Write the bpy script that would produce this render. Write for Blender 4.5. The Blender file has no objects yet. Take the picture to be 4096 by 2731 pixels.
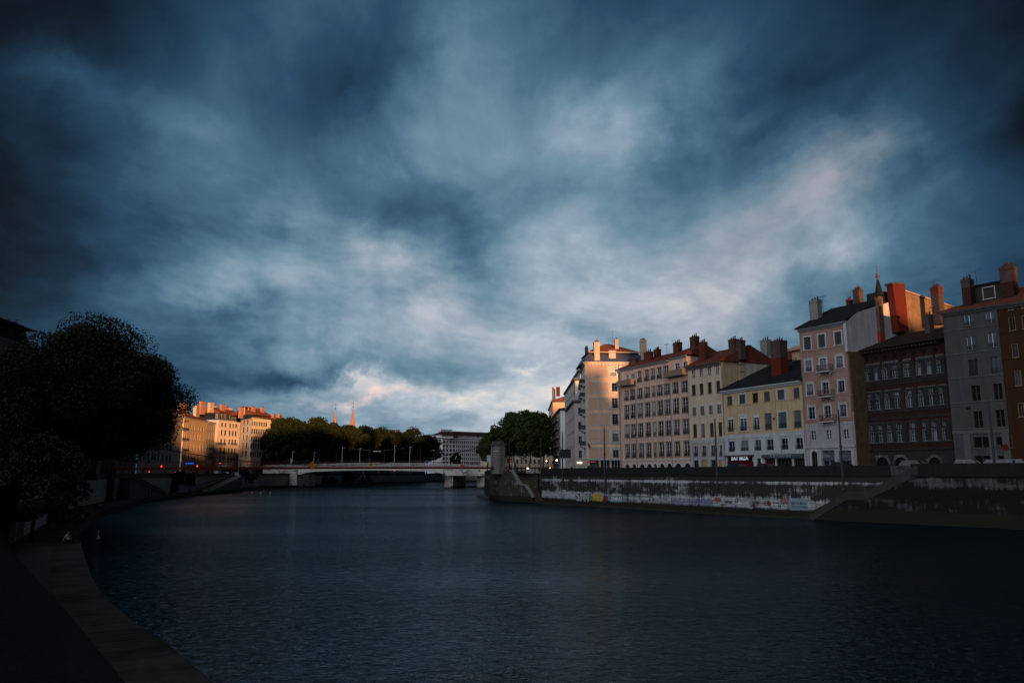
import bpy, bmesh, math, random
import numpy as np
from mathutils import Vector, Matrix
random.seed(7)
R = math.radians
scene = bpy.context.scene
COL = scene.collection

# ------------------------------------------------------------------ camera
F_PX, CX, CY = 28/36*4096, 2048.0, 1365.5
PITCH = R(9.4)
cam_d = bpy.data.cameras.new('camera'); cam = bpy.data.objects.new('camera', cam_d); COL.objects.link(cam)
cam_d.lens = 28; cam_d.sensor_width = 36; cam_d.clip_start = 0.2; cam_d.clip_end = 6000
cam.location = (0, 0, 0); cam.rotation_euler = (R(90)+PITCH, 0, 0)
scene.camera = cam
scene.view_settings.view_transform = 'Standard'; scene.view_settings.look = 'None'
scene.view_settings.exposure = 0.0; scene.view_settings.gamma = 1.0

WATER, PROM, LSTREET, RSTREET = -6.3, -5.4, -0.9, 0.05

def ray(px, py):
    a, b = (px-CX)/F_PX, (CY-py)/F_PX
    c, s = math.cos(PITCH), math.sin(PITCH)
    return Vector((a, c-b*s, s+b*c))
def ground(px, py, z):
    r = ray(px, py); t = z/r.z
    return Vector((r.x*t, r.y*t, z))
def atY(px, py, Y):
    r = ray(px, py); return r*(Y/r.y)
def base(px, Y, z=0.0):
    return Vector(((px-CX)/F_PX*math.cos(PITCH)*Y, Y, z))

# ------------------------------------------------------------------ sky
SUN_AZ, SUN_EL = 22.0, 2.6        # sun stands behind the viewer, to the right
world = bpy.data.worlds.new('World'); scene.world = world; world.use_nodes = True
nt = world.node_tree; nt.nodes.clear()
def N(tree, typ, **kw):
    n = tree.nodes.new(typ)
    for k, v in kw.items():
        if k == 'inp':
            for i, val in v.items():
                if hasattr(val, 'links') or isinstance(val, bpy.types.NodeSocket): tree.links.new(val, n.inputs[i])
                else: n.inputs[i].default_value = val
        else: setattr(n, k, v)
    return n
def M(tree, op, a, b=0.0, c=None, clamp=False):
    n = tree.nodes.new('ShaderNodeMath'); n.operation = op; n.use_clamp = clamp
    for i, v in enumerate((a, b, c)):
        if v is None: continue
        if isinstance(v, bpy.types.NodeSocket): tree.links.new(v, n.inputs[i])
        else: n.inputs[i].default_value = v
    return n.outputs[0]
def ramp(tree, fac, stops, interp='LINEAR'):
    n = tree.nodes.new('ShaderNodeValToRGB'); n.color_ramp.interpolation = interp
    e = n.color_ramp.elements
    while len(e) > 1: e.remove(e[-1])
    e[0].position = stops[0][0]; e[0].color = (*stops[0][1], 1)
    for p, c in stops[1:]:
        x = e.new(p); x.color = (*c, 1)
    tree.links.new(fac, n.inputs[0]); return n.outputs[0]
def build_world():
    L = nt.links
    tc = N(nt, 'ShaderNodeTexCoord'); d = tc.outputs['Generated']
    sep = N(nt, 'ShaderNodeSeparateXYZ', inp={0: d}); x, y, z = sep.outputs
    # cloud sheet coordinates (a flat layer high above)
    zz = M(nt, 'ADD', M(nt, 'MAXIMUM', z, 0.0), 0.16)
    cx_, cy_ = M(nt, 'DIVIDE', x, zz), M(nt, 'DIVIDE', y, zz)
    cv = N(nt, 'ShaderNodeCombineXYZ', inp={0: cx_, 1: cy_, 2: 0.0}).outputs[0]
    mp = N(nt, 'ShaderNodeMapping', inp={0: cv, 2: (0, 0, R(-14)), 3: (1.0, 0.62, 1)}).outputs[0]
    warp = N(nt, 'ShaderNodeTexNoise', inp={'Vector': mp, 'Scale': 0.9, 'Detail': 3.0}).outputs['Color']
    wv = N(nt, 'ShaderNodeVectorMath', operation='MULTIPLY_ADD', inp={0: warp, 1: (0.55, 0.55, 0), 2: mp}).outputs[0]
    n1 = N(nt, 'ShaderNodeTexNoise', inp={'Vector': wv, 'Scale': 1.15, 'Detail': 9.0, 'Roughness': 0.52}).outputs[0]
    n2 = N(nt, 'ShaderNodeTexNoise', inp={'Vector': wv, 'Scale': 4.3, 'Detail': 6.0, 'Roughness': 0.55}).outputs[0]
    # broad luminous regions between the cloud banks, given by direction
    ys = M(nt, 'MAXIMUM', y, 0.04)
    u, v = M(nt, 'DIVIDE', x, ys), M(nt, 'DIVIDE', z, ys)
    uv = N(nt, 'ShaderNodeCombineXYZ', inp={0: u, 1: v, 2: 0.0}).outputs[0]
    uvw = N(nt, 'ShaderNodeVectorMath', operation='MULTIPLY_ADD', inp={0: N(nt, 'ShaderNodeTexNoise', inp={'Vector': uv, 'Scale': 3.2, 'Detail': 7.0, 'Roughness': 0.62}).outputs['Color'], 1: (0.30, 0.22, 0), 2: (-0.15, -0.11, 0)}).outputs[0]
    uvd = N(nt, 'ShaderNodeVectorMath', operation='ADD', inp={0: uv, 1: uvw}).outputs[0]
    K = 4096/2352
    blobs = SKY_BLOBS
    acc = 0.15; pink = 0.0
    for (bx, by, rx, ry, rot, amp, *pk) in blobs:
        r = ray(bx*K, by*K); u0, v0 = r.x/r.y, r.z/r.y
        m = N(nt, 'ShaderNodeMapping', vector_type='TEXTURE', inp={0: uvd, 1: (u0, v0, 0), 2: (0, 0, R(rot)), 3: (rx*K/F_PX, ry*K/F_PX, 1)}).outputs[0]
        g = N(nt, 'ShaderNodeTexGradient', gradient_type='QUADRATIC_SPHERE', inp={0: m}).outputs['Fac']
        acc = M(nt, 'MULTIPLY_ADD', g, amp, acc)
        if pk: pink = M(nt, 'MULTIPLY_ADD', g, pk[0], pink)
    # relief of the cloud base: brighter on the side that faces the evening light
    sh = N(nt, 'ShaderNodeVectorMath', operation='ADD', inp={0: wv, 1: (.05, .12, 0)}).outputs[0]
    n1b = N(nt, 'ShaderNodeTexNoise', inp={'Vector': sh, 'Scale': 1.15, 'Detail': 9.0, 'Roughness': 0.52}).outputs[0]
    n2b = N(nt, 'ShaderNodeTexNoise', inp={'Vector': sh, 'Scale': 4.3, 'Detail': 6.0, 'Roughness': 0.55}).outputs[0]
    rel = M(nt, 'ADD', M(nt, 'MULTIPLY', M(nt, 'SUBTRACT', n1b, n1), 1.5), M(nt, 'MULTIPLY', M(nt, 'SUBTRACT', n2b, n2), .20))
    nn = M(nt, 'ADD', M(nt, 'MULTIPLY', M(nt, 'SUBTRACT', n1, 0.5), 0.52), M(nt, 'MULTIPLY', M(nt, 'SUBTRACT', n2, 0.5), 0.30))
    n3 = N(nt, 'ShaderNodeTexNoise', inp={'Vector': wv, 'Scale': 11.0, 'Detail': 5.0, 'Roughness': 0.6}).outputs[0]
    n3b = N(nt, 'ShaderNodeTexNoise', inp={'Vector': sh, 'Scale': 2.4, 'Detail': 8.0, 'Roughness': 0.58}).outputs[0]
    n3a = N(nt, 'ShaderNodeTexNoise', inp={'Vector': wv, 'Scale': 2.4, 'Detail': 8.0, 'Roughness': 0.58}).outputs[0]
    nn = M(nt, 'ADD', M(nt, 'ADD', nn, rel), M(nt, 'ADD', M(nt, 'MULTIPLY', M(nt, 'SUBTRACT', n3, 0.5), 0.16), M(nt, 'MULTIPLY', M(nt, 'SUBTRACT', n3b, n3a), 0.50)))
    lum = M(nt, 'ADD', acc, M(nt, 'MULTIPLY', nn, M(nt, 'ADD', M(nt, 'MULTIPLY', acc, 0.95), 0.12)))
    lum = M(nt, 'MULTIPLY', lum, N(nt, 'ShaderNodeMapRange', interpolation_type='SMOOTHSTEP', inp={'Value': z, 'From Min': 0.50, 'From Max': 0.85, 'To Min': 1.0, 'To Max': 0.55}).outputs[0])
    front = N(nt, 'ShaderNodeMapRange', interpolation_type='SMOOTHSTEP', inp={'Value': y, 'From Min': 0.05, 'From Max': 0.45}).outputs[0]
    lum = M(nt, 'ADD', M(nt, 'MULTIPLY', lum, front), M(nt, 'MULTIPLY', M(nt, 'SUBTRACT', 1.0, front), 0.15), clamp=True)
    def sr(*c): return tuple(((q/255+0.055)/1.055)**2.4 for q in c)
    col = ramp(nt, lum, [(0.0, sr(6, 11, 17)), (0.10, sr(14, 25, 37)), (0.18, sr(24, 46, 66)), (0.30, sr(43, 74, 101)), (0.42, sr(72, 107, 131)),
                         (0.55, sr(109, 140, 159)), (0.68, sr(145, 165, 182)), (0.82, sr(186, 196, 206)), (0.95, sr(226, 220, 214))])
    pk = N(nt, 'ShaderNodeMixRGB', blend_type='MULTIPLY', inp={0: M(nt, 'MINIMUM', pink, 1.0), 1: col, 2: (1.24, 0.97, 0.91, 1)}).outputs[0]
    # bright evening sky low behind the viewer, on the left bank's side
    az = R(SKY_REAR[0]); el = R(SKY_REAR[1]); dv = (math.sin(az)*math.cos(el), math.cos(az)*math.cos(el), math.sin(el))
    dt = N(nt, 'ShaderNodeVectorMath', operation='DOT_PRODUCT', inp={0: d, 1: dv}).outputs['Value']
    lobe = N(nt, 'ShaderNodeMapRange', interpolation_type='SMOOTHSTEP', inp={'Value': dt, 'From Min': SKY_REAR[2], 'From Max': 1.0}).outputs[0]
    lobe = M(nt, 'MULTIPLY', lobe, SKY_REAR[3])
    rear = N(nt, 'ShaderNodeVectorMath', operation='SCALE', inp={0: (0.93, 0.97, 1.05), 'Scale': lobe}).outputs[0]
    sky = N(nt, 'ShaderNodeTexSky', sky_type='NISHITA', sun_disc=False)
    sky.sun_elevation = R(SUN_EL); sky.sun_rotation = R(180-SUN_AZ); sky.air_density = 1.0; sky.dust_density = 2.0
    b1 = N(nt, 'ShaderNodeBackground', inp={0: sky.outputs[0], 1: 0.003})
    tot = N(nt, 'ShaderNodeVectorMath', operation='ADD', inp={0: pk, 1: rear}).outputs[0]
    b2 = N(nt, 'ShaderNodeBackground', inp={0: tot, 1: 1.0})
    ad = N(nt, 'ShaderNodeAddShader', inp={0: b1.outputs[0], 1: b2.outputs[0]})
    N(nt, 'ShaderNodeOutputWorld', inp={0: ad.outputs[0]})
SKY_REAR = (-142, 22, 0.70, 2.3)
SKY_BLOBS = [  # x, y, rx, ry (px of a 2352-wide picture), rotation, amount, (pinkness)
    (1250, 600, 2100, 1800, 0, .50), (1300, 900, 1700, 480, 0, .27),
    (1050, 120, 560, 420, 55, .18), (1430, 330, 300, 520, -25, .20), (1400, 280, 170, 220, 10, .16),
    (1860, 440, 620, 230, 38, .20, 1.1), (1730, 640, 520, 300, 20, .13, .15), (1980, 330, 320, 150, 25, .10, 1.0),
    (1650, 720, 560, 240, 0, .05, .2), (1880, 600, 260, 130, 15, .16),
    (600, 620, 620, 260, -15, .22), (850, 600, 300, 130, -28, .17, .2), (1000, 700, 260, 120, -20, .12, .3),
    (1170, 760, 360, 170, 0, .08), (1180, 832, 110, 26, 0, .22), (1000, 905, 480, 90, 0, .20), (868, 878, 150, 34, -3, .26, .3), (870, 908, 240, 32, 3, .20, 1.0),
    (200, 200, 330, 140, -25, .14), (430, 330, 380, 200, -30, .10), (1200, 960, 900, 120, 0, .12),
    (740, 850, 520, 75, 2, -.26), (560, 700, 420, 60, 3, -.12), (1060, 570, 420, 170, -15, -.20), (780, 180, 620, 300, 35, -.14), (1800, 200, 700, 240, 25, -.15),
    (-60, 480, 620, 900, 0, -.15), (2450, 300, 460, 900, 0, -.12), (1180, 460, 300, 120, 0, -.05), (1370, 740, 200, 60, -10, -.14),
    (60, 0, 800, 320, 0, -.12), (2380, 0, 700, 320, 0, -.08), (200, 610, 420, 110, 0, -.06), (2950, 900, 700, 1300, 0, -.16), (-600, 700, 700, 1400, 0, -.15),
]
build_world()
sd = bpy.data.lights.new('sun', 'SUN'); sd.energy = 8.0; sd.angle = R(0.5); sd.color = (1.0, 0.50, 0.22)
sun = bpy.data.objects.new('sun', sd); COL.objects.link(sun)
saz, sel = R(SUN_AZ), R(SUN_EL)
tosun = Vector((math.sin(saz)*math.cos(sel), -math.cos(saz)*math.cos(sel), math.sin(sel)))
sun.rotation_euler = tosun.to_track_quat('Z', 'Y').to_euler()

# ------------------------------------------------------------------ materials
MATS = {}
def mat(name, col=(.5, .5, .5), rough=.85, var=.18, scale=.6, streak=0.0, bump=0.0, metal=0.0, emit=None, spec=.06, dark=None, fine=0.0):
    if name in MATS: return MATS[name]
    m = bpy.data.materials.new(name); m.use_nodes = True; t = m.node_tree; p = t.nodes['Principled BSDF']
    p.inputs['Roughness'].default_value = rough; p.inputs['Metallic'].default_value = metal
    p.inputs['Specular IOR Level'].default_value = spec
    if emit:
        p.inputs['Emission Color'].default_value = (*emit[:3], 1); p.inputs['Emission Strength'].default_value = emit[3]
    if var > 0 or streak > 0:
        geo = N(t, 'ShaderNodeNewGeometry'); pos = geo.outputs['Position']
        n1 = N(t, 'ShaderNodeTexNoise', inp={'Vector': pos, 'Scale': scale, 'Detail': 6.0, 'Roughness': .6}).outputs[0]
        f = M(t, 'MULTIPLY_ADD', M(t, 'SUBTRACT', n1, .5), var*3.2, 1.0)
        if fine:
            n3 = N(t, 'ShaderNodeTexNoise', inp={'Vector': pos, 'Scale': 6.0, 'Detail': 4.0}).outputs[0]
            f = M(t, 'MULTIPLY', f, M(t, 'MULTIPLY_ADD', M(t, 'SUBTRACT', n3, .5), fine*3, 1.0))
        if streak:
            sm = N(t, 'ShaderNodeMapping', inp={0: pos, 3: (1.6, 1.6, .12)}).outputs[0]
            n2 = N(t, 'ShaderNodeTexNoise', inp={'Vector': sm, 'Scale': 1.3, 'Detail': 5.0}).outputs[0]
            f = M(t, 'MULTIPLY', f, M(t, 'MULTIPLY_ADD', M(t, 'SUBTRACT', n2, .5), streak*3, 1.0))
        f = M(t, 'MAXIMUM', f, .25)
        c = N(t, 'ShaderNodeVectorMath', operation='SCALE', inp={0: tuple(col), 'Scale': f}).outputs[0]
        t.links.new(c, p.inputs['Base Color'])
        if bump:
            nb = N(t, 'ShaderNodeTexNoise', inp={'Vector': pos, 'Scale': 3.0, 'Detail': 6.0}).outputs[0]
            b = N(t, 'ShaderNodeBump', inp={'Strength': bump, 'Distance': .05, 'Height': nb}).outputs[0]
            t.links.new(b, p.inputs['Normal'])
    else: p.inputs['Base Color'].default_value = (*col, 1)
    MATS[name] = m; return m

def tile_mat(name, col, s=3.0):
    if name in MATS: return MATS[name]
    m = mat(name, col, .9, .25, .5)
    t = m.node_tree; p = t.nodes['Principled BSDF']
    geo = N(t, 'ShaderNodeNewGeometry')
    w = N(t, 'ShaderNodeTexWave', bands_direction='DIAGONAL', inp={'Vector': geo.outputs['Position'], 'Scale': s, 'Distortion': 1.0})
    b = N(t, 'ShaderNodeBump', inp={'Strength': .7, 'Distance': .1, 'Height': w.outputs['Fac']}).outputs[0]
    t.links.new(b, p.inputs['Normal']); return m

def block_mat(name, col, mortar, bw=1.1, bh=.45, dirt=(.02, .02, .018), dirt_amt=.5, bands=None, bevel=.6, var=.5, green=0):
    """coursed stone, laid out in the mesh's own metre-wide uv; dirt grows in ragged courses"""
    if name in MATS: return MATS[name]
    m = bpy.data.materials.new(name); m.use_nodes = True; t = m.node_tree; p = t.nodes['Principled BSDF']
    p.inputs['Roughness'].default_value = .9; p.inputs['Specular IOR Level'].default_value = .04
    uv = N(t, 'ShaderNodeUVMap').outputs[0]
    br = N(t, 'ShaderNodeTexBrick', inp={'Vector': uv, 'Color1': (*col, 1), 'Color2': (*[c*(1-var*.45) for c in col], 1), 'Mortar': (*mortar, 1),
           'Scale': 1.0, 'Mortar Size': .022, 'Brick Width': bw, 'Row Height': bh, 'Bias': -.2})
    n0 = N(t, 'ShaderNodeTexNoise', inp={'Vector': uv, 'Scale': 2.2, 'Detail': 7.0, 'Roughness': .65}).outputs[0]
    c = N(t, 'ShaderNodeVectorMath', operation='SCALE', inp={0: br.outputs[0], 'Scale': M(t, 'MULTIPLY_ADD', M(t, 'SUBTRACT', n0, .5), 1.3, 1.0)}).outputs[0]
    # ragged dirt: big patches x vertical streaks x per-stone steps
    mp = N(t, 'ShaderNodeMapping', inp={0: uv, 3: (.16, .30, 1)}).outputs[0]
    big = N(t, 'ShaderNodeTexNoise', inp={'Vector': mp, 'Scale': 1.0, 'Detail': 5.0, 'Roughness': .6}).outputs[0]
    ms = N(t, 'ShaderNodeMapping', inp={0: uv, 3: (2.2, .28, 1)}).outputs[0]
    st = N(t, 'ShaderNodeTexNoise', inp={'Vector': ms, 'Scale': 1.0, 'Detail': 5.0, 'Roughness': .7}).outputs[0]
    cell = N(t, 'ShaderNodeTexBrick', inp={'Vector': uv, 'Color1': (0, 0, 0, 1), 'Color2': (1, 1, 1, 1), 'Mortar': (.5, .5, .5, 1), 'Scale': 1.0, 'Mortar Size': .0, 'Brick Width': bw, 'Row Height': bh}).outputs[0]
    cs = N(t, 'ShaderNodeSeparateXYZ', inp={0: cell}).outputs[0]
    f = M(t, 'ADD', M(t, 'MULTIPLY', big, .8), M(t, 'ADD', M(t, 'MULTIPLY', st, .75), M(t, 'MULTIPLY', cs, .10)))
    f = M(t, 'ADD', f, dirt_amt - 1.21)
    if bands:
        vs = N(t, 'ShaderNodeSeparateXYZ', inp={0: uv}).outputs[1]
        b = ramp(t, M(t, 'DIVIDE', vs, 8.0), [(q/8.0, (w, w, w)) for q, w in bands])
        f = M(t, 'ADD', f, M(t, 'SUBTRACT', N(t, 'ShaderNodeSeparateXYZ', inp={0: b}).outputs[0], .5))
    f = N(t, 'ShaderNodeMapRange', inp={'Value': f, 'From Min': -.06, 'From Max': .10}).outputs[0]
    c = N(t, 'ShaderNodeMixRGB', inp={0: f, 1: c, 2: (*dirt, 1)}).outputs[0]
    if green:
        vs = N(t, 'ShaderNodeSeparateXYZ', inp={0: uv}).outputs[1]
        g = N(t, 'ShaderNodeMapRange', inp={'Value': M(t, 'ADD', vs, M(t, 'MULTIPLY', n0, -.9)), 'From Min': green, 'From Max': green-.35}).outputs[0]
        c = N(t, 'ShaderNodeMixRGB', inp={0: g, 1: c, 2: (.016, .015, .012, 1)}).outputs[0]
    t.links.new(c, p.inputs['Base Color'])
    bp = N(t, 'ShaderNodeBump', inp={'Strength': bevel, 'Distance': .05, 'Height': M(t, 'MULTIPLY_ADD', n0, .35, M(t, 'SUBTRACT', 1.0, br.outputs[1]))}).outputs[0]
    t.links.new(bp, p.inputs['Normal'])
    MATS[name] = m; return m

def glass_mat(name, col, rough=.07, spec=.5):
    if name in MATS: return MATS[name]
    m = mat(name, col, rough, 0, spec=spec); p = m.node_tree.nodes['Principled BSDF']; t = m.node_tree
    geo = N(t, 'ShaderNodeNewGeometry')
    nb = N(t, 'ShaderNodeTexNoise', inp={'Vector': geo.outputs['Position'], 'Scale': .9, 'Detail': 2.0}).outputs[0]
    t.links.new(N(t, 'ShaderNodeBump', inp={'Strength': .25, 'Distance': .05, 'Height': nb}).outputs[0], p.inputs['Normal'])
    return m

# ------------------------------------------------------------------ object helpers
def tag(o, label=None, cat=None, group=None, kind=None):
    if label: o['label'] = label
    if cat: o['category'] = cat
    if group: o['group'] = group
    if kind: o['kind'] = kind
    return o
def empty(name, loc=(0, 0, 0), rz=0):
    o = bpy.data.objects.new(name, None); COL.objects.link(o); o.location = loc; o.rotation_euler = (0, 0, rz); o.empty_display_size = .3
    return o
def link(name, me, parent=None, loc=(0, 0, 0), rz=0):
    o = bpy.data.objects.new(name, me); COL.objects.link(o); o.location = loc; o.rotation_euler = (0, 0, rz)
    if parent is not None: o.parent = parent
    return o
def copy_tree(o, parent=None):
    c = o.copy(); COL.objects.link(c); c.parent = parent
    for ch in list(o.children): copy_tree(ch, c)
    return c

class MB:
    """collects polygons (with metre uv) into one mesh"""
    def __init__(s): s.v = []; s.f = []; s.m = []; s.uv = []
    def poly(s, pts, m=0, uv=None, flip=False):
        i = len(s.v); s.v += [tuple(p) for p in pts]
        idx = list(range(i, i+len(pts)))
        if uv is None: uv = [(p[0]+p[1], p[2]) for p in pts]
        if flip: idx.reverse(); uv = list(uv)[::-1]
        s.f.append(idx); s.m.append(m); s.uv.append(list(uv))
    def box(s, x0, x1, y0, y1, z0, z1, m=0):
        s.obox(Vector((x0, y0, z0)), Vector((1, 0, 0)), Vector((0, 1, 0)), x1-x0, y1-y0, z1-z0, m)
    def obox(s, o, dx, dy, a, b, c, m=0, up=Vector((0, 0, 1))):
        o = Vector(o); X = Vector(dx)*a; Y = Vector(dy)*b; Z = Vector(up)*c
        p = [o, o+X, o+X+Y, o+Y, o+Z, o+X+Z, o+X+Y+Z, o+Y+Z]
        for q, uvs in (((3, 2, 1, 0), ((0, b), (a, b), (a, 0), (0, 0))), ((4, 5, 6, 7), ((0, 0), (a, 0), (a, b), (0, b))), ((0, 1, 5, 4), ((0, 0), (a, 0), (a, c), (0, c))),
                       ((1, 2, 6, 5), ((a, 0), (a+b, 0), (a+b, c), (a, c))), ((2, 3, 7, 6), ((0, 0), (a, 0), (a, c), (0, c))), ((3, 0, 4, 7), ((0, 0), (b, 0), (b, c), (0, c)))):
            s.poly([p[k] for k in q], m, uvs)
    def prism(s, pts, off, m=0, uvs=None, uvo=(0, 0)):
        """polygon pts (3D, one plane) pushed by vector off"""
        pts = [Vector(p) for p in pts]; off = Vector(off); n = len(pts)
        if uvs is None: uvs = [((p-pts[0]).xy.length + uvo[0], p.z+uvo[1]) for p in pts]
        s.poly(pts, m, uvs); s.poly([p+off for p in pts], m, uvs, flip=True)
        L = off.length
        for i in range(n):
            a, b = pts[i], pts[(i+1) % n]; w = (b-a).length
            s.poly([b, a, a+off, b+off], m, [(w, 0), (0, 0), (0, L), (w, L)])
    def bar(s, a, b, r=.03, m=0, n=4, r2=None):
        a = Vector(a); b = Vector(b); d = (b-a); L = d.length
        if L < 1e-6: return
        d /= L; t = Vector((0, 0, 1)) if abs(d.z) < .9 else Vector((1, 0, 0))
        u = d.cross(t).normalized(); w = d.cross(u).normalized(); r2 = r if r2 is None else r2
        A = [a+(u*math.cos(k*2*math.pi/n+.785)+w*math.sin(k*2*math.pi/n+.785))*r for k in range(n)]
        B = [b+(u*math.cos(k*2*math.pi/n+.785)+w*math.sin(k*2*math.pi/n+.785))*r2 for k in range(n)]
        for k in range(n): s.poly([A[k], A[(k+1) % n], B[(k+1) % n], B[k]], m, [(0, 0), (r, 0), (r, L), (0, L)], flip=True)
        s.poly(A, m); s.poly(B, m, flip=True)
    def ring(s, prof, c=(0, 0, 0), n=12, m=0, cap=True):
        """lathe: prof = [(r, z)]"""
        c = Vector(c); rows = [[c+Vector((r*math.cos(2*math.pi*k/n), r*math.sin(2*math.pi*k/n), z)) for k in range(n)] for r, z in prof]
        for a, b in zip(rows, rows[1:]):
            for k in range(n): s.poly([a[k], a[(k+1) % n], b[(k+1) % n], b[k]], m)
        if cap: s.poly(rows[0], m, flip=True); s.poly(rows[-1], m)
    def mesh(s, name, mats, origin=None, smooth=False, merge=False):
        me = bpy.data.meshes.new(name)
        v = s.v if origin is None else [(p[0]-origin[0], p[1]-origin[1], p[2]-origin[2]) for p in s.v]
        me.from_pydata(v, [], s.f)
        if not isinstance(mats, (list, tuple)): mats = [mats]
        for q in mats: me.materials.append(q)
        me.polygons.foreach_set('material_index', s.m)
        uvl = me.uv_layers.new(name='UVMap'); flat = [c for f in s.uv for p in f for c in p]
        uvl.data.foreach_set('uv', flat)
        if merge:
            bm = bmesh.new(); bm.from_mesh(me); bmesh.ops.remove_doubles(bm, verts=bm.verts, dist=.0005); bm.to_mesh(me); bm.free()
        if smooth: me.polygons.foreach_set('use_smooth', [True]*len(me.polygons))
        me.update(); return me
    def build(s, name, mats, parent=None, origin=None, loc=(0, 0, 0), rz=0, smooth=False, merge=False):
        return link(name, s.mesh(name, mats, origin, smooth, merge), parent, loc, rz)

class Frame:
    """vertical facade plane from P0 (left) to P1 (right); outward = towards the viewer"""
    def __init__(s, P0, P1):
        s.P0 = Vector((P0[0], P0[1], 0)); s.P1 = Vector((P1[0], P1[1], 0)); s.d = (s.P1-s.P0); s.L = s.d.length; s.d.normalize()
        s.n = Vector((-s.d.y, s.d.x, 0)); s.ang = math.atan2(s.d.y, s.d.x)
    def uz(s, px, py, off=0.0):
        r = ray(px, py); P = s.P0+s.n*off
        # t*r.xy = P + u*d
        det = r.x*(-s.d.y)+s.d.x*r.y
        t = (P.x*(-s.d.y)+s.d.x*P.y)/det
        u = ((r.x*t-P.x)*s.d.x+(r.y*t-P.y)*s.d.y)
        return u, r.z*t
    def pt(s, u, z, off=0.0): return s.P0+s.d*u+s.n*off+Vector((0, 0, z))
    def side(s):   # plane through P1 going inwards
        return Frame(s.P1, s.P1+s.n*10)

# ------------------------------------------------------------------ shared colours
WHITE = mat('white_frame', (.42, .45, .49), .6, .05)
GREYF = mat('grey_frame', (.20, .23, .26), .6, .05)
BROWNF = mat('brown_frame', (.07, .045, .035), .6, .05)
STONE = mat('trim_stone', (.34, .33, .33), .85, .15, 1.0, .1)
STONE_D = mat('dark_trim_stone', (.075, .073, .072), .9, .2, 1.0, .2)
BRSTONE = mat('brown_surround', (.17, .125, .09), .85, .15)
IRON = mat('iron', (.02, .022, .026), .5, 0)
DARK = mat('dark_interior', (.006, .006, .007), .9, 0)
GLASS = glass_mat('pane_glass', (.012, .016, .02))
GLASS_C = glass_mat('pane_with_curtain', (.11, .125, .14), .25, .4)
GLASS_B = glass_mat('pane_reflecting', (.03, .05, .07), .1, .9)
SHUT = mat('slatted_shutter', (.055, .06, .07), .7, .1)
SHUT_B = mat('blue_grey_shutter', (.08, .11, .14), .7, .1)
BLIND = mat('blind', (.38, .4, .43), .7, .05)
TILE = tile_mat('red_tiles', (.13, .040, .028))
TILE_L = tile_mat('warm_tiles', (.20, .062, .036))
SLATE = tile_mat('dark_slates', (.018, .019, .022))
MANS = mat('blue_slate', (.045, .05, .085), .5, .1)
BRICK = mat('chimney_brick', (.075, .025, .018), .9, .3, 1.5, .2, fine=.2)
BRICK_D = mat('sooty_brick', (.06, .04, .035), .9, .4, 1.2, .3, fine=.2)
BRICK_R = mat('red_render', (.085, .016, .011), .9, .12, 1.0, .1)
PLAST_T = mat('tan_render', (.33, .22, .14), .9, .25, .6, .25, fine=.15)
LIME = mat('chimney_limestone', (.42, .30, .21), .9, .3, 1.0, .2, fine=.2)
GUTTER = mat('zinc', (.14, .15, .17), .5, .1)

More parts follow.
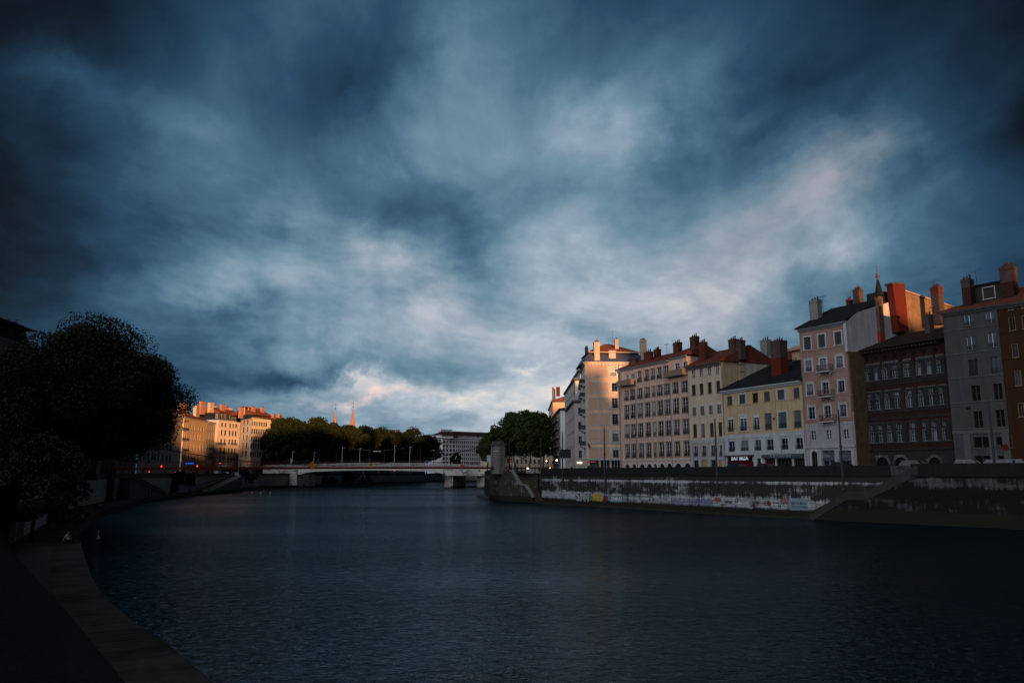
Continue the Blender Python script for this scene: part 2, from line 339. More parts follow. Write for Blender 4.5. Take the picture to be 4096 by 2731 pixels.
WCACHE = {}
def q05(x): return max(.1, round(x/.05)*.05)
def window_meshes(w, h, st):
    key = (round(w, 2), round(h, 2), tuple(sorted(st.items())))
    if key in WCACHE: return WCACHE[key]
    out = {}
    fr = {'white': WHITE, 'grey': GREYF, 'brown': BROWNF}[st.get('frame', 'white')]
    sm = {'stone': STONE, 'dark': STONE_D, 'brown': BRSTONE, 'white': WHITE}[st.get('sur', 'stone')]
    a = MB(); sw = st.get('sw', .16); pr = .05
    hw = w/2
    arch = st.get('arch')
    if sw > 0:
        a.box(-hw-sw, -hw, -pr, .04, -.0, h, 0); a.box(hw, hw+sw, -pr, .04, -.0, h, 0)
        if not arch: a.box(-hw-sw-.003, hw+sw+.003, -pr-.01, .04, h, h+sw, 0)
        else:
            n = 10; ri, ro = hw, hw+sw+.1
            P = lambda r, k: Vector((-r*math.cos(math.pi*k/n), -pr-.01, h-hw+r*math.sin(math.pi*k/n)))
            for k in range(n): a.prism([P(ri, k), P(ro, k), P(ro, k+1), P(ri, k+1)], (0, .08, 0))
            # spandrels close the square corners of the opening
            for sgn in (-1, 1):
                for k in range(n//2):
                    p = P(ri, k); q = P(ri, k+1)
                    a.poly([Vector((sgn*p.x, .0, p.z)), Vector((sgn*q.x, .0, q.z)), Vector((sgn*q.x, .0, h)), Vector((sgn*p.x, .0, h))])
    else:
        a.box(-hw, hw, -.03, .03, -.06, 0, 0)
    if st.get('sill', 1): a.box(-hw-sw-.06, hw+sw+.06, -.14, .03, -.11, -.002, 0)
    if st.get('hood'): a.box(-hw-sw-.10, hw+sw+.10, -.16, .03, h+sw+.05, h+sw+.16, 0)
    if st.get('trans'):      # stone cross of a mullioned window
        a.box(-.07, .07, -.02, .16, 0, h, 0); zz = h*.68; a.box(-hw, -.07, -.02, .16, zz-.06, zz+.06, 0); a.box(.07, hw, -.02, .16, zz-.06, zz+.06, 0)
    out['window'] = a.mesh('window', sm)
    # sash
    b = MB(); t = .05; y0, y1 = .14, .20
    kind = st.get('kind', 'case')
    if kind in ('case', 'closed'):
        b.box(-hw, -hw+t, y0, y1, 0, h); b.box(hw-t, hw, y0, y1, 0, h); b.box(-hw+t, hw-t, y0, y1, h-t, h); b.box(-hw+t, hw-t, y0, y1, 0, t)
    if kind == 'case':
        nb = st.get('bars', 2); nl = st.get('leaves', 2)
        for k in range(1, nl): x = -hw+w*k/nl; b.box(x-.045, x+.045, y0-.01, y1-.005, t, h-t)
        for k in range(1, nb+1):
            z = h*k/(nb+1)
            b.box(-hw+t, hw-t, y0+.01, y1-.01, z-.02, z+.02)
    if kind == 'closed':
        n = int(h/.14)
        for k in range(n): b.box(-hw+t, hw-t, y0, y1-.01, t+k*(h-2*t)/n, t+(k+.62)*(h-2*t)/n)
    if b.f: out['sash'] = b.mesh('sash', fr if kind == 'case' else {'dark': SHUT, 'blue': SHUT_B}[st.get('shut', 'dark')])
    c = MB(); c.poly([(-hw, .215, 0), (hw, .215, 0), (hw, .215, h), (-hw, .215, h)])
    out['pane'] = [c.mesh('pane', g) for g in (GLASS, GLASS_C, GLASS_B, DARK)]
    if st.get('rail'):
        r = MB(); rh = min(.95, h*.34); y = -.09; n = max(4, int(w/.12))
        r.box(-hw, hw, y-.02, y+.02, rh-.04, rh); r.box(-hw, hw, y-.015, y+.015, .05, .09)
        for k in range(n+1): x = -hw+.02+(w-.04)*k/n; r.box(x-.012, x+.012, y-.01, y+.01, .09, rh-.04)
        for k in range(n//2): x = -hw+.02+(w-.04)*(2*k+1)/n; r.box(x-.04, x+.04, y-.008, y+.008, rh*.35, rh*.65)
        out['guard_rail'] = r.mesh('guard_rail', IRON)
    if st.get('blind'):
        r = MB(); bh = st['blind']; r.box(-hw+.01, hw-.01, .06, .12, h-bh, h-.01)
        out['roller_blind'] = r.mesh('roller_blind', BLIND)
    if st.get('fold'):      # folded shutters either side of the opening
        r = MB()
        for sgn in (-1, 1):
            x = sgn*(hw-.07); r.box(x-.06, x+.06, -.02, .12, .02, h-.02)
        out['folded_shutter'] = r.mesh('folded_shutter', SHUT_B if st['fold'] == 'blue' else GREYF)
    if st.get('panel'):     # solid apron below a french window
        r = MB(); r.box(-hw, hw, -.02, .10, -st['panel'], -.12); out['apron_panel'] = r.mesh('apron_panel', GUTTER)
    WCACHE[key] = out; return out

def add_window(parent, org, fr, u, z, w, h, st, rnd, simple=False, pane=None):
    ms = window_meshes(w, h, st)
    p = fr.pt(u, z)-org
    wo = link('window', ms['window'], parent, p, fr.ang)
    for k, me in ms.items():
        if k in ('window', 'pane'): continue
        if simple and k == 'sash': pass
        link(k, me, wo)
    if pane is None:
        r = rnd.random(); pane = 0 if r < .45 else (2 if r < .75 else (1 if r < .88 else 3))
    if st.get('kind') == 'closed': pane = 3
    link('pane', ms['pane'][pane], wo)
    return wo

def holes_wall(mb, fr, L, zb, zt, holes, u0=0.0, m=0, depth=.3):
    us = sorted({u0, L} | {max(u0, min(L, h[0])) for h in holes} | {max(u0, min(L, h[1])) for h in holes})
    zs = sorted({zb, zt} | {h[2] for h in holes} | {h[3] for h in holes})
    zs = [z for z in zs if zb <= z <= zt]
    for i in range(len(us)-1):
        if us[i+1]-us[i] < 1e-5: continue
        run = None
        for j in range(len(zs)-1):
            uc, zc = (us[i]+us[i+1])/2, (zs[j]+zs[j+1])/2
            solid = not any(h[0] < uc < h[1] and h[2] < zc < h[3] for h in holes)
            if solid:
                if run is None: run = zs[j]
                e = zs[j+1]
            if (not solid or j == len(zs)-2) and run is not None:
                a, b = us[i], us[i+1]
                mb.poly([fr.pt(a, run), fr.pt(b, run), fr.pt(b, e), fr.pt(a, e)], m, [(a, run-zb), (b, run-zb), (b, e-zb), (a, e-zb)]); run = None
    for (a, b, c, d) in holes:
        if b <= a: continue
        for (p, q, r, s) in (((a, c), (a, d), 0, 0), ((b, d), (b, c), 0, 0), ((a, d), (b, d), 0, 0), ((b, c), (a, c), 0, 0)):
            mb.poly([fr.pt(*p), fr.pt(*q), fr.pt(*q, depth), fr.pt(*p, depth)], m)

def chimney(parent, org, fr, px, ptop, pbase, wpx, off, mt, thick=.9, pots=3, cap=True, mat2=None, split=.0, lean=0):
    """a stack standing 'off' metres behind facade fr, at the pixel columns it has in the picture"""
    u0, z1 = fr.uz(px-wpx/2, ptop, off); u1, _ = fr.uz(px+wpx/2, ptop, off); _, z0 = fr.uz(px, pbase, off)
    uc = (u0+u1)/2; w = abs(u1-u0); z0 -= 1.2
    # apparent width mixes front and side; share it out
    w = max(.5, w*.80); t = min(thick, w*1.3)
    a = MB(); o = fr.pt(uc-w/2, z0, off-t/2)
    zs = z1-(z1-z0)*split if split else z1
    a.obox(o, fr.d, fr.n, w, t, zs-z0, 0)
    if split: a.obox(fr.pt(uc-w/2-.002, zs, off-t/2-.002), fr.d, fr.n, w+.004, t+.004, z1-zs, 1)
    if cap:
        a.obox(fr.pt(uc-w/2-.07, z1-.34, off-t/2-.07), fr.d, fr.n, w+.14, t+.14, .16, 1 if split else 0)
        a.obox(fr.pt(uc-w/2-.05, z1, off-t/2-.05), fr.d, fr.n, w+.10, t+.10, .10, 1 if split else 0)
    c = a.build('chimney', [mt, mat2 or mt], parent, org)
    for k in range(pots):
        pm = MB(); uu = uc-w/2+w*(k+.5)/pots
        pm.ring([(.15, 0), (.12, .3+.12*((k*7) % 3)), (.15, .32+.12*((k*7) % 3)), (.15, .40+.12*((k*7) % 3))], fr.pt(uu, z1+.10, off)-org, 8)
        pm.build('chimney_pot', BRICK, c)
    return c

def antenna(parent, org, fr, px, ptop, pbase, off, kind=0):
    u, z1 = fr.uz(px, ptop, off); _, z0 = fr.uz(px, pbase, off)
    a = MB(); P = lambda du, z: fr.pt(u+du, z, off)-org
    a.bar(P(0, z0-1), P(0, z1), .035)
    zz = z1-.1
    a.bar(P(-.8, zz), P(.9, zz+.25), .02)
    for k in range(6):
        x = -.7+k*.28; a.bar(P(x, zz+.02)+fr.n*.25, P(x, zz+.06)-fr.n*.25, .012)
        a.bar(P(x, zz-.14), P(x, zz+.2), .012)
    a.build('antenna', IRON, parent)

def roof_mesh(fr, u0, u1, z, D, h, over=.55, hipL=0, hipR=0, off0=0.0, ridge=.5, thick=.18, zback=None):
    a = MB(); zb = z if zback is None else zback
    e0, e1 = u0-over, u1+over
    A = fr.pt(e0, z-.02, off0-over); B = fr.pt(e1, z-.02, off0-over); Cc = fr.pt(e1, zb-.02, off0+D+over); Dd = fr.pt(e0, zb-.02, off0+D+over)
    rl, rr = fr.pt(e0+hipL, z+h, off0+D*ridge), fr.pt(e1-hipR, z+h, off0+D*ridge)
    up = Vector((0, 0, thick))
    a.poly([A+up, B+up, rr+up, rl+up]); a.poly([Cc+up, Dd+up, rl+up, rr+up]); a.poly([Dd+up, A+up, rl+up]); a.poly([B+up, Cc+up, rr+up])
    a.poly([A, Dd, Cc, B])
    for p, q in ((A, B), (B, Cc), (Cc, Dd), (Dd, A)): a.poly([p, q, q+up, p+up])
    return a

class Building:
    def __init__(s, label, group=None, cat='building', seed=1, name='building'):
        s.label = label; s.group = group; s.cat = cat; s.rnd = random.Random(seed); s.name = name; s.root = None
    def start(s, P, z):
        s.org = Vector((P.x, P.y, z)); s.root = tag(empty(s.name, s.org), s.label, s.cat, s.group); return s
    def facade(s, fr, zb, zt, wins, m, L=None, D=12, closed=True, blind=None):
        """wins: list of (u, z, w, h, style[, pane])"""
        mb = MB(); L = L or fr.L; holes = []
        for w_ in wins:
            u, z, w, h = w_[:4]; holes.append((u-w/2, u+w/2, z, z+h))
        holes_wall(mb, fr, L, zb, zt, holes)
        if closed:
            mb.poly([fr.pt(0, zb, D), fr.pt(0, zb), fr.pt(0, zt), fr.pt(0, zt, D)], 0, [(0, 0), (D, 0), (D, zt-zb), (0, zt-zb)])
            mb.poly([fr.pt(L, zb), fr.pt(L, zb, D), fr.pt(L, zt, D), fr.pt(L, zt)], 0, [(0, 0), (D, 0), (D, zt-zb), (0, zt-zb)])
            mb.poly([fr.pt(L, zb, D), fr.pt(0, zb, D), fr.pt(0, zt, D), fr.pt(L, zt, D)], 0, [(0, 0), (L, 0), (L, zt-zb), (0, zt-zb)])
            mb.poly([fr.pt(0, zt), fr.pt(L, zt), fr.pt(L, zt, D), fr.pt(0, zt, D)], 0)
        w = mb.build('wall', m, s.root, s.org)
        for w_ in wins:
            add_window(s.root, s.org, fr, w_[0], w_[1], w_[2], w_[3], w_[4], s.rnd, pane=w_[5] if len(w_) > 5 else None)
        return w
    def band(s, fr, z, h=.16, out=.09, m=None, u0=0.0, u1=None, name='string_course'):
        a = MB(); u1 = fr.L if u1 is None else u1
        a.obox(fr.pt(u0-.03, z, -out), fr.d, fr.n, u1-u0+.06, out+.002, h); return a.build(name, m or STONE, s.root, s.org)
    def cornice(s, fr, z, m=None, big=.5, u0=0.0, u1=None, brackets=False):
        a = MB(); u1 = fr.L if u1 is None else u1
        a.obox(fr.pt(u0-.05, z-.55, -big*.35), fr.d, fr.n, u1-u0+.1, big*.35+.002, .22)
        a.obox(fr.pt(u0-.05, z-.33, -big*.7), fr.d, fr.n, u1-u0+.1, big*.7+.002, .16); a.obox(fr.pt(u0-.05, z-.17, -big), fr.d, fr.n, u1-u0+.1, big+.002, .14)
        if brackets:
            n = int((u1-u0)/.8)
            for k in range(n+1): a.obox(fr.pt(u0+(u1-u0)*k/n-.09, z-.80, -big*.85), fr.d, fr.n, .18, big*.85, .24)
        return a.build('cornice', m or STONE, s.root, s.org)
    def pipe(s, fr, u, z0, z1, m=None):
        a = MB(); a.bar(fr.pt(u, z0, -.12), fr.pt(u, z1, -.12), .06, n=6); a.build('downpipe', m or GUTTER, s.root, s.org)
    def roof(s, fr, z, D, h, m, **kw):
        a = roof_mesh(fr, kw.pop('u0', 0.0), kw.pop('u1', fr.L), z, D, h, **kw); s.rf = a.build('roof', m, s.root, s.org); return s.rf
    def chim(s, fr, *a, **kw):
        parent = s.rf; return chimney(parent, s.org, fr, *a, **kw)
    def balcony(s, fr, u0, u1, z, out=1.0, h=1.0, m=None, slab=None, solid=False):
        a = MB(); a.obox(fr.pt(u0, z-.16, -out), fr.d, fr.n, u1-u0, out, .16)
        for uu in (u0+.2, u1-.4): a.obox(fr.pt(uu, z-.55, -out*.6), fr.d, fr.n, .2, out*.6, .39)
        sl = a.build('balcony', slab or STONE, s.root, s.org)
        r = MB(); f = -out+.05
        if solid:
            r.obox(fr.pt(u0, z, f), fr.d, fr.n, u1-u0, .06, h); r.obox(fr.pt(u0, z, f+.06), fr.d, fr.n, .06, out-.11, h); r.obox(fr.pt(u1-.06, z, f+.06), fr.d, fr.n, .06, out-.11, h)
        else:
            for zz in (z+h-.05, z+.08): r.obox(fr.pt(u0, zz, f), fr.d, fr.n, u1-u0, .05, .05); r.obox(fr.pt(u0, zz, f+.05), fr.d, fr.n, .05, out-.1, .05); r.obox(fr.pt(u1-.05, zz, f+.05), fr.d, fr.n, .05, out-.1, .05)
            n = int((u1-u0)/.13)
            for k in range(n+1): r.bar(fr.pt(u0+.02+(u1-u0-.04)*k/n, z+.05, f+.02), fr.pt(u0+.02+(u1-u0-.04)*k/n, z+h, f+.02), .018)
            for k in range(1, 7):
                r.bar(fr.pt(u0+.02, z+.05, f+out*k/7), fr.pt(u0+.02, z+h, f+out*k/7), .018); r.bar(fr.pt(u1-.02, z+.05, f+out*k/7), fr.pt(u1-.02, z+h, f+out*k/7), .018)
        r.build('railing', m or IRON, sl, s.org)
        return sl
    def poly(s, name, fr, pix, thick, m, off=0.0):
        """a wall piece whose outline is measured in the photo, stood in plane fr and given thickness"""
        pts = [fr.pt(*fr.uz(px, py, off), off) for px, py in pix]
        a = MB(); a.prism(pts, fr.n*thick); return a.build(name, m, s.root, s.org)
    def box(s, name, fr, u0, u1, z0, z1, off, D, m, parent=None):
        a = MB(); a.obox(fr.pt(u0, z0, off), fr.d, fr.n, u1-u0, D, z1-z0); return a.build(name, m, parent or s.root, s.org)

def grid(fr, cols, yref, rows, xref, style, wpx, rstyles=None, skip=(), panes=None):
    """window list from the pixel columns at height yref and pixel rows at column xref"""
    out = []
    for j, (yt, yb) in enumerate(rows):
        zt, zb = fr.uz(xref, yt)[1], fr.uz(xref, yb)[1]
        for i, c in enumerate(cols):
            if (j, i) in skip: continue
            cc, ww = (c if isinstance(c, tuple) else (c, wpx))
            u = fr.uz(cc, yref)[0]; u0 = fr.uz(cc-ww/2, yref)[0]; u1 = fr.uz(cc+ww/2, yref)[0]
            st = (rstyles or {}).get((j, i)) or (rstyles or {}).get(j) or style
            h = q05(zt-zb); w = q05(u1-u0)
            out.append((u, zb, w, h, st) + ((panes[(j, i)],) if panes and (j, i) in panes else ()))
    return out

# photo close-ups I measured from: (x, y) in a close-up -> photo pixel
def zoom(x0, y0, s): return lambda x, y: (x0+x*s, y0+y*s)
Z5 = zoom(2180, 1300, .3955); Z6 = zoom(2700, 1300, .3955); Z7 = zoom(3100, 1050, .555); Z8 = zoom(3500, 1050, .555); ZN = zoom(2190, 1480, .2551)
Z2 = zoom(600, 1500, .3507); Z3 = zoom(1000, 1600, .4464); Z1 = zoom(0, 1200, .6378)
def cols5(Z, xs, y, w=None):
    s = (Z(1, 0)[0]-Z(0, 0)[0]); out = []
    for x in xs:
        if isinstance(x, tuple): out.append((Z(x[0], 0)[0], x[1]*s))
        else: out.append((Z(x, 0)[0], w*s))
    return out, Z(0, y)[1]
def rows5(Z, rows): return [(Z(0, a)[1], Z(0, b)[1]) for a, b in rows]

def segment(K, v, x0, x1): return Frame(base(x0, K/(x0-v)), base(x1, K/(x1-v)))
ROW = 'old houses in a row along the right bank'
ZB = RSTREET-.1
def right_bank():
    # ---------- corner house with blind windows, lit by the low sun
    P = mat('salmon_render', (.50, .345, .25), .9, .17, .5, .24, fine=.05)
    b = Building('tall peach corner house with blind windows and slate mansard, top storeys in orange sun', ROW, seed=3)
    cn = base(2346, 184); f = Frame(cn, base(2588, 184.9)); b.start(cn, ZB)
    zt = f.uz(*Z5(600, 385))[1]
    real = [(Z5(690, 0)[0], 50*.3955)]
    rws = rows5(Z5, [(420, 515), (588, 672), (740, 838), (900, 1005), (1068, 1172), (1243, 1338)])
    W = dict(frame='grey', sur='stone', rail=1, bars=3, sw=.22)
    wins = []
    sty = [dict(frame='white', sur='white', rail=1, bars=2, sw=.2), dict(frame='white', sur='white', rail=1, bars=2, sw=.2), dict(W), dict(W), dict(W, blind=.55), dict(W, blind=.4)]
    for j, (yt, yb) in enumerate(rws):
        xr = 690+j*3.2
        zt_, zb_ = f.uz(Z5(xr, 0)[0], yt)[1], f.uz(Z5(xr, 0)[0], yb)[1]; u = f.uz(*Z5(xr+10 if j else 688, (yt-1300)/.3955))[0]
        wins.append((u, zb_, 1.35, q05(zt_-zb_), sty[j], (1, 3, 0, 0, 1, 0)[j]))
    u2, z2_ = f.uz(*Z5(797, 500)); wins.append((u2, z2_, 1.2, 1.95, sty[0], 1))
    # ground floor shop openings
    gz = ZB+.25
    for x0, x1 in ((455, 545), (565, 655), (675, 760)):
        ua, ub = f.uz(*Z5(x0, 1420))[0], f.uz(*Z5(x1, 1420))[0]
        wins.append(((ua+ub)/2, gz, q05(ub-ua), 3.0, dict(frame='grey', sur='dark', sw=.1, bars=1, leaves=3, sill=0), 0))
    b.facade(f, ZB, zt, wins, P, D=13, closed=False)
    for j, (yt, yb) in enumerate(rws):
        for xc in (478, 583):
            xr = xc+j*3.5
            zt_, zb_ = f.uz(Z5(xr, 0)[0], yt-2)[1], f.uz(Z5(xr, 0)[0], yb+2)[1]; u = f.uz(*Z5(xr, (yt-1300)/.3955))[0]
            a = MB(); w = 1.05; h = zt_-zb_
            for bx in ((-w-.16, -w, -.0, h+.16), (w, w+.16, 0, h+.16), (-w, w, h, h+.16), (-w-.2, w+.2, -.16, 0)):
                a.obox(f.pt(u+bx[0], zb_+bx[2], -.06), f.d, f.n, bx[1]-bx[0], .062, bx[3]-bx[2])
            a.obox(f.pt(u-w, zb_, -.02), f.d, f.n, 2*w, .022, h, 1)
            b_ = a.build('blind_window', [STONE, mat('blind_panel', (.40, .27, .19), .9, .1)], b.root, b.org)
    for y in (527, 686, 848, 1012): b.band(f, f.uz(*Z5(560, y))[1]-.07)
    b.band(f, f.uz(*Z5(560, 1190))[1]-.1, .3, .14); b.band(f, f.uz(*Z5(560, 1358))[1]-.15, .32, .2)
    b.cornice(f, zt+.3, mat('cream_cornice', (.5, .42, .34), .8, .1), .5, brackets=True)  # front cornice is paler and warmer than the other trim
    b.pipe(f, f.uz(*Z5(752, 700))[0], ZB, zt)
    # shop name plate and wall lantern
    a = MB(); u, z = f.uz(*Z5(468, 1382)); a.obox(f.pt(u-1.0, z-.15, -.08), f.d, f.n, 2.0, .07, .3); a.build('shop_sign', mat('pink_sign', (.45, .12, .14), .6, 0), b.root, b.org)
    a = MB(); u, z = f.uz(*Z5(440, 1225)); a.bar(f.pt(u, z+.5, 0)-b.org, f.pt(u, z+.55, -.7)-b.org, .04); a.ring([(.05, -.55), (.22, -.1), (.25, .0), (.05, .25)], f.pt(u, z+.2, -.7)-b.org, 6); a.build('wall_lantern', IRON, b.root)
    # river side of the same house, foreshortened, with balconies
    g = Frame(base(2329, 203), cn)
    gw = []
    for j, (yt, yb) in enumerate(rws):
        zt_, zb_ = f.uz(Z5(690+j*3, 0)[0], yt)[1], f.uz(Z5(690+j*3, 0)[0], yb)[1]
        for u in (2.2, 5.4, 8.8, 12.2, 15.6): gw.append((u, zb_-.2, 1.2, q05(zt_-zb_+.2), dict(frame='grey', sur='stone', sill=0, bars=2, sw=.2)))
    b.facade(g, ZB, zt, gw, mat('pale_render', (.42, .40, .38), .9, .17, .5, .24), closed=False)
    for j, y in enumerate((577, 712, 880, 1044, 1205)):
        z = f.uz(*Z5(400, y+10))[1]; b.balcony(g, g.L-5.5, g.L-.4, z, 1.25, 1.0, mat('green_iron', (.03, .04, .035), .6, 0), solid=True)
    b.cornice(g, zt+.3, None, .5)
    # mansard with hip roof
    a = MB(); zm = f.uz(*Z5(600, 268))[1]; D = 13
    A0, B0 = f.pt(-.3, zt+.3, -.3), f.pt(f.L+.3, zt+.3, -.3); C0, D0 = f.pt(f.L+.3, zt+.3, D), f.pt(-.3, zt+.3, D)
    A1, B1, C1, D1 = f.pt(1.3, zm, 1.2), f.pt(f.L-1.2, zm, 1.2), f.pt(f.L-1.2, zm, D-1), f.pt(1.3, zm, D-1)
    for q in ((A0, B0, B1, A1), (B0, C0, C1, B1), (C0, D0, D1, C1), (D0, A0, A1, D1)): a.poly(q)
    b.rf = a.build('mansard_roof', MANS, b.root, b.org)
    a = roof_mesh(f, 1.3, f.L-1.2, zm, D-2.2, 2.7, over=.35, hipL=5.0, hipR=6.0, off0=1.2); b.rf = a.build('roof', TILE_L, b.root, b.org)
    b.band(f, zm-.22, .2, -1.0, mat('roof_curb', (.4, .3, .22)), 1.0, f.L-1.0)
    a = MB(); u0, z0 = f.uz(*Z5(645, 350), .6); a.obox(f.pt(u0, z0, .25), f.d, f.n, 1.6, 1.6, 2.0); a.obox(f.pt(u0-.1, z0+2.0, .15), f.d, f.n, 1.8, 1.8, .15)
    dm = a.build('dormer', mat('dormer_stone', (.40, .33, .28)), b.root, b.org)
    add_window(dm, b.org, Frame(f.pt(u0, 0, .25), f.pt(u0+1.6, 0, .25)), .8, z0+.35, .9, 1.3, dict(frame='grey', sw=.0), b.rnd, pane=2).parent = dm
    for x, y0, y1, w in ((519, 180, 365, 68), (990, 160, 360, 68)): b.chim(f, Z5(x, 0)[0], Z5(0, y0)[1], Z5(0, y1)[1], w*.3955, .7, LIME, 1.6, 4)
    b.chim(f, Z5(723, 0)[0], Z5(0, 150)[1], Z5(0, 260)[1], 44*.3955, 3.2, LIME, .9, 1); b.chim(f, Z5(419, 0)[0], Z5(0, 232)[1], Z5(0, 290)[1], 34*.3955, 6, BRICK_D, .9, 2)
    antenna(b.rf, b.org, f, Z5(685, 0)[0], Z5(0, 65)[1], Z5(0, 190)[1], 4); antenna(b.rf, b.org, f, Z5(640, 0)[0], Z5(0, 138)[1], Z5(0, 200)[1], 5)

    # ---------- long pink house, nine window axes over an arcade
    P = mat('dusty_pink_render', (.39, .27, .225), .9, .17, .5, .24, fine=.06)
    b = Building('long dusty pink house with nine window columns above an arcade of stone arches', ROW, seed=5)
    f = segment(368500, 480, 2494, 2762); b.start(f.P0, ZB)
    c, yr = cols5(Z5, [(828, 42), (890, 42), (965, 46), (1040, 46), (1105, 27), (1168, 50), (1242, 50), (1328, 52), (1421, 56)], 870)
    base_st = dict(frame='white', sur='brown', rail=1, bars=3, sw=.17)
    rws = rows5(Z5, [(640, 740), (793, 933), (995, 1134), (1198, 1340)])
    w1 = grid(f, c, yr, rws, Z5(965, 0)[0], base_st, 0)
    c0, yr0 = cols5(Z5, [(955, 40), (1028, 42), (1093, 38), (1158, 44), (1226, 46)], 520)
    w1 += grid(f, c0, yr0, rows5(Z5, [(468, 572)]), Z5(955, 0)[0], base_st, 0)
    zt0 = f.uz(*Z5(1000, 415))[1]
    ur = f.uz(*Z5(1258, 600))[0]; ul = f.uz(*Z5(915, 600))[0]
    cr, yrr = cols5(Z5, [(1338, 50), (1420, 48)], 430); w1 += grid(f, cr, yrr, rows5(Z5, [(388, 468)]), Z5(1338, 0)[0], dict(frame='white', sur='stone', sill=0, bars=2, sw=.08), 0)
    cl, yrl = cols5(Z5, [(834, 34), (893, 32)], 540); w1 += grid(f, cl, yrl, rows5(Z5, [(505, 575)]), Z5(834, 0)[0], dict(frame='white', sur='stone', sill=0, bars=2, sw=.06), 0)
    gr, yg = cols5(Z5, [(836, 44), (905, 42), (985, 52), (1058, 54), (1117, 30), (1187, 50), (1261, 50), (1349, 66), (1444, 66)], 1420)
    zg = f.uz(*Z5(1058, 1402))[1]
    for cc, ww in gr:
        u0, u1 = f.uz(cc-ww/2, yg)[0], f.uz(cc+ww/2, yg)[0]
        w1.append(((u0+u1)/2, ZB+.1, q05(u1-u0), q05(zg-ZB-.1), dict(frame='grey', sur='stone', arch=1, sill=0, sw=.25, bars=1, kind='none'), 3 if b.rnd.random() < .4 else 0))
    b.facade(f, ZB, zt0, w1, P, D=13)
    # grey stone arcade facing is a thin course above the arches
    b.band(f, f.uz(*Z5(985, 1368))[1]-.1, .28, .16); b.band(f, f.uz(*Z5(985, 1155))[1], .07, .05, P)
    zr = f.uz(*Z5(1338, 330))[1]
    b.box('attic_wall', f, ur, f.L, zt0+.003, zr, .0, 9, P)
    b.cornice(f, zt0+.3, GUTTER, .45, 0, ur-.05); b.cornice(f, zr+.3, GUTTER, .4, ur)
    def planter(u0, u1, z):
        a = MB(); a.obox(f.pt(u0, z-.15, -1.3), f.d, f.n, u1-u0, 1.3, .15); sl = a.build('balcony', STONE_D, b.root, b.org)
        r = MB(); r.obox(f.pt(u0, z, -1.3), f.d, f.n, u1-u0, .08, 1.15); r.obox(f.pt(u0, z, -1.22), f.d, f.n, .08, 1.2, 1.15); r.obox(f.pt(u1-.08, z, -1.22), f.d, f.n, .08, 1.2, 1.15)
        r.build('parapet', mat('weathered_boards', (.13, .10, .085), .9, .2, 2, .2), sl, b.org)
    planter(ur-.3, f.L+.1, f.uz(*Z5(1350, 512))[1]); planter(-.2, ul, f.uz(*Z5(840, 610))[1])
    b.roof(f, zt0+.35, 13, 2.6, TILE, u0=0, u1=ur+.3); rf0 = b.rf
    b.roof(f, zr+.35, 9, 2.2, TILE, u0=ur, hipL=3)
    for y in (925, 1278): b.pipe(f, f.uz(*Z5(y, 900))[0], ZB, zt0)
    for x, y0, y1, w, o in ((1340, 190, 310, 66, 3.5), (1512, 130, 240, 70, 3.5), (1597, 185, 330, 62, 1.5)): b.chim(f, Z5(x, 0)[0], Z5(0, y0)[1], Z5(0, y1)[1], w*.3955, o, BRICK, 1.1, 3, mat2=BRICK_D, split=.12)
    b.rf = rf0
    for x, y0, y1, w, o in ((1047, 285, 385, 74, 3.0), (1137, 255, 350, 44, 5)): b.chim(f, Z5(x, 0)[0], Z5(0, y0)[1], Z5(0, y1)[1], w*.3955, o, BRICK, 1.1, 3)
    b.chim(f, Z5(893, 0)[0], Z5(0, 350)[1], Z5(0, 430)[1], 74*.3955, 3.0, BRICK_D, 1.2, 0)
    antenna(b.rf, b.org, f, Z5(1230, 0)[0], Z5(0, 195)[1], Z5(0, 290)[1], 6)
    # small tricolour on its staff
    u, z = f.uz(*Z5(925, 1095)); a = MB(); a.bar(f.pt(u, z-.5, 0), f.pt(u+.4, z+1.0, -1.2), .03); fl = a.build('flagpole', IRON, b.root, b.org)
    for k, (nm, cc) in enumerate((('flag', (.02, .03, .15)), ('flag', (.5, .5, .5)), ('flag', (.35, .02, .02)))):
        a = MB(); a.obox(f.pt(u+.05+.22*k, z-.2, -.9), f.d, f.n, .215, .03, .9); a.build(nm, mat('flag_%d' % k, cc, .8, 0), fl, b.org)

    # ---------- cream house of four axes
    P = mat('cream_render', (.37, .30, .225), .9, .17, .5, .24, fine=.05)
    b = Building('narrow cream house, four window columns, white blinds on one storey, grey stone piers below', ROW, seed=8)
    f = segment(368500, 480, 2765, 2902); b.start(f.P0, ZB)
    zt = f.uz(*Z6(300, 410))[1]
    wins = []
    no = dict(frame='brown', sur='brown', sw=.0, bars=1, sill=1)
    for (yt, yb, xs, w, st) in ((440, 530, (182, 261, 345, 428), 36, dict(frame='white', sur='stone', sw=.0, bars=2)), (600, 712, (188, 268, 352, 438), 38, no), (805, 922, (194, 274, 360, 446), 40, dict(frame='grey', sur='white', sw=.0, bars=2, blind=.45)),
                                (1003, 1135, (202, 284, 372, 458), 38, no), (1222, 1325, (212, 296, 384, 470), 40, dict(frame='grey', sur='dark', rail=1, sw=.0, bars=1)), (1368, 1470, (216, 302, 390, 476), 44, dict(frame='brown', sur='dark', sw=.05, bars=1, sill=0))):
        c, yr = cols5(Z6, xs, (yt+yb)/2, w); rr = rows5(Z6, [(yt, yb)])
        if yt > 1300: 
            ztt = f.uz(*Z6(216, 1368))[1]; rr = None
            for k, (cc, ww) in enumerate(c):
                u0, u1 = f.uz(cc-ww/2, yr)[0], f.uz(cc+ww/2, yr)[0]; wins.append(((u0+u1)/2, ZB+.15, q05(u1-u0), q05(ztt-ZB-.15), st, 3))
        else: wins += grid(f, c, yr, rr, Z6(xs[0], 0)[0], st, 0)
    b.facade(f, ZB, zt, wins, P, D=14)
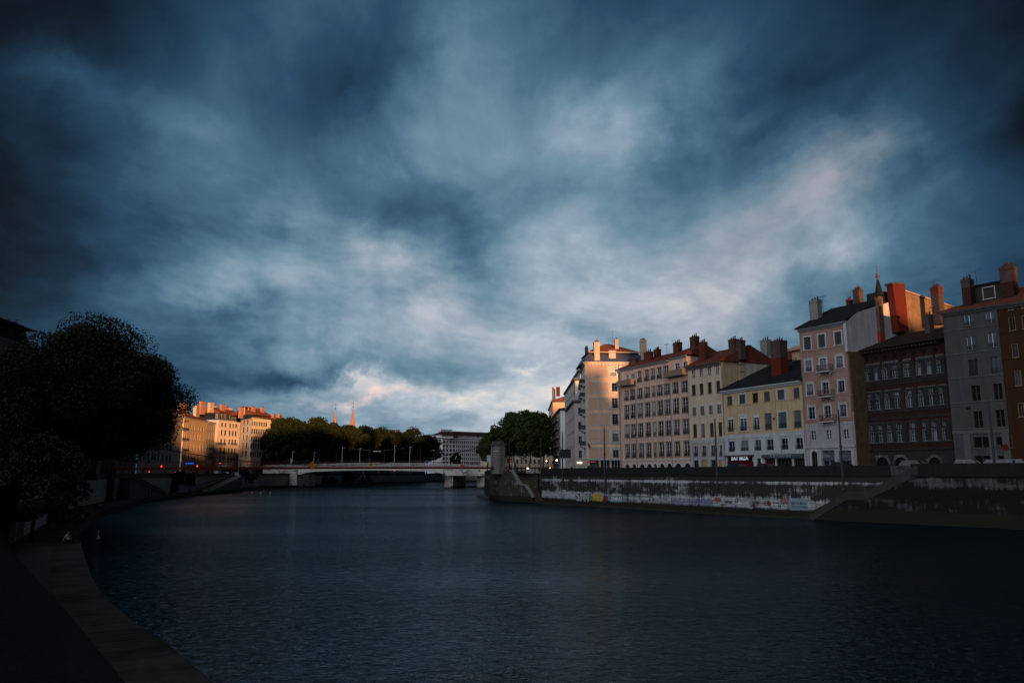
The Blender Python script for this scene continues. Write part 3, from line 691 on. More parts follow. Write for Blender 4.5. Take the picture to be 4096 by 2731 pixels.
    GS = mat('grey_pier_stone', (.24, .25, .26), .9, .2, 1.2, .2, fine=.1)
    zb1 = f.uz(*Z6(300, 1195))[1]; edges = [170]+[(a+b_)/2 for a, b_ in ((212, 296), (296, 384), (384, 470))]+[510]
    for k, xe in enumerate((182, 255, 341, 427, 503)):
        u = f.uz(*Z6(xe, 1300))[0]; w = .9 if k in (1, 2, 3) else .5; u = max(w/2+.02, min(f.L-w/2-.02, u))
        a = MB(); a.obox(f.pt(u-w/2, ZB, -.12), f.d, f.n, w, .122, zb1-ZB); a.build('pilaster', GS, b.root, b.org)
    b.band(f, zb1, .75, .16, GS); b.band(f, f.uz(*Z6(212, 1340))[1]-.5, .55, .06, GS)
    b.cornice(f, zt+.3, STONE_D, .6, brackets=True)
    for y in (1160,): b.band(f, f.uz(*Z6(300, y))[1], .1, .07, P)
    for k in (1, 3):     # posters in the doorways
        cc = (216, 302, 390, 476)[k]; u = f.uz(*Z6(cc, 1410))[0]; a = MB(); a.obox(f.pt(u-.5, ZB+.3, .05), f.d, f.n, 1.0, .04, 2.4); a.build('poster', mat('gold_poster', (.30, .17, .06), .7, .6, 3.0), b.root, b.org)
    b.roof(f, zt+.35, 14, 3.4, TILE)
    sd = f.side()
    b.poly('gable_wall', sd, [Z6(483, 700), Z6(478, 372), Z6(545, 325), Z6(640, 288), Z6(700, 270), Z6(850, 352), Z6(985, 305), Z6(1010, 560)], .4, mat('tan_gable', (.37, .27, .18), .9, .17, .5, .24), off=-.02)
    b.poly('gable_wall', sd, [Z6(705, 600), Z6(700, 285), Z6(850, 362), Z6(983, 312), Z6(1000, 560)], .3, mat('grey_gable', (.34, .30, .255), .9, .17, .5, .24), off=-.35)
    for y0, y1 in ((270, 318), (330, 395), (405, 468), (478, 560)):
        b.poly('quoin', sd, [Z6(652, y1), Z6(652, y0), Z6(702, y0), Z6(706, y1)], .15, mat('quoin_stone', (.33, .26, .2), .9, .2, 1.0), off=-.5)
    add_window(b.root, b.org, Frame(sd.pt(0, 0, -.36), sd.pt(30, 0, -.36)), sd.uz(*Z6(782, 485), -.36)[0], sd.uz(*Z6(782, 482), -.36)[1], 1.4, 1.0, dict(frame='white', sw=.1, bars=0), b.rnd, pane=0)
    for x, y0, y1, w, o, mm in ((590, 158, 300, 72, 4, BRICK_D), (662, 168, 290, 62, 4.5, BRICK_D), (915, 165, 300, 84, 16, mat('grey_stack', (.16, .16, .16), .9, .2, 1, .2))):
        b.chim(f, Z6(x, 0)[0], Z6(0, y0)[1], Z6(0, y1)[1], w*.3955, o, mm, 1.2, 3, mat2=BRICK, split=.0)
    a = roof_mesh(f, f.L-3, f.L+13, zt+1.0, 8, 2.4, off0=15); a.build('rear_roof', TILE, b.root, b.org)

    # ---------- low yellow house above white shopfronts
    P = mat('ochre_yellow_render', (.33, .25, .15), .9, .17, .5, .24, fine=.05)
    b = Building('low ochre yellow house under a dark slate roof, white lower storey and two dark shopfronts', ROW, seed=11)
    f = segment(368500, 480, 2904, 3228); b.start(f.P0, ZB)
    zt = f.uz(*Z6(880, 632))[1]; Wp = mat('white_pier_paint', (.29, .31, .33), .85, .17, .8, .24)
    wins = []
    A = dict(frame='brown', sur='brown', sw=.0, bars=2); Ab = dict(frame='brown', sur='stone', sw=.3, bars=2)
    c, yr = cols5(Z6, [(552, 52), (681, 62), (811, 56), (930, 58), (1074, 72), (1230, 62)], 740)
    wins += grid(f, c, yr, rows5(Z6, [(688, 782)]), Z6(811, 0)[0], A, 0, rstyles={(0, 1): Ab, (0, 4): Ab})
    c, yr = cols5(Z6, [(560, 56), (690, 70), (822, 60), (945, 62), (1090, 84), (1243, 66)], 980)
    Bw = dict(frame='white', sur='stone', sw=.0, bars=2, rail=1, blind=.5); Bs = dict(kind='closed', shut='blue', sur='brown', sw=.1, rail=1)
    wins += grid(f, c, yr, rows5(Z6, [(905, 1062)]), Z6(822, 0)[0], Bw, 0, rstyles={(0, 3): Bs, (0, 4): dict(kind='closed', shut='blue', sur='stone', sw=.3, rail=1), (0, 5): Bs, (0, 1): dict(Bw, sw=.3)})
    c, yr = cols5(Z6, [(576, 64), (708, 78), (842, 64), (966, 70), (1112, 72), (1262, 76)], 1210)
    wins += grid(f, c, yr, rows5(Z6, [(1160, 1268)]), Z6(842, 0)[0], dict(frame='grey', sur='white', sw=.0, bars=1, rail=1, panel=1.0, fold='grey', sill=0), 0)
    # shopfront openings
    def op(Z, x0, x1, ytop, st, pane=0):
        u0, z1 = f.uz(*Z(x0, ytop)); u1, _ = f.uz(*Z(x1, ytop)); wins.append(((u0+u1)/2, ZB+.12, q05(u1-u0), q05(z1-ZB-.12), st, pane))
    shop = dict(frame='brown', sur='dark', sw=.06, bars=0, leaves=4, sill=0)
    op(Z6, 535, 798, 1335, shop, 3); op(Z6, 835, 882, 1350, dict(frame='brown', sur='dark', sw=.05, bars=0, sill=0), 3); op(Z6, 915, 1010, 1350, shop, 3); op(Z6, 1030, 1180, 1350, shop, 3); op(Z6, 1205, 1310, 1350, shop, 3)
    b.facade(f, ZB, zt, wins, P, D=20)
    zw = f.uz(*Z6(842, 1110))[1]
    # white painted storey: skin with the openings, then piers
    def skin(f, z0, z1, wins, m, name='lower_facade'):
        fo = Frame(f.pt(0, 0, -.035), f.pt(f.L, 0, -.035)); a = MB(); holes_wall(a, fo, f.L, z0, z1, [(w[0]-w[2]/2, w[0]+w[2]/2, w[1], w[1]+w[3]) for w in wins if w[1] < z1 and w[1]+w[3] > z0], depth=.03); a.build(name, m, b.root, b.org)
    globals()['skin_fn'] = skin
    skin(f, ZB, zw, wins, Wp)
    pe = [(500, 545), (610, 668), (748, 808), (878, 930), (1002, 1074), (1150, 1222), (1302, 1325)]
    zlo = f.uz(*Z6(842, 1310))[1]
    for x0, x1 in pe:
        u0 = max(0, f.uz(*Z6(x0, 1210))[0]); u1 = min(f.L, f.uz(*Z6(x1, 1210))[0]); a = MB(); a.obox(f.pt(u0, zlo, -.14), f.d, f.n, u1-u0, .142, zw-zlo); a.build('pilaster', Wp, b.root, b.org)
    b.band(f, zw-.45, .75, .19, Wp); b.band(f, f.uz(*Z6(842, 796))[1], .12, .07, P); b.cornice(f, zt+.3, mat('white_eave', (.36, .38, .38)), .75)
    for x in (806, 890): u = f.uz(*Z6(x, 1400))[0]; a = MB(); a.obox(f.pt(u-.4, ZB, -.1), f.d, f.n, .8, .102, zlo-ZB-.02); a.build('pilaster', Wp, b.root, b.org)
    # awning boards with lettering
    def fascia(x0, x1, yt, yb, m, out=.5, y=1340):
        u0, z1 = f.uz(*Z6(x0, yt)); u1, _ = f.uz(*Z6(x1, yt)); z0 = f.uz(*Z6(x0, yb))[1]
        a = MB(); a.obox(f.pt(u0, z0, -out), f.d, f.n, u1-u0, out, z1-z0); return a.build('shop_fascia', m, b.root, b.org)
    fascia(530, 805, 1318, 1333, mat('dark_canopy', (.03, .028, .028)), .8)
    a = MB(); u0, u1 = f.uz(*Z6(535, 1400))[0], f.uz(*Z6(800, 1400))[0]; z1 = f.uz(*Z6(640, 1378))[1]; a.obox(f.pt(u0, ZB, -.12), f.d, f.n, u1-u0, .10, z1-ZB); a.build('shopfront', mat('dark_red_shop', (.055, .006, .007), .6, .05), b.root, b.org)
    fs = fascia(895, 1310, 1310, 1345, mat('slate_blue_fascia', (.045, .058, .072), .6, .05), .55)
    def text(parent, s, f_, u, z, off, size, m, bold=.0, extr=.01, align='CENTER', sx=1, name='lettering', tilt=0):
        cu = bpy.data.curves.new(name, 'FONT'); cu.body = s; cu.size = size; cu.align_x = align; cu.extrude = extr; cu.offset = bold; cu.resolution_u = 3
        o = bpy.data.objects.new(name, cu); COL.objects.link(o); dg = bpy.context.evaluated_depsgraph_get(); me = bpy.data.meshes.new_from_object(o.evaluated_get(dg)); bpy.data.objects.remove(o); bpy.data.curves.remove(cu)
        me.materials.clear(); me.materials.append(m)
        T = Matrix.Translation(f_.pt(u, z, off)-(parent_org(parent))) @ Matrix.Rotation(f_.ang, 4, 'Z') @ Matrix.Rotation(R(90), 4, 'X') @ Matrix.Rotation(tilt, 4, 'Z') @ Matrix.Diagonal((sx, 1, 1, 1))
        me.transform(T); return link(name, me, parent)
    globals()['text'] = text
    Lw = mat('sign_white', (.5, .55, .6), .5, 0); Lg = mat('sign_grey', (.17, .20, .23), .5, 0)
    u, z = f.uz(*Z6(1048, 1336), -.56); text(fs, 'VERAN', f, u, z, -.57, 1.25, Lg, .0, sx=1.15)
    u, z = f.uz(*Z6(1160, 1334), -.56); text(fs, '&', f, u, z, -.57, 1.0, Lg)
    fb = fascia(590, 725, 1342, 1366, mat('black_board', (.008, .008, .009)), .2)
    u, z = f.uz(*Z6(654, 1362), -.22); text(fb, 'BAY IBIZA', f, u, z, -.23, .95, mat('lit_letters', (.7, .75, .8), .5, 0, emit=(.75, .85, 1.0, .25)), .03, sx=1.05)
    b.pipe(f, .15, ZB, zt); b.pipe(f, f.uz(*Z6(1018, 800))[0], zw, zt, P)
    b.roof(f, zt+.4, 20, 5.6, SLATE, over=.8, ridge=.62, hipR=-1)
    b.chim(f, Z6(1048, 0)[0], Z6(0, 178)[1], Z6(0, 530)[1], 118*.3955, 4.0, BRICK_R, 1.9, 4, mat2=BRICK_D, split=.40)
    b.chim(f, Z6(1212, 0)[0], Z6(0, 375)[1], Z6(0, 440)[1], 60*.3955, 13, BRICK_D, 1.2, 2)
    a = MB(); u, z = f.uz(*Z6(1222, 300), 15); a.obox(f.pt(u, zt, 14), f.d, f.n, 3.5, 2.0, z-zt+1.5); a.obox(f.pt(u-.8, z+.6, 13.2), f.d, f.n, 4.5, 3.0, .5); a.build('rear_dormer', PLAST_T, b.root, b.org)

    # ---------- tall pink house with balconies, white gable behind
    P = mat('dimmed_rose_render', (.215, .135, .118), .9, .17, .5, .24, fine=.05)  # rose darkened a little to stand in for falloff toward the right edge
    b = Building('tall rose house with middle iron balconies, beside it a white gable wall and spired turret', ROW, seed=13)
    f = segment(417500, 100, 3230, 3432); b.start(f.P0, ZB)
    zt = f.uz(*Z7(320, 470))[1]
    A = dict(kind='closed', sur='stone', sw=.22); Bs = dict(frame='grey', sur='stone', sw=.3, bars=3, rail=1, hood=1); Cw = dict(frame='grey', sur='stone', sw=.22, bars=2, rail=1, hood=1)
    wins = []
    for (yt, yb, xs, w, st) in ((518, 612, (233, 337, 456), 48, A), (690, 772, (243, 348, 468), 44, Bs), (862, 945, (253, 365, 480), 46, Cw), (1030, 1118, (265, 380, 492), 46, Cw), (1205, 1275, (277, 388, 512), 40, dict(frame='white', sur='stone', sw=.12, bars=2))):
        c, yr = cols5(Z7, xs, (yt+yb)/2, w); wins += grid(f, c, yr, rows5(Z7, [(yt, yb)]), Z7(xs[1], 0)[0], st, 0, rstyles={(0, 1): dict(st, rail=0, sill=0)} if 600 < yt < 1100 else None, panes={(0, k): 1 for k in range(3)} if yt == 690 else None)
    u0, z1 = f.uz(*Z7(262, 1362)); u1 = f.uz(*Z7(305, 1362))[0]; wins.append(((u0+u1)/2, ZB+.1, q05(u1-u0), q05(z1-ZB), dict(frame='brown', sur='stone', arch=1, sill=0, sw=.3, bars=0), 3))
    for x0, x1 in ((342, 430), (462, 548)):
        u0, z1 = f.uz(*Z7(x0, 1355)); u1 = f.uz(*Z7(x1, 1355))[0]; wins.append(((u0+u1)/2, ZB+.1, q05(u1-u0), q05(z1-ZB-.1), dict(frame='grey', sur='dark', sill=0, sw=.04, bars=0, leaves=2), 0))
    b.facade(f, ZB, zt, wins, P, D=12)
    WG = mat('pale_rusticated_stone', (.24, .24, .255), .9, .17, 1, .24)
    zs = f.uz(*Z7(400, 1168))[1]; zs0 = f.uz(*Z7(400, 1318))[1]
    xs = [(215, 256), (297, 366), (410, 490), (533, 575)]
    fo = Frame(f.pt(0, 0, -.035), f.pt(f.L, 0, -.035)); a = MB(); holes_wall(a, fo, f.L, ZB, zs, [(w[0]-w[2]/2, w[0]+w[2]/2, w[1], w[1]+w[3]) for w in wins if w[1] < zs], depth=.03); a.build('lower_facade', WG, b.root, b.org)
    for x0, x1 in xs:
        ua = max(0, f.uz(*Z7(x0, 1240))[0]); ub = min(f.L, f.uz(*Z7(x1, 1240))[0])
        for k in range(8):
            a = MB(); h = (zs-zs0)/8; a.obox(f.pt(ua, zs0+k*h, -.10), f.d, f.n, ub-ua, .102, h-.05)
            a.build('rusticated_course', WG, b.root, b.org)
    b.band(f, zs, .3, .14, WG); b.band(f, zs0-.35, .35, .25, WG)
    zg0 = f.uz(*Z7(400, 1345))[1]
    for x0, x1 in ((222, 250), (312, 338), (433, 458), (553, 585)):
        ua = max(0, f.uz(*Z7(x0, 1400))[0]); ub = min(f.L, f.uz(*Z7(x1, 1400))[0]); a = MB(); a.obox(f.pt(ua, ZB, -.12), f.d, f.n, ub-ua, .122, zg0-ZB); a.build('pilaster', WG, b.root, b.org)
    for y in (625, 795, 968, 1142): b.band(f, f.uz(*Z7(370, y))[1], .14, .08, P)
    for x, wtx in ((385, 'VERAN'), (505, 'VERAN')):
        u0, z1 = f.uz(*Z7(x-42, 1360)); a = MB(); a.obox(f.pt(u0, z1-1.5, .02), f.d, f.n, f.uz(*Z7(x+42, 1360))[0]-u0, .06, 1.35); sg = a.build('shop_fascia', mat('slate_blue_fascia', (.045, .058, .072)), b.root, b.org)
        u = (u0+f.uz(*Z7(x+42, 1360))[0])/2; text(sg, wtx, f, u-.6, z1-.95, -.01, .6, Lg)
    for y0, y1, x0, x1 in ((752, 800, 293, 398), (930, 980, 302, 410), (1108, 1158, 314, 424)):
        u0, z = f.uz(*Z7(x0+6, y1-8), -1); u1 = f.uz(*Z7(x1-2, y1), -1)[0]; b.balcony(f, u0, u1, z+.1, 1.1, 1.05, mat('rust_iron', (.05, .03, .028), .7, .1))
    b.cornice(f, zt+.3, GUTTER, .5); b.pipe(f, f.L-.3, ZB, zt, P); b.pipe(f, .2, ZB, f.uz(*Z7(200, 700))[1], P)
    b.roof(f, zt+.35, 16, 4.6, SLATE, u1=f.L-.6, ridge=.6)
    sd = f.side()
    b.poly('side_wall', sd, [Z7(600, 1460), Z7(532, 632), Z7(640, 640), Z7(720, 1460)], .4, mat('rough_tan_ashlar', (.085, .058, .035), .9, .35, 1.5, .2, fine=.3), off=-.03)
    b.poly('gable_wall', sd, [Z7(524, 640), Z7(510, 440), Z7(548, 400), Z7(592, 362), Z7(636, 345), Z7(740, 312), Z7(862, 272), Z7(900, 545), Z7(800, 572), Z7(592, 642)], .5, mat('white_gable', (.34, .33, .33), .9, .17, .4, .24), off=-.06)
    b.poly('gable_wall', sd, [Z7(890, 540), Z7(862, 200), Z7(938, 202), Z8(585, 325), Z8(600, 480), Z8(300, 500)], .5, mat('rough_tan_gable', (.17, .105, .062), .9, .35, .7, .2, fine=.35), off=-.10)
    b.poly('coping', sd, [Z7(905, 203), Z7(938, 197), Z8(585, 320), Z8(585, 327), Z7(938, 206), Z7(905, 212)], .8, mat('coping_tiles', (.35, .22, .14)), off=-.3)
    # red flue standing against the gable
    def flue(name, Z, x0, x1, y0, y1, m, off, th, xb0=None, xb1=None):
        return b.poly(name, sd, [Z(xb0 or x0, y1), Z(x0, y0), Z(x1, y0), Z(xb1 or x1, y1)], th, m, off=off)
    fl = flue('chimney', Z7, 848, 934, 150, 498, BRICK_R, -1.3, 1.2, 893, 965); flue('chimney_cap', Z7, 844, 938, 143, 158, BRICK_D, -1.4, 1.4)
    flue('chimney', Z7, 740, 776, 240, 500, mat('mottled_brick', (.10, .06, .045), .9, .5, 1.6, .1, fine=.5), -.6, .55, 760, 790); flue('chimney', Z7, 758, 791, 498, 600, mat('red_foot', (.18, .035, .03)), -.61, .6, 764, 797)
    # turret cone and finial
    u, z = sd.uz(*Z7(752, 240), -.4); ztp = sd.uz(*Z7(737, 128), -.4)[1]; zf = sd.uz(*Z7(729, 12), -.4)[1]; a = MB()
    a.ring([(.78, z-.1), (.72, z+.1), (.52, z+(ztp-z)*.4), (.30, z+(ztp-z)*.8), (.2, ztp)], sd.pt(u-.1, 0, -.4)-Vector((b.org.x, b.org.y, b.org.z)), 8)
    tc = a.build('turret', SLATE, b.root); a = MB(); prof = [(.10, ztp)]
    hgt = zf-ztp
    for k, rr in ((.08, .28), (.14, .1), (.24, .4), (.27, .12), (.40, .3), (.43, .08), (.6, .06), (.62, .16), (.66, .05), (1.0, .03)): prof.append((rr, ztp+hgt*k))
    a.ring(prof, sd.pt(u-.1, 0, -.4)-b.org, 8); c0 = sd.pt(u-.1, 0, -.4)-b.org
    a.bar(c0+Vector((-.45, 0, ztp+hgt*.82)), c0+Vector((.45, 0, ztp+hgt*.82)), .04); a.build('finial', mat('finial_lead', (.12, .09, .08)), tc)
    GR = mat('grey_stack', (.16, .16, .16))
    for x, y0, y1, w, o, mm, pt in ((290, 285, 420, 92, 4, GR, 3), (537, 275, 345, 42, 12, BRICK, 2), (597, 205, 355, 68, 10, BRICK_D, 4), (718, 250, 300, 30, 16, BRICK, 2)): b.chim(f, Z7(x, 0)[0], Z7(0, y0)[1], Z7(0, y1)[1], w*.555*.8, o, mm, 1.2, pt)
    a = MB(); u, z = sd.uz(*Z7(830, 215), .6); a.obox(sd.pt(u-2.2, z-3.4, .6), sd.d, sd.n, 4.4, 3, 3.4); a.build('roof_box', SLATE, b.root, b.org)
    antenna(b.rf, b.org, f, Z7(340, 0)[0], Z7(0, 245)[1], Z7(0, 400)[1], 5); antenna(b.rf, b.org, f, Z7(375, 0)[0], Z7(0, 350)[1], Z7(0, 390)[1], 6)
    b.rf_sd = sd

    # ---------- dark red house with mullioned stone windows
    P = mat('dimmed_red_render', (.026, .011, .010), .9, .18, .6, .25, fine=.1)  # red base dimmed: the falloff at frame right is put into the colour
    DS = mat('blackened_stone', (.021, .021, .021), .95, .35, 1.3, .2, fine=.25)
    b = Building('wide dark red house with blackened stone bands, white mullioned windows and deep eaves', ROW, seed=17)
    f = segment(398750, 350, 3475, 3826); b.start(f.P0, ZB)
    zt = f.uz(*Z8(290, 590))[1]
    wins = []; W = dict(frame='grey', sur='dark', sw=.22, bars=2, sill=1); W1 = dict(W, trans=1)  # whitish frames given a grey tone, dimmed along with this house
    S = [(('p', 18), ('p', 75), ('p', 82)),]
    def pair(Zf, xs, yt, yb, w, st):
        c, yr = cols5(Zf, xs, (yt+yb)/2, w); return grid(f, c, yr, rows5(Zf, [(yt, yb)]), Zf(xs[3], 0)[0], st, 0)
    r2x = (-32, 18, 90, 150, 244, 336, 402, 480, 548)
    # bottom row, second row, third row: a small light above a tall one
    for (ys, dx, w) in (((1155, 1195, 1215, 1290), 24, 40), ((920, 955, 972, 1048), 8, 40), ((715, 752, 768, 832), -10, 38)):
        xs = [x+dx for x in ((-38, 22, 92, 158, 256, 350, 416, 494, 560) if dx == 24 else r2x)]
        wins += pair(Z8, xs, ys[0], ys[1], w, dict(W, bars=1, sill=0)); wins += pair(Z8, xs, ys[2], ys[3], w, W)
    ar = []
    for x0, x1 in ((8, 94), (142, 232), (388, 470), (526, 624)):
        u0, z1 = f.uz(*Z8(x0, 1402)); u1 = f.uz(*Z8(x1, 1402))[0]; wins.append(((u0+u1)/2, ZB+.1, q05(u1-u0), q05(z1-ZB-.1), dict(frame='brown', sur='dark', arch=1, sill=0, sw=.35, bars=0, kind='none'), 3))
    wins = [w for w in wins if w[0]-w[2]/2 > .3 and w[0]+w[2]/2 < f.L-.1]
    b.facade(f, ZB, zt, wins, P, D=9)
    for y in (712, 838, 856, 912, 1062, 1112, 1148, 1296): b.band(f, f.uz(*Z8(290, y))[1]-.12, .30, .07, DS)
    zlo = f.uz(*Z8(290, 1350))[1]; b.band(f, zlo, .28, .3, DS)
    for k, x in enumerate((-8, 52, 122, 197, 290, 372, 448, 514, 588)):
        u = f.uz(*Z8(x, 1000))[0]
        if .5 < u < f.L-.4:
            zz = [(f.uz(*Z8(290, 700))[1], f.uz(*Z8(290, 840))[1]), (f.uz(*Z8(290, 905))[1], f.uz(*Z8(290, 1065))[1]), (f.uz(*Z8(290, 1140))[1], f.uz(*Z8(290, 1300))[1])]
            a = MB()
            for z1, z0 in zz: a.obox(f.pt(u-.38, z0, -.10), f.d, f.n, .76, .102, z1-z0)
            a.build('stone_pier', DS, b.root, b.org)
    a = MB(); holes = [(w[0]-w[2]/2, w[0]+w[2]/2, w[1], w[1]+w[3]) for w in wins if w[4].get('arch')]
    fo = Frame(f.pt(0, 0, -.06), f.pt(f.L, 0, -.06)); holes_wall(a, fo, f.L, ZB, zlo, holes, depth=.06); a.build('stone_base', DS, b.root, b.org)
    n = 22
    a = MB()
    for k in range(n): a.obox(f.pt(.3+(f.L-.6)*k/n, zt-.35, -1.0), f.d, f.n, .16, 1.0, .28)
    a.build('eave_brackets', mat('eave_wood', (.05, .035, .028)), b.root, b.org)
    for k in range(8):
        u = 1.2+(f.L-2)*k/7.5; a = MB(); a.ring([(.01, -.02), (.30, -.02), (.30, .12), (.01, .12)], (0, 0, 0), 10)
        me = a.mesh('oculus', DARK); o = link('oculus', me, b.root, f.pt(u, zt-1.2, -.02)-b.org, f.ang); o.rotation_euler = (R(90), 0, f.ang)
    b.roof(f, zt+.1, 12, 3.6, tile_mat('brown_tiles', (.028, .019, .016)), over=1.2, ridge=.85)
    b.chim(f, Z8(385, 0)[0], Z8(0, 385)[1], Z8(0, 500)[1], 48*.555, 6, BRICK_D, 1.0, 2)
    b.chim(f, Z8(443, 0)[0], Z8(0, 190)[1], Z8(0, 400)[1], 72*.555, 17, BRICK_D, 1.3, 4, mat2=BRICK, split=.2)
    LD = mat('dim_letters', (.20, .21, .22), .6, 0)
    fit_text(b.root, f, 'F I E S T A', (3502, 3551, 1820.5, 1827), LD, -.09, .02, name='lettering'); fit_text(b.root, f, 'L O C A', (3579, 3612, 1819.5, 1826), LD, -.09, .02, name='lettering')
    antenna(b.rf, b.org, f, Z8(420, 0)[0], Z8(0, 320)[1], Z8(0, 420)[1], 6); antenna(b.rf, b.org, f, Z8(420, 0)[0], Z8(0, 135)[1], Z8(0, 200)[1], 17)

    # ---------- grey house
    P = mat('dimmed_grey_render', (.048, .049, .051), .9, .17, .5, .24)  # grey lowered further, standing in for the darkening at frame right
    b = Building('plain grey house, two columns of tall dark windows, attic box between brick stacks', ROW, seed=19)
    f = segment(456000, -200, 3826, 4054); b.start(f.P0, ZB)
    zt = f.uz(*Z8(720, 345))[1]
    wins = []
    for (yt, yb, xs, st, pn) in ((375, 455, (676, 834), dict(frame='white', rail=1, bars=0), 2), (525, 630, (693, 848), dict(frame='white', rail=1, bars=0), 2), (695, 815, (710, 870), dict(frame='brown', rail=1, bars=1), 0), (882, 1000, (728, 888), dict(frame='brown', bars=1), 3), (1070, 1195, (745, 905), dict(frame='brown', bars=1), 3)):
        c, yr = cols5(Z8, xs, (yt+yb)/2, 66); wins += grid(f, c, yr, rows5(Z8, [(yt, yb)]), Z8(xs[0], 0)[0], dict(st, sur='dark', sw=.06), 0, panes={(0, 0): pn, (0, 1): 2 if pn == 0 else pn})
    for x0, x1, y in ((705, 830, 1255), (870, 985, 1255)):
        u0, z1 = f.uz(*Z8(x0, y)); u1 = f.uz(*Z8(x1, y))[0]; z0 = f.uz(*Z8(x0, 1335))[1]; wins.append(((u0+u1)/2, z0, q05(u1-u0), q05(z1-z0), dict(frame='brown', sur='dark', sw=.05, bars=0, leaves=2), 3))
    for x0, x1 in ((715, 835), (885, 985)):
        u0, z1 = f.uz(*Z8(x0, 1392)); u1 = f.uz(*Z8(x1, 1392))[0]; wins.append(((u0+u1)/2, ZB+.1, q05(u1-u0), q05(z1-ZB-.1), dict(frame='brown', sur='dark', sw=.05, bars=0, leaves=2, sill=0), 3))
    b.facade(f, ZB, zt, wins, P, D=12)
    for y in (470, 648, 826, 1005, 1198): b.band(f, f.uz(*Z8(720, y))[1], .14, .09, STONE_D)
    zq = f.uz(*Z8(720, 1205))[1]; b.band(f, zq-.5, .5, .14, STONE_D)
    for x in (668, 850, 1000): u = f.uz(*Z8(x, 1300))[0]; u = max(.5, min(f.L-.5, u)); a = MB(); a.obox(f.pt(u-.45, ZB, -.13), f.d, f.n, .9, .132, zq-.5-ZB); a.build('pilaster', STONE_D, b.root, b.org)
    b.cornice(f, zt+.3, STONE_D, .6); b.roof(f, zt+.35, 12, 2.0, TILE, hipL=2)
    u0, z1 = f.uz(*Z8(705, 178), 3.0); u1 = f.uz(*Z8(915, 178), 3.0)[0]; z0 = zt; bx = b.box('attic_box', f, u0, u1, z0, z1, 3.0, 4, mat('attic_grey', (.03, .026, .026)))
    a = MB(); a.obox(f.pt(u0-.3, z1, 2.7), f.d, f.n, u1-u0+.6, 4.6, .2); a.build('attic_roof', SLATE, b.root, b.org)
    fa = Frame(f.pt(0, 0, 2.9), f.pt(f.L, 0, 2.9)); uu, zz = fa.uz(*Z8(825, 258)); add_window(b.root, b.org, fa, uu, zz, 1.5, 1.6, dict(frame='white', sw=.1, bars=0), b.rnd, pane=2)
    b.chim(f, Z8(665, 0)[0], Z8(0, 135)[1], Z8(0, 300)[1], 78*.555, 1.8, BRICK_N, 1.3, 3, mat2=BRICK_D, split=.25)
    b.chim(f, Z8(958, 0)[0], Z8(0, 50)[1], Z8(0, 250)[1], 112*.555, 2.2, BRICK_N, 1.6, 5, mat2=BRICK_D, split=.4)
    antenna(b.rf, b.org, f, Z8(725, 0)[0], Z8(0, 60)[1], Z8(0, 180)[1], 4)

    # ---------- brown house at the frame's edge
    P = mat('dimmed_ochre_render', (.034, .016, .008), .9, .17, .5, .24)  # darkest base of the row; edge falloff is carried by this colour
    b = Building('dark ochre brown house at the right end of the visible row, small square attic windows', ROW, seed=23)
    f = segment(456000, -200, 4057, 4420); b.start(f.P0, ZB)
    zt = f.uz(*Z8(950, 315))[1]
    wins = []
    c = [(Z8(990, 0)[0], 22), (Z8(1085, 0)[0], 22), (Z8(1200, 0)[0], 22)]
    for j, (yt, yb) in enumerate(((398, 488), (588, 682), (782, 885), (1015, 1110))):
        xs = [(cc+j*12, ww) for cc, ww in c]; wins += grid(f, xs, Z8(0, (yt+yb)/2)[1], rows5(Z8, [(yt, yb)]), Z8(990+j*20, 0)[0], dict(frame='brown', sur='brown', sw=.05, bars=2), 0)
    wins += grid(f, [(Z8(980, 0)[0], 18), (Z8(1080, 0)[0], 18)], Z8(0, 336)[1], rows5(Z8, [(330, 342)]), Z8(980, 0)[0], dict(frame='brown', sur='brown', sw=.05, bars=0), 0)
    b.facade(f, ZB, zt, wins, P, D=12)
    for y in (500, 695, 905): b.band(f, f.uz(*Z8(1000, y))[1], .12, .08, P)
    b.cornice(f, zt+.3, STONE_D, .6); b.roof(f, zt+.35, 12, 3.0, TILE)

    # ---------- foreshortened houses down the quay beyond the corner house
    def quay_house(label, xfar, Yfar, xnear, Ynear, ycor, wallm, sidem, sidew, roofm, seed, rows=6, colsn=4, sidewins=0, wst=None, overh=.5, roofh=1.6, balc=0, zoff=0.0, dside=14):
        b = Building(label, ROW, seed=seed); P0, P1 = base(xfar, Yfar), base(xnear, Ynear); f = Frame(P0, P1); b.start(P1, ZB)
        zt = f.uz(xnear, ycor)[1]; wins = []; fh = (zt-ZB-3.6)/(rows-1)
        wst = wst or dict(frame='grey', sur='stone', sw=.14, bars=1)
        for j in range(rows-1):
            for i in range(colsn): wins.append((f.L*(i+.5)/colsn, ZB+3.9+fh*j, 1.15, q05(min(2.1, fh*.62)), wst))
        for i in range(colsn): wins.append((f.L*(i+.5)/colsn, ZB+.1, 1.9, 2.8, dict(frame='brown', sur='stone', sw=.12, bars=0, sill=0), 3))
        b.facade(f, ZB, zt, wins, wallm, closed=False)
        sd = f.side(); sw = []
        for j in range(rows-1):
            for i in range(sidewins): sw.append((1.6+i*3.2, ZB+3.9+fh*j, 1.2, q05(min(1.9, fh*.6)), wst))
        b.facade(sd, ZB, zt, sw, sidem or wallm, L=sidew, D=f.L*.98)
        for j in range(rows-1): b.band(f, ZB+3.45+fh*j, .12, .08)
        b.cornice(f, zt+.3, STONE_D, overh); b.cornice(sd, zt+.3, STONE_D, overh, 0, sidew)
        b.roof(f, zt+.35, dside, roofh, roofm, over=.5, hipL=2, hipR=3)
        if balc:
            for j in range(rows-1): b.balcony(f, f.L*.15, f.L*.85, ZB+3.8+fh*j, 1.0, 1.0)
        return b, f, sd, zt
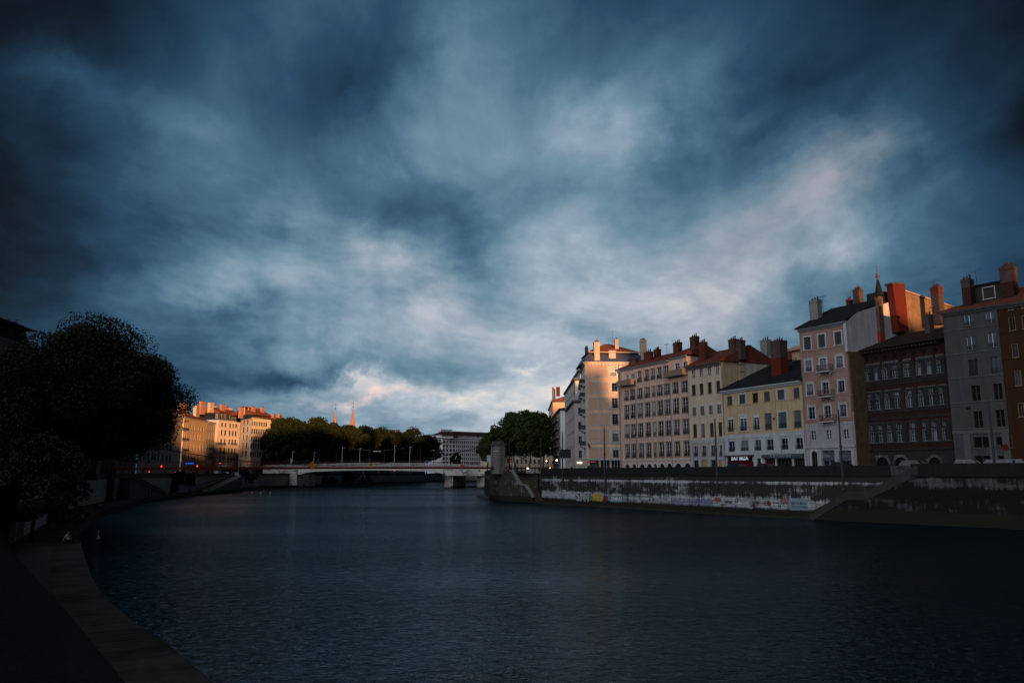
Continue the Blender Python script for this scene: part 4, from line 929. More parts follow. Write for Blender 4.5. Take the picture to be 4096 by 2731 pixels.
    PG = mat('grey_white_render', (.34, .345, .36), .9, .17, .5, .24); PK = mat('pale_pink_side', (.33, .28, .265), .9, .1, .5, .1)
    b, f, sd, zt = quay_house('lower grey white house with a rounded cornice wedged left of the peach corner house', 2268, 236, 2300, 204, 1603, PG, PK, 9, GUTTER, 31, rows=5, colsn=4, sidewins=1, roofh=.8)
    a = MB(); u, z = sd.uz(*Z5(275, 1392)); a.obox(sd.pt(.6, z-.1, -.15), sd.d, sd.n, 1.6, .12, .28); a.build('lit_sign', mat('lamp_glow', (1, .8, .6), .5, 0, emit=(1, .55, .28, 5)), b.root, b.org)
    b, f, sd, zt = quay_house('tall pale modern apartment block with stepped top terraces and windows in bands', 2262, 283, 2304, 237, 1512, PG, mat('peeling_grey_side', (.36, .35, .35), .9, .25, .8, .3), 11, GUTTER, 37, rows=8, colsn=6, sidewins=1, balc=0, roofh=.5)
    zz = f.uz(2304, 1512)[1]; b.box('penthouse', f, f.L*.25, f.L-1.5, zz+.3, zz+3.2, 1.8, 8, PG); a = MB(); a.obox(f.pt(f.L*.25-.5, zz+3.2, 1.2), f.d, f.n, f.L*.75-.5, 9.2, .25); a.build('terrace_roof', GUTTER, b.root, b.org)
    b.box('penthouse', f, f.L*.5, f.L-2.0, zz+3.45, zz+6.0, 3.0, 6, PG); a = MB(); a.obox(f.pt(f.L*.5-.5, zz+6.0, 2.4), f.d, f.n, f.L*.5-1.0, 7.2, .25); a.build('terrace_roof', GUTTER, b.root, b.org)
    b.rf.name = 'roof'
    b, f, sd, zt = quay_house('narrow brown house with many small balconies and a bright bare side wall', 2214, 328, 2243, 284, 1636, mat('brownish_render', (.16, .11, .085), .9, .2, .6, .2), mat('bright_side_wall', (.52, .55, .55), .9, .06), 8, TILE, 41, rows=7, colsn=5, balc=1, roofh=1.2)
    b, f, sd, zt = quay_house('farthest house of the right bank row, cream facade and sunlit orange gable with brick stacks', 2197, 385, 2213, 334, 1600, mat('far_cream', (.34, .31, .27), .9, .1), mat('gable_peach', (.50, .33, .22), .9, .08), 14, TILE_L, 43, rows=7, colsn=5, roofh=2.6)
    sdf = sd
    for x, y0, y1, w, o in ((80, 640, 740, 18, .8), (98, 655, 740, 18, 1.0), (132, 630, 690, 46, 1.6)):
        b.chim(sd, Z5(x, 0)[0], Z5(0, y0)[1], Z5(0, y1)[1], w*.3955, o, BRICK, 1.2, 2)
    a = MB(); u, z = f.uz(2202, 1838); a.obox(f.pt(f.L-14, ZB+2.9, -3.0), f.d, f.n, 12, 3.0, .12); a.build('awning', mat('dark_awning', (.01, .01, .012)), b.root, b.org)
    a = MB(); a.obox(f.pt(f.L-9, ZB+2.2, -1.2), f.d, f.n, 5, .2, .35); a.build('lit_sign', MATS['lamp_glow'], b.root, b.org)
def parent_org(o):
    v = Vector((0, 0, 0))
    while o is not None: v += o.location; o = o.parent
    return v

# ------------------------------------------------------------------ left bank houses
LROW = 'houses in a row along the left bank'
def left_bank():
    zs0 = LSTREET-.1; SC = 1.12
    def house(label, x0, Y0, x1, Y1, ycor, xcor, colpx, rowz, wallm, seed, Z=Z2, yref=700, roofm=TILE_L, roofh=2.4, roofD=12, mans=None, bal=(), chims=(), st=None, ww=20, corn=.45, closed=True, extra=None, ghost=None, dep=13, hipL=0, hipR=0):
        Y0 *= SC; Y1 *= SC; b = Building(label, LROW, seed=seed); f = Frame(base(x0, Y0), base(x1, Y1)); b.start(f.P0, zs0)
        zt = f.uz(xcor, ycor)[1]; st = st or dict(frame='brown', sur='stone', sw=.2, bars=1)
        wins = []
        s = Z(1, 0)[0]-Z(0, 0)[0]
        for j, (yt, yb) in enumerate(rowz):
            zt_, zb_ = f.uz(Z(colpx[0], 0)[0], Z(0, yt)[1])[1], f.uz(Z(colpx[0], 0)[0], Z(0, yb)[1])[1]
            for i, c in enumerate(colpx):
                u0, u1 = f.uz(Z(c-ww/2, 0)[0], Z(0, yref)[1])[0], f.uz(Z(c+ww/2, 0)[0], Z(0, yref)[1])[0]
                wins.append(((u0+u1)/2, zb_, max(.9, q05(u1-u0)), q05(zt_-zb_), st))
        gz = zs0+3.3
        for i, c in enumerate(colpx[::2]):
            u = f.uz(Z(c, 0)[0], Z(0, yref)[1])[0]
            if 1.5 < u < f.L-1.5: wins.append((u, zs0+.1, 2.0, 2.7, dict(frame='brown', sur='stone', sw=.15, bars=0, sill=0, arch=1), 3))
        wins = [w for w in wins if w[0]-w[2]/2 > .05 and w[0]+w[2]/2 < f.L-.05]
        b.facade(f, zs0, zt, wins, wallm, D=dep, closed=closed)
        for (yt, yb) in rowz: b.band(f, f.uz(Z(colpx[0], 0)[0], Z(0, yb+9)[1])[1]-.1, .16, .10)
        b.cornice(f, zt+.3, STONE, corn)
        zr = zt+.35
        if mans:
            a = MB(); A = [f.pt(0, zr, 0), f.pt(f.L, zr, 0), f.pt(f.L, zr+mans, .9), f.pt(0, zr+mans, .9)]; Bk = [f.pt(0, zr, dep), f.pt(f.L, zr, dep), f.pt(f.L, zr+mans, dep), f.pt(0, zr+mans, dep)]
            a.poly(A); a.poly([A[1], Bk[1], Bk[2], A[2]]); a.poly([Bk[0], A[0], A[3], Bk[3]]); b.rf = a.build('mansard_roof', SLATE, b.root, b.org)
            for c in colpx:
                u = f.uz(Z(c, 0)[0], Z(0, yref)[1])[0]; a = MB(); a.obox(f.pt(u-.75, zr+.25, -.05), f.d, f.n, 1.5, 1.4, mans-.6); a.obox(f.pt(u-.45, zr+.5, -.08), f.d, f.n, .9, .03, mans-1.15, 1); a.obox(f.pt(u-.9, zr+mans-.35, -.2), f.d, f.n, 1.8, 1.7, .15, 2)
                a.build('dormer', [mat('dormer_wood', (.16, .14, .13)), GLASS_B, SLATE], b.rf, b.org)
            zr += mans
        keep = getattr(b, 'rf', None)
        b.roof(f, zr, dep, roofh, roofm, hipL=hipL, hipR=hipR, over=.4)
        for (x, y0, y1, w, off) in chims: b.chim(f, Z(x, 0)[0], Z(0, y0)[1], Z(0, y1)[1], w*s, off, LIME if b.rnd.random() < .5 else mat('pale_brick_stack', (.32, .14, .08), .9, .3, 1.2, .1, fine=.2), 1.3, 3)  # some stacks use a paler, more orange brick
        for (x0_, x1_, y) in bal:
            u0, z = f.uz(*Z(x0_, y)); u1 = f.uz(*Z(x1_, y))[0]; b.balcony(f, u0, u1, z, .9, 1.0)
        return b, f, zt
    PO = mat('apricot_render', (.52, .34, .20), .9, .17, .5, .24); PW = mat('warm_white_render', (.50, .41, .34), .9, .17, .5, .24); PGy = mat('greenish_grey_render', (.27, .24, .18), .9, .17, .5, .24)
    PC = mat('pale_yellow_render', (.55, .44, .31), .9, .17, .5, .24); PD = mat('dim_grey_render', (.20, .19, .19), .9, .12, .5, .15)
    # L2 orange lit
    b, f, zt = house('apricot house glowing in low sun, iron balconies at its left windows, rubble stacks above', 722, 303, 817, 331, Z2(0, 505)[1], Z2(500, 0)[0], (362, 386, 410, 455, 495, 533, 563, 597), ((552, 604), (655, 722), (775, 850), (890, 955), ), PO, 51, ww=15,
          bal=((345, 425, 620), (345, 425, 738), (345, 425, 862)), chims=((355, 300, 440, 55, 5), (405, 312, 460, 52, 2.5), (535, 350, 480, 50, 4)), roofh=3.0)
    # L3
    house('narrow drab green grey house with dark eaves between the apricot and the white houses', 817, 331, 862, 344, Z2(0, 545)[1], Z2(690, 0)[0], (633, 661, 687, 712), ((565, 610), (655, 725), (765, 845), (880, 965)), PGy, 53, ww=13, roofh=1.4, roofm=SLATE, corn=.8)
    # L4
    house('white house with dark dormered mansard, two tiers of black balconies, lower half in shade', 862, 340, 952, 355, Z2(0, 520)[1], Z2(870, 0)[0], (770, 815, 855, 907, 943, 976), ((540, 583), (622, 682), (722, 788), (825, 890), (930, 985)), PW, 57, ww=19, mans=3.2,
          bal=((735, 850, 790), (912, 978, 795), (735, 850, 897), (910, 975, 903)), chims=((597, 300, 420, 55, 3), (695, 315, 400, 55, 3.5), (833, 335, 420, 55, 3.0), (878, 372, 420, 26, 6), (915, 376, 430, 30, 6), (745, 350, 400, 24, 8)), roofh=2.8)
    # L5 corner
    b, f, zt = house('brightest cream corner house, red tiled roof with open loggia, lit gold to its third storey', 953, 352, 1000, 341, Z2(0, 505)[1], Z2(1070, 0)[0], (1020, 1063, 1105), ((528, 572), (600, 657), (688, 745), (775, 838), (868, 928)), PC, 59, ww=19, closed=False, roofh=.1, dep=11, roofm=TILE_L)
    g = Frame(f.P1, base(1072, 352*SC)); wins = []
    for j, (yt, yb) in enumerate(((528, 572), (610, 662), (700, 748), (778, 838), (875, 930))):
        zt_, zb_ = g.uz(Z2(1160, 0)[0], Z2(0, yt)[1])[1], g.uz(Z2(1160, 0)[0], Z2(0, yb)[1])[1]
        for c in (1162, 1189, 1215, 1242, 1268, 1295, 1320):
            u = g.uz(*Z2(c, 700))[0]; wins.append((u, zb_, 1.1, q05(zt_-zb_), dict(frame='brown', sur='stone', sw=.2, bars=1)))
    b.facade(g, zs0, zt, wins, PC, D=8, closed=False)
    for y in (582, 666, 752, 846): b.band(g, g.uz(*Z2(1160, y))[1]-.1, .2, .14)
    b.cornice(g, zt+.3, STONE, .6)
    b.box('roof_terrace_band', g, -.2, g.L, zt+.31, zt+1.7, .5, 6, SLATE)
    a = roof_mesh(g, 0, g.L, zt+1.7, 14, 3.8, over=.5, hipL=4, hipR=0); b.rf = a.build('roof', TILE_L, b.root, b.org)
    for (x, y0, y1, w, off) in ((1040, 370, 460, 38, 3), (1178, 362, 460, 38, 3), (1282, 370, 470, 34, 3)): b.chim(g, Z2(x, 0)[0], Z2(0, y0)[1], Z2(0, y1)[1], w*.3507, off, mat('pale_brick_stack', (.32, .14, .08)), 1.3, 3)
    u0, u1 = g.uz(Z2(1062, 0)[0], 1640, 5)[0], g.uz(Z2(1162, 0)[0], 1640, 5)[0]; z1 = g.uz(*Z2(1110, 372), 5)[1]
    a = MB()
    for uu in (u0, (u0+u1)/2-.2, u1-.4):
        for vv in (4.2, 6.6): a.obox(g.pt(uu, z1-3.6, vv), g.d, g.n, .4, .4, 3.6)
    a.obox(g.pt(u0-.4, z1, 3.8), g.d, g.n, u1-u0+.8, 3.6, .35, 1); a.build('loggia', [LIME, TILE_L], b.root, b.org); antenna(b.rf, b.org, g, Z2(1062, 0)[0], Z2(0, 330)[1], Z2(0, 400)[1], 5)
    # L6
    house('set back house ending the lit row, half hidden by the first plane trees', 1072, 356, 1160, 385, Z2(0, 535)[1], Z2(1400, 0)[0], (1352, 1376, 1402, 1428, 1452, 1476), ((572, 610), (640, 690), (720, 770), (800, 850), (880, 925)), PW, 61, ww=14, chims=((1410, 445, 510, 32, 4), (1486, 450, 520, 34, 5)), roofh=3.5)
    # L1 set back
    house('white shuttered house partly screened by the hanging branches of the big plane tree', 545, 235, 716, 288, 1625, 640, (-140, -95, -50, -5, 40, 75, 112, 158, 208, 245), ((445, 500), (540, 600), (640, 700), (740, 820), (880, 960)), PW, 63, ww=18, roofh=2.6, closed=False, chims=((-60, 200, 330, 50, 4), (200, 258, 330, 40, 3)))
    # darker nearer houses seen through the trees
    zdim = dict(frame='grey', sur='stone', sw=.2, bars=1, rail=0)
    def dim(label, x0, Y0, x1, Y1, h, n, seed, m=PD, mans=3, rows=6):
        b = Building(label, LROW, seed=seed); f = Frame(base(x0, Y0), base(x1, Y1)); b.start(f.P0, zs0); zt = h; wins = []
        fh = (zt-zs0-3.8)/(rows-1)
        for j in range(rows-1):
            for i in range(n): wins.append((f.L*(i+.5)/n, zs0+4.1+fh*j, 1.2, q05(fh*.62), zdim))
        for i in range(0, n, 2): wins.append((f.L*(i+.5)/n, zs0+.1, 1.8, 2.8, dict(frame='brown', sur='stone', sw=.12, bars=0, sill=0), 3))
        b.facade(f, zs0, zt, wins, m, D=13)
        for j in range(rows-1): b.band(f, zs0+3.7+fh*j, .16, .1)
        b.cornice(f, zt+.3, STONE, .6); a = MB(); zr = zt+.35
        A = [f.pt(0, zr, 0), f.pt(f.L, zr, 0), f.pt(f.L, zr+mans, 1.2), f.pt(0, zr+mans, 1.2)]; Bk = [f.pt(0, zr, 13), f.pt(f.L, zr, 13), f.pt(f.L, zr+mans, 13), f.pt(0, zr+mans, 13)]
        a.poly(A); a.poly([A[1], Bk[1], Bk[2], A[2]]); a.poly([Bk[0], A[0], A[3], Bk[3]]); b.rf = a.build('mansard_roof', SLATE, b.root, b.org)
        b.roof(f, zr+mans, 13, 1.5, TILE)
        b.balcony(f, 2, f.L-2, zs0+4.0, .9, 1.0)
        return b, f, zr+mans
    b, f, zt = dim('dim grey mansard house with brick stack at the left edge behind the big tree', -330, 118, 72, 148, atY(30, 1385, 145).z, 9, 71)
    for x in (28, 60): b.chim(f, x, 1296, 1340, 26, 1.5, BRICK, 2.0, 4)
    antenna(b.rf, b.org, f, 33, 1275, 1300, 2); antenna(b.rf, b.org, f, 68, 1278, 1300, 2)
    dim('dim house with tall windows glimpsed under the big plane crown', 74, 148.5, 330, 184, 19.5, 8, 73)
    dim('dim balconied house behind the footbridge pylon on the left quay', 333, 184.5, 540, 237, 18.5, 9, 75)
    # houses of the quay beyond the trees, and rooflines peeping above
    for (lab, x0, Y0, x1, Y1, yt, n, sd, m) in (('long grey house behind the far plane trees, two ruinous looking stacks on its roof', 1165, 470, 1560, 600, 1730, 14, 81, PD), ('low pale house seen between trunks behind the bridge', 1562, 600, 1700, 650, 1775, 7, 83, PD)):
        b, f, zt = dim(lab, x0, Y0, x1, Y1, base(1, 1).z+atY((x0+x1)/2, yt, (Y0+Y1)/2).z-4, n, sd, m, mans=2)
        if sd == 81:
            for x, w in ((1568, 12), (1592, 13)): b.chim(f, x, 1718, 1740, w, 3, BRICK_D, 1.4, 1)
    # ---------- big modern block downstream
    b = Building('long white modern apartment block with many square windows under stepped brown hipped roofs', None, seed=91); zg = 0
    PM = mat('modern_concrete', (.62, .59, .57), .85, .06, .3, .06); f = Frame(base(1768, 660), base(1990, 695)); b.start(f.P0, zg-2)
    zt = f.uz(1800, 1755)[1]; L = f.L; sec = [(0, .23, 4, 1.9), (.235, .48, 7, 1.15), (.485, .68, 6, 1.15), (.685, 1.0, 6, 1.9)]; wins = []
    nr = 8; fh = (zt-zg-1)/nr
    ms = dict(frame='brown', sur='white', sw=.0, bars=0, sill=0)
    for a0, a1, n, w in sec:
        for j in range(nr):
            for i in range(n): wins.append((L*a0+L*(a1-a0)*(i+.5)/n, zg+.8+fh*j, w, q05(fh*.66), ms, (0, 2, 1)[(i*j+i) % 3 if (i+j) % 4 == 0 else 0]))
    b.facade(f, zg-2, zt, wins, PM, D=18)
    g = Frame(base(1722, 705), f.P0); wins = []
    for j in range(nr):
        for i, w in ((0, .9), (1, .9), (2, .9), (3, 2.4), (4, 1.0)): wins.append((g.L*(i+.6)/5.4, zg+.8+fh*j, w, q05(fh*.6), ms))
    b.facade(g, zg-2, zt, wins, PM, D=12, closed=False)
    RB = mat('brown_band', (.05, .024, .020)); b.band(f, zt-.05, .5, .3, RB); b.band(g, zt-.05, .5, .3, RB); b.cornice(f, zt+1.2, PM, .2)
    HB = mat('brown_hip_tiles', (.05, .024, .020))
    xs = [0, .27, .46, .66, .90, 1.0]
    for k in range(5):
        u0, u1 = L*xs[k], L*xs[k+1]; o = 3.0*k*.25
        b.box('attic_storey', f, u0+.6, u1-.6 if k < 4 else u1, zt+1.22, zt+3.6, 1.2, 12, PM)
        a = roof_mesh(f, u0, u1, zt+3.6, 14, 3.2, over=1.0, hipL=7 if k == 0 else 1.5, hipR=1.0, off0=.6); rfk = a.build('roof', HB, b.root, b.org)
    a = roof_mesh(g, 0, g.L, zt+2.4, 12, 3.6, over=.8, hipL=6); a.build('roof', HB, b.root, b.org); b.box('attic_storey', g, .8, g.L-.01, zt+.46, zt+2.4, .8, 8, PM)
    b.box('roof_machine_room', f, 1, 12, zt+6.0, zt+8.0, 4, 5, PM)
    # ---------- pale houses glimpsed at the end of the right bank square
    for lab, x0, Y0, x1, Y1, yt, n, sd in (('cream house behind the pylon and the plane trees', 1985, 345, 2052, 352, 1820, 5, 95), ('cream house with square windows glimpsed between the trunks', 2060, 372, 2200, 380, 1770, 8, 97)):
        b = Building(lab, ROW, seed=sd); f = Frame(base(x0, Y0), base(x1, Y1)); b.start(f.P0, ZB); zt = atY(x0, yt, Y0).z; wins = []
        for j in range(2 if sd == 95 else 3):
            for i in range(n): wins.append((f.L*(i+.5)/n, ZB+1.2+3.4*j, 1.1, 1.9, dict(frame='brown', sur='stone', sw=.1, bars=1)))
        wins = [w for w in wins if w[1]+w[3] < zt-.2]
        b.facade(f, ZB, zt, wins, mat('glimpsed_cream', (.46, .41, .32), .9, .08), D=10); b.roof(f, zt+.05, 10, 2.4, TILE)
    # ---------- twin church spires
    for k, (x, yb, yt, w, lab) in enumerate(((1340, 1697, 1624, 17, 'slender left church spire, plain brown stone with a cross on top'), (1410, 1708, 1617, 21, 'right church spire, taller and ribbed with crockets, lit orange'))):
        Y = 640; P = atY(x, yb, Y); rt = empty('church_spire', (P.x, P.y, LSTREET)); tag(rt, lab, 'church spire'); s = Y/3229
        zb, zt = P.z-LSTREET, atY(x, yt, Y).z-LSTREET; r = w*s/2*1.02
        a = MB(); a.ring([(r*1.25, 0), (r*1.25, zb-2), (r*1.1, zb)], (0, 0, 0), 8); a.build('tower', mat('church_stone', (.40, .26, .19), .9, .15), rt)
        a = MB(); a.ring([(r, zb-.05), (r*.06, zt-3)], (0, 0, 0), 8); 
        if k:
            for q in range(8):
                an = q*math.pi/4
                for j in range(15):
                    t = j/15; rr = r*(1-t)+.05; zz = zb+(zt-3-zb)*t; a.obox(Vector((rr*math.cos(an)-.2, rr*math.sin(an)-.2, zz)), (1, 0, 0), (0, 1, 0), .45*(1-t*.6), .45*(1-t*.6), .8)
        sp = a.build('spire', mat('spire_stone', (.42, .23, .15) if k else (.30, .15, .10), .9, .25, .3), rt)
        a = MB(); a.bar((0, 0, zt-3.2), (0, 0, zt+2.2), .12); a.bar((-.8, 0, zt+.8), (.8, 0, zt+.8), .12); a.ring([(.4, zt-2.2), (.4, zt-1.6)], (0, 0, 0), 6); a.build('cross', IRON, rt)

# ------------------------------------------------------------------ land and water
def bY(px, Y, z=0): p = base(px, Y); return Vector((p.x, p.y, z))
WL = [ground(60, 2165, PROM), ground(252, 2053, PROM), ground(315, 2027, PROM), ground(421, 2004, PROM), ground(561, 1986, PROM), ground(664, 1975, PROM), ground(802, 1961, PROM), bY(936, 300), bY(1070, 355), bY(1268, 405), bY(1446, 478), bY(1714, 600), bY(1776, 630), bY(1905, 655), bY(2200, 670)]
EL = [ground(*p, PROM) for p in ((960, 2860), (851, 2731), (655, 2570), (506, 2469), (381, 2350), (339, 2231), (321, 2165), (309, 2108), (354, 2074), (400, 2039), (491, 2022), (543, 1999), (668, 1983))]+[ground(821, 1966, PROM), bY(936, 285), bY(1070, 338), bY(1268, 388), bY(1446, 460), bY(1714, 582), bY(1776, 612), bY(1905, 637), bY(2200, 652)]
LK = [ground(*p, WATER) for p in ((2128, 2009), (2180, 2014), (2601, 2040), (2999, 2065), (3230, 2076), (3510, 2090), (4096, 2117), (5600, 2190))]
def chaikin(P, k=2):
    for _ in range(k):
        Q = [P[0]]
        for a, b in zip(P, P[1:]): Q += [a.lerp(b, .25), a.lerp(b, .75)]
        P = Q+[P[-1]]
    return P
EL = chaikin(EL[:14], 2)+EL[14:]
def flat(pts, z): return [Vector((p.x, p.y, z)) for p in pts]
def offset(pts, d):
    out = []
    for i, p in enumerate(pts):
        a = pts[max(0, i-1)]; b = pts[min(len(pts)-1, i+1)]; t = Vector((b.x-a.x, b.y-a.y, 0)).normalized(); out.append(Vector((p.x-t.y*d, p.y+t.x*d, p.z)))
    return out
def at_len(pts, s):
    for a, b in zip(pts, pts[1:]):
        L = (b-a).xy.length
        if s <= L or b is pts[-1]: return Vector((a.x+(b.x-a.x)*s/L, a.y+(b.y-a.y)*s/L, 0)), Vector(((b-a).x, (b-a).y, 0)).normalized()
        s -= L
def ribbon(mb, A, B, zA, zB, m=0, u0=0.0, sc=1.0):
    u = u0
    for i in range(len(A)-1):
        L = (A[i+1]-A[i]).xy.length; w = (A[i]-B[i]).xy.length+abs(zA-zB)
        mb.poly([(A[i].x, A[i].y, zA), (A[i+1].x, A[i+1].y, zA), (B[i+1].x, B[i+1].y, zB), (B[i].x, B[i].y, zB)], m, [(u, 0), (u+L, 0), (u+L, w), (u, w)]); u += L
def strip_wall(mb, P, z0, z1, th, m=0, v0=0.0):
    """wall running along polyline P, thickness to the left of travel"""
    Q = offset(P, th); u = 0
    for i in range(len(P)-1):
        L = (P[i+1]-P[i]).xy.length
        for A, B in ((P[i], P[i+1]), (Q[i], Q[i+1])):
            mb.poly([(A.x, A.y, z0), (B.x, B.y, z0), (B.x, B.y, z1), (A.x, A.y, z1)], m, [(u, z0+v0), (u+L, z0+v0), (u+L, z1+v0), (u, z1+v0)])
        mb.poly([(P[i].x, P[i].y, z1), (P[i+1].x, P[i+1].y, z1), (Q[i+1].x, Q[i+1].y, z1), (Q[i].x, Q[i].y, z1)], m, [(u, 0), (u+L, 0), (u+L, th), (u, th)])
        u += L
    for k in (0, -1): mb.poly([(P[k].x, P[k].y, z0), (Q[k].x, Q[k].y, z0), (Q[k].x, Q[k].y, z1), (P[k].x, P[k].y, z1)], m, [(0, z0+v0), (th, z0+v0), (th, z1+v0), (0, z1+v0)])

def water_mat():
    m = bpy.data.materials.new('river_water'); m.use_nodes = True; t = m.node_tree; t.nodes.remove(t.nodes['Principled BSDF']); out = t.nodes['Material Output']
    pos = N(t, 'ShaderNodeNewGeometry').outputs['Position']
    def nz(sc, rot, detail, dist=0.0, rough=.55, st=.5):
        mp = N(t, 'ShaderNodeMapping', inp={0: pos, 2: (0, 0, R(rot)), 3: (sc*st, sc, 1)}).outputs[0]
        return N(t, 'ShaderNodeTexNoise', inp={'Vector': mp, 'Scale': 1.0, 'Detail': detail, 'Roughness': rough, 'Distortion': dist}).outputs[0]
    gust = N(t, 'ShaderNodeMapRange', inp={'Value': nz(.03, 20, 2.0), 'From Min': .35, 'From Max': .65, 'To Min': .55, 'To Max': 1.25}).outputs[0]
    h = M(t, 'ADD', M(t, 'MULTIPLY', nz(.30, 8, 3.0, .3, .5, .8), .12), M(t, 'MULTIPLY', gust, M(t, 'ADD', M(t, 'MULTIPLY', nz(1.5, -12, 3.0, .8, .55, .75), .19), M(t, 'MULTIPLY', nz(3.6, 10, 3.0, .5, .6, .75), .105))))
    nrm = N(t, 'ShaderNodeBump', inp={'Strength': 1.0, 'Distance': 1.0, 'Height': h}).outputs[0]
    fr = N(t, 'ShaderNodeFresnel', inp={0: 1.30, 1: nrm}).outputs[0]
    df = N(t, 'ShaderNodeBsdfDiffuse', inp={0: (.002, .008, .012, 1)}).outputs[0]
    gl = N(t, 'ShaderNodeBsdfGlossy', inp={'Color': (.76, .88, 1.0, 1), 'Roughness': .04, 'Normal': nrm}).outputs[0]
    t.links.new(N(t, 'ShaderNodeMixShader', inp={0: M(t, 'MULTIPLY', fr, .66), 1: df, 2: gl}).outputs[0], out.inputs[0])
    return m
def stone_slab_mat():
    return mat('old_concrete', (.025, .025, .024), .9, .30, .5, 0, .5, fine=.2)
ASPH = mat('asphalt', (.035, .035, .037), .9, .15, .4)
WALL_R = block_mat('quay_stone', (.27, .285, .30), (.07, .072, .075), 1.5, .52, dirt=(.022, .022, .020), dirt_amt=.48, bands=[(0, .50), (1.0, .33), (2.3, .32), (2.9, .52), (4.5, .56), (4.85, .36), (5.05, .32), (5.2, .58), (6.3, .66), (8, .7)], green=.9)
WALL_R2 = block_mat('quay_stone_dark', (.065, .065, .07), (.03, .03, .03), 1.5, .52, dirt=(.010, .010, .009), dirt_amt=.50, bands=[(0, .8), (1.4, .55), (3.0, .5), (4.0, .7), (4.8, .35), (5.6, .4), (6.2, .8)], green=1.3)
BRICK_N = mat('dark_brick', (.036, .015, .012), .9, .3, 1.5, .2, fine=.2)
WALL_L = block_mat('left_quay_stone', (.38, .35, .32), (.06, .055, .05), 1.1, .42, dirt=(.07, .065, .058), dirt_amt=.22, green=0, bevel=.3)
PARA = mat('blackened_parapet', (.012, .0125, .0125), .9, .3, .8, .3, .4, fine=.2)
PIERM = block_mat('bridge_pier_stone', (.36, .34, .32), (.10, .09, .085), 1.3, .62, dirt=(.06, .045, .03), dirt_amt=.34, bands=[(0, .75), (1.2, .5), (8, .45)])

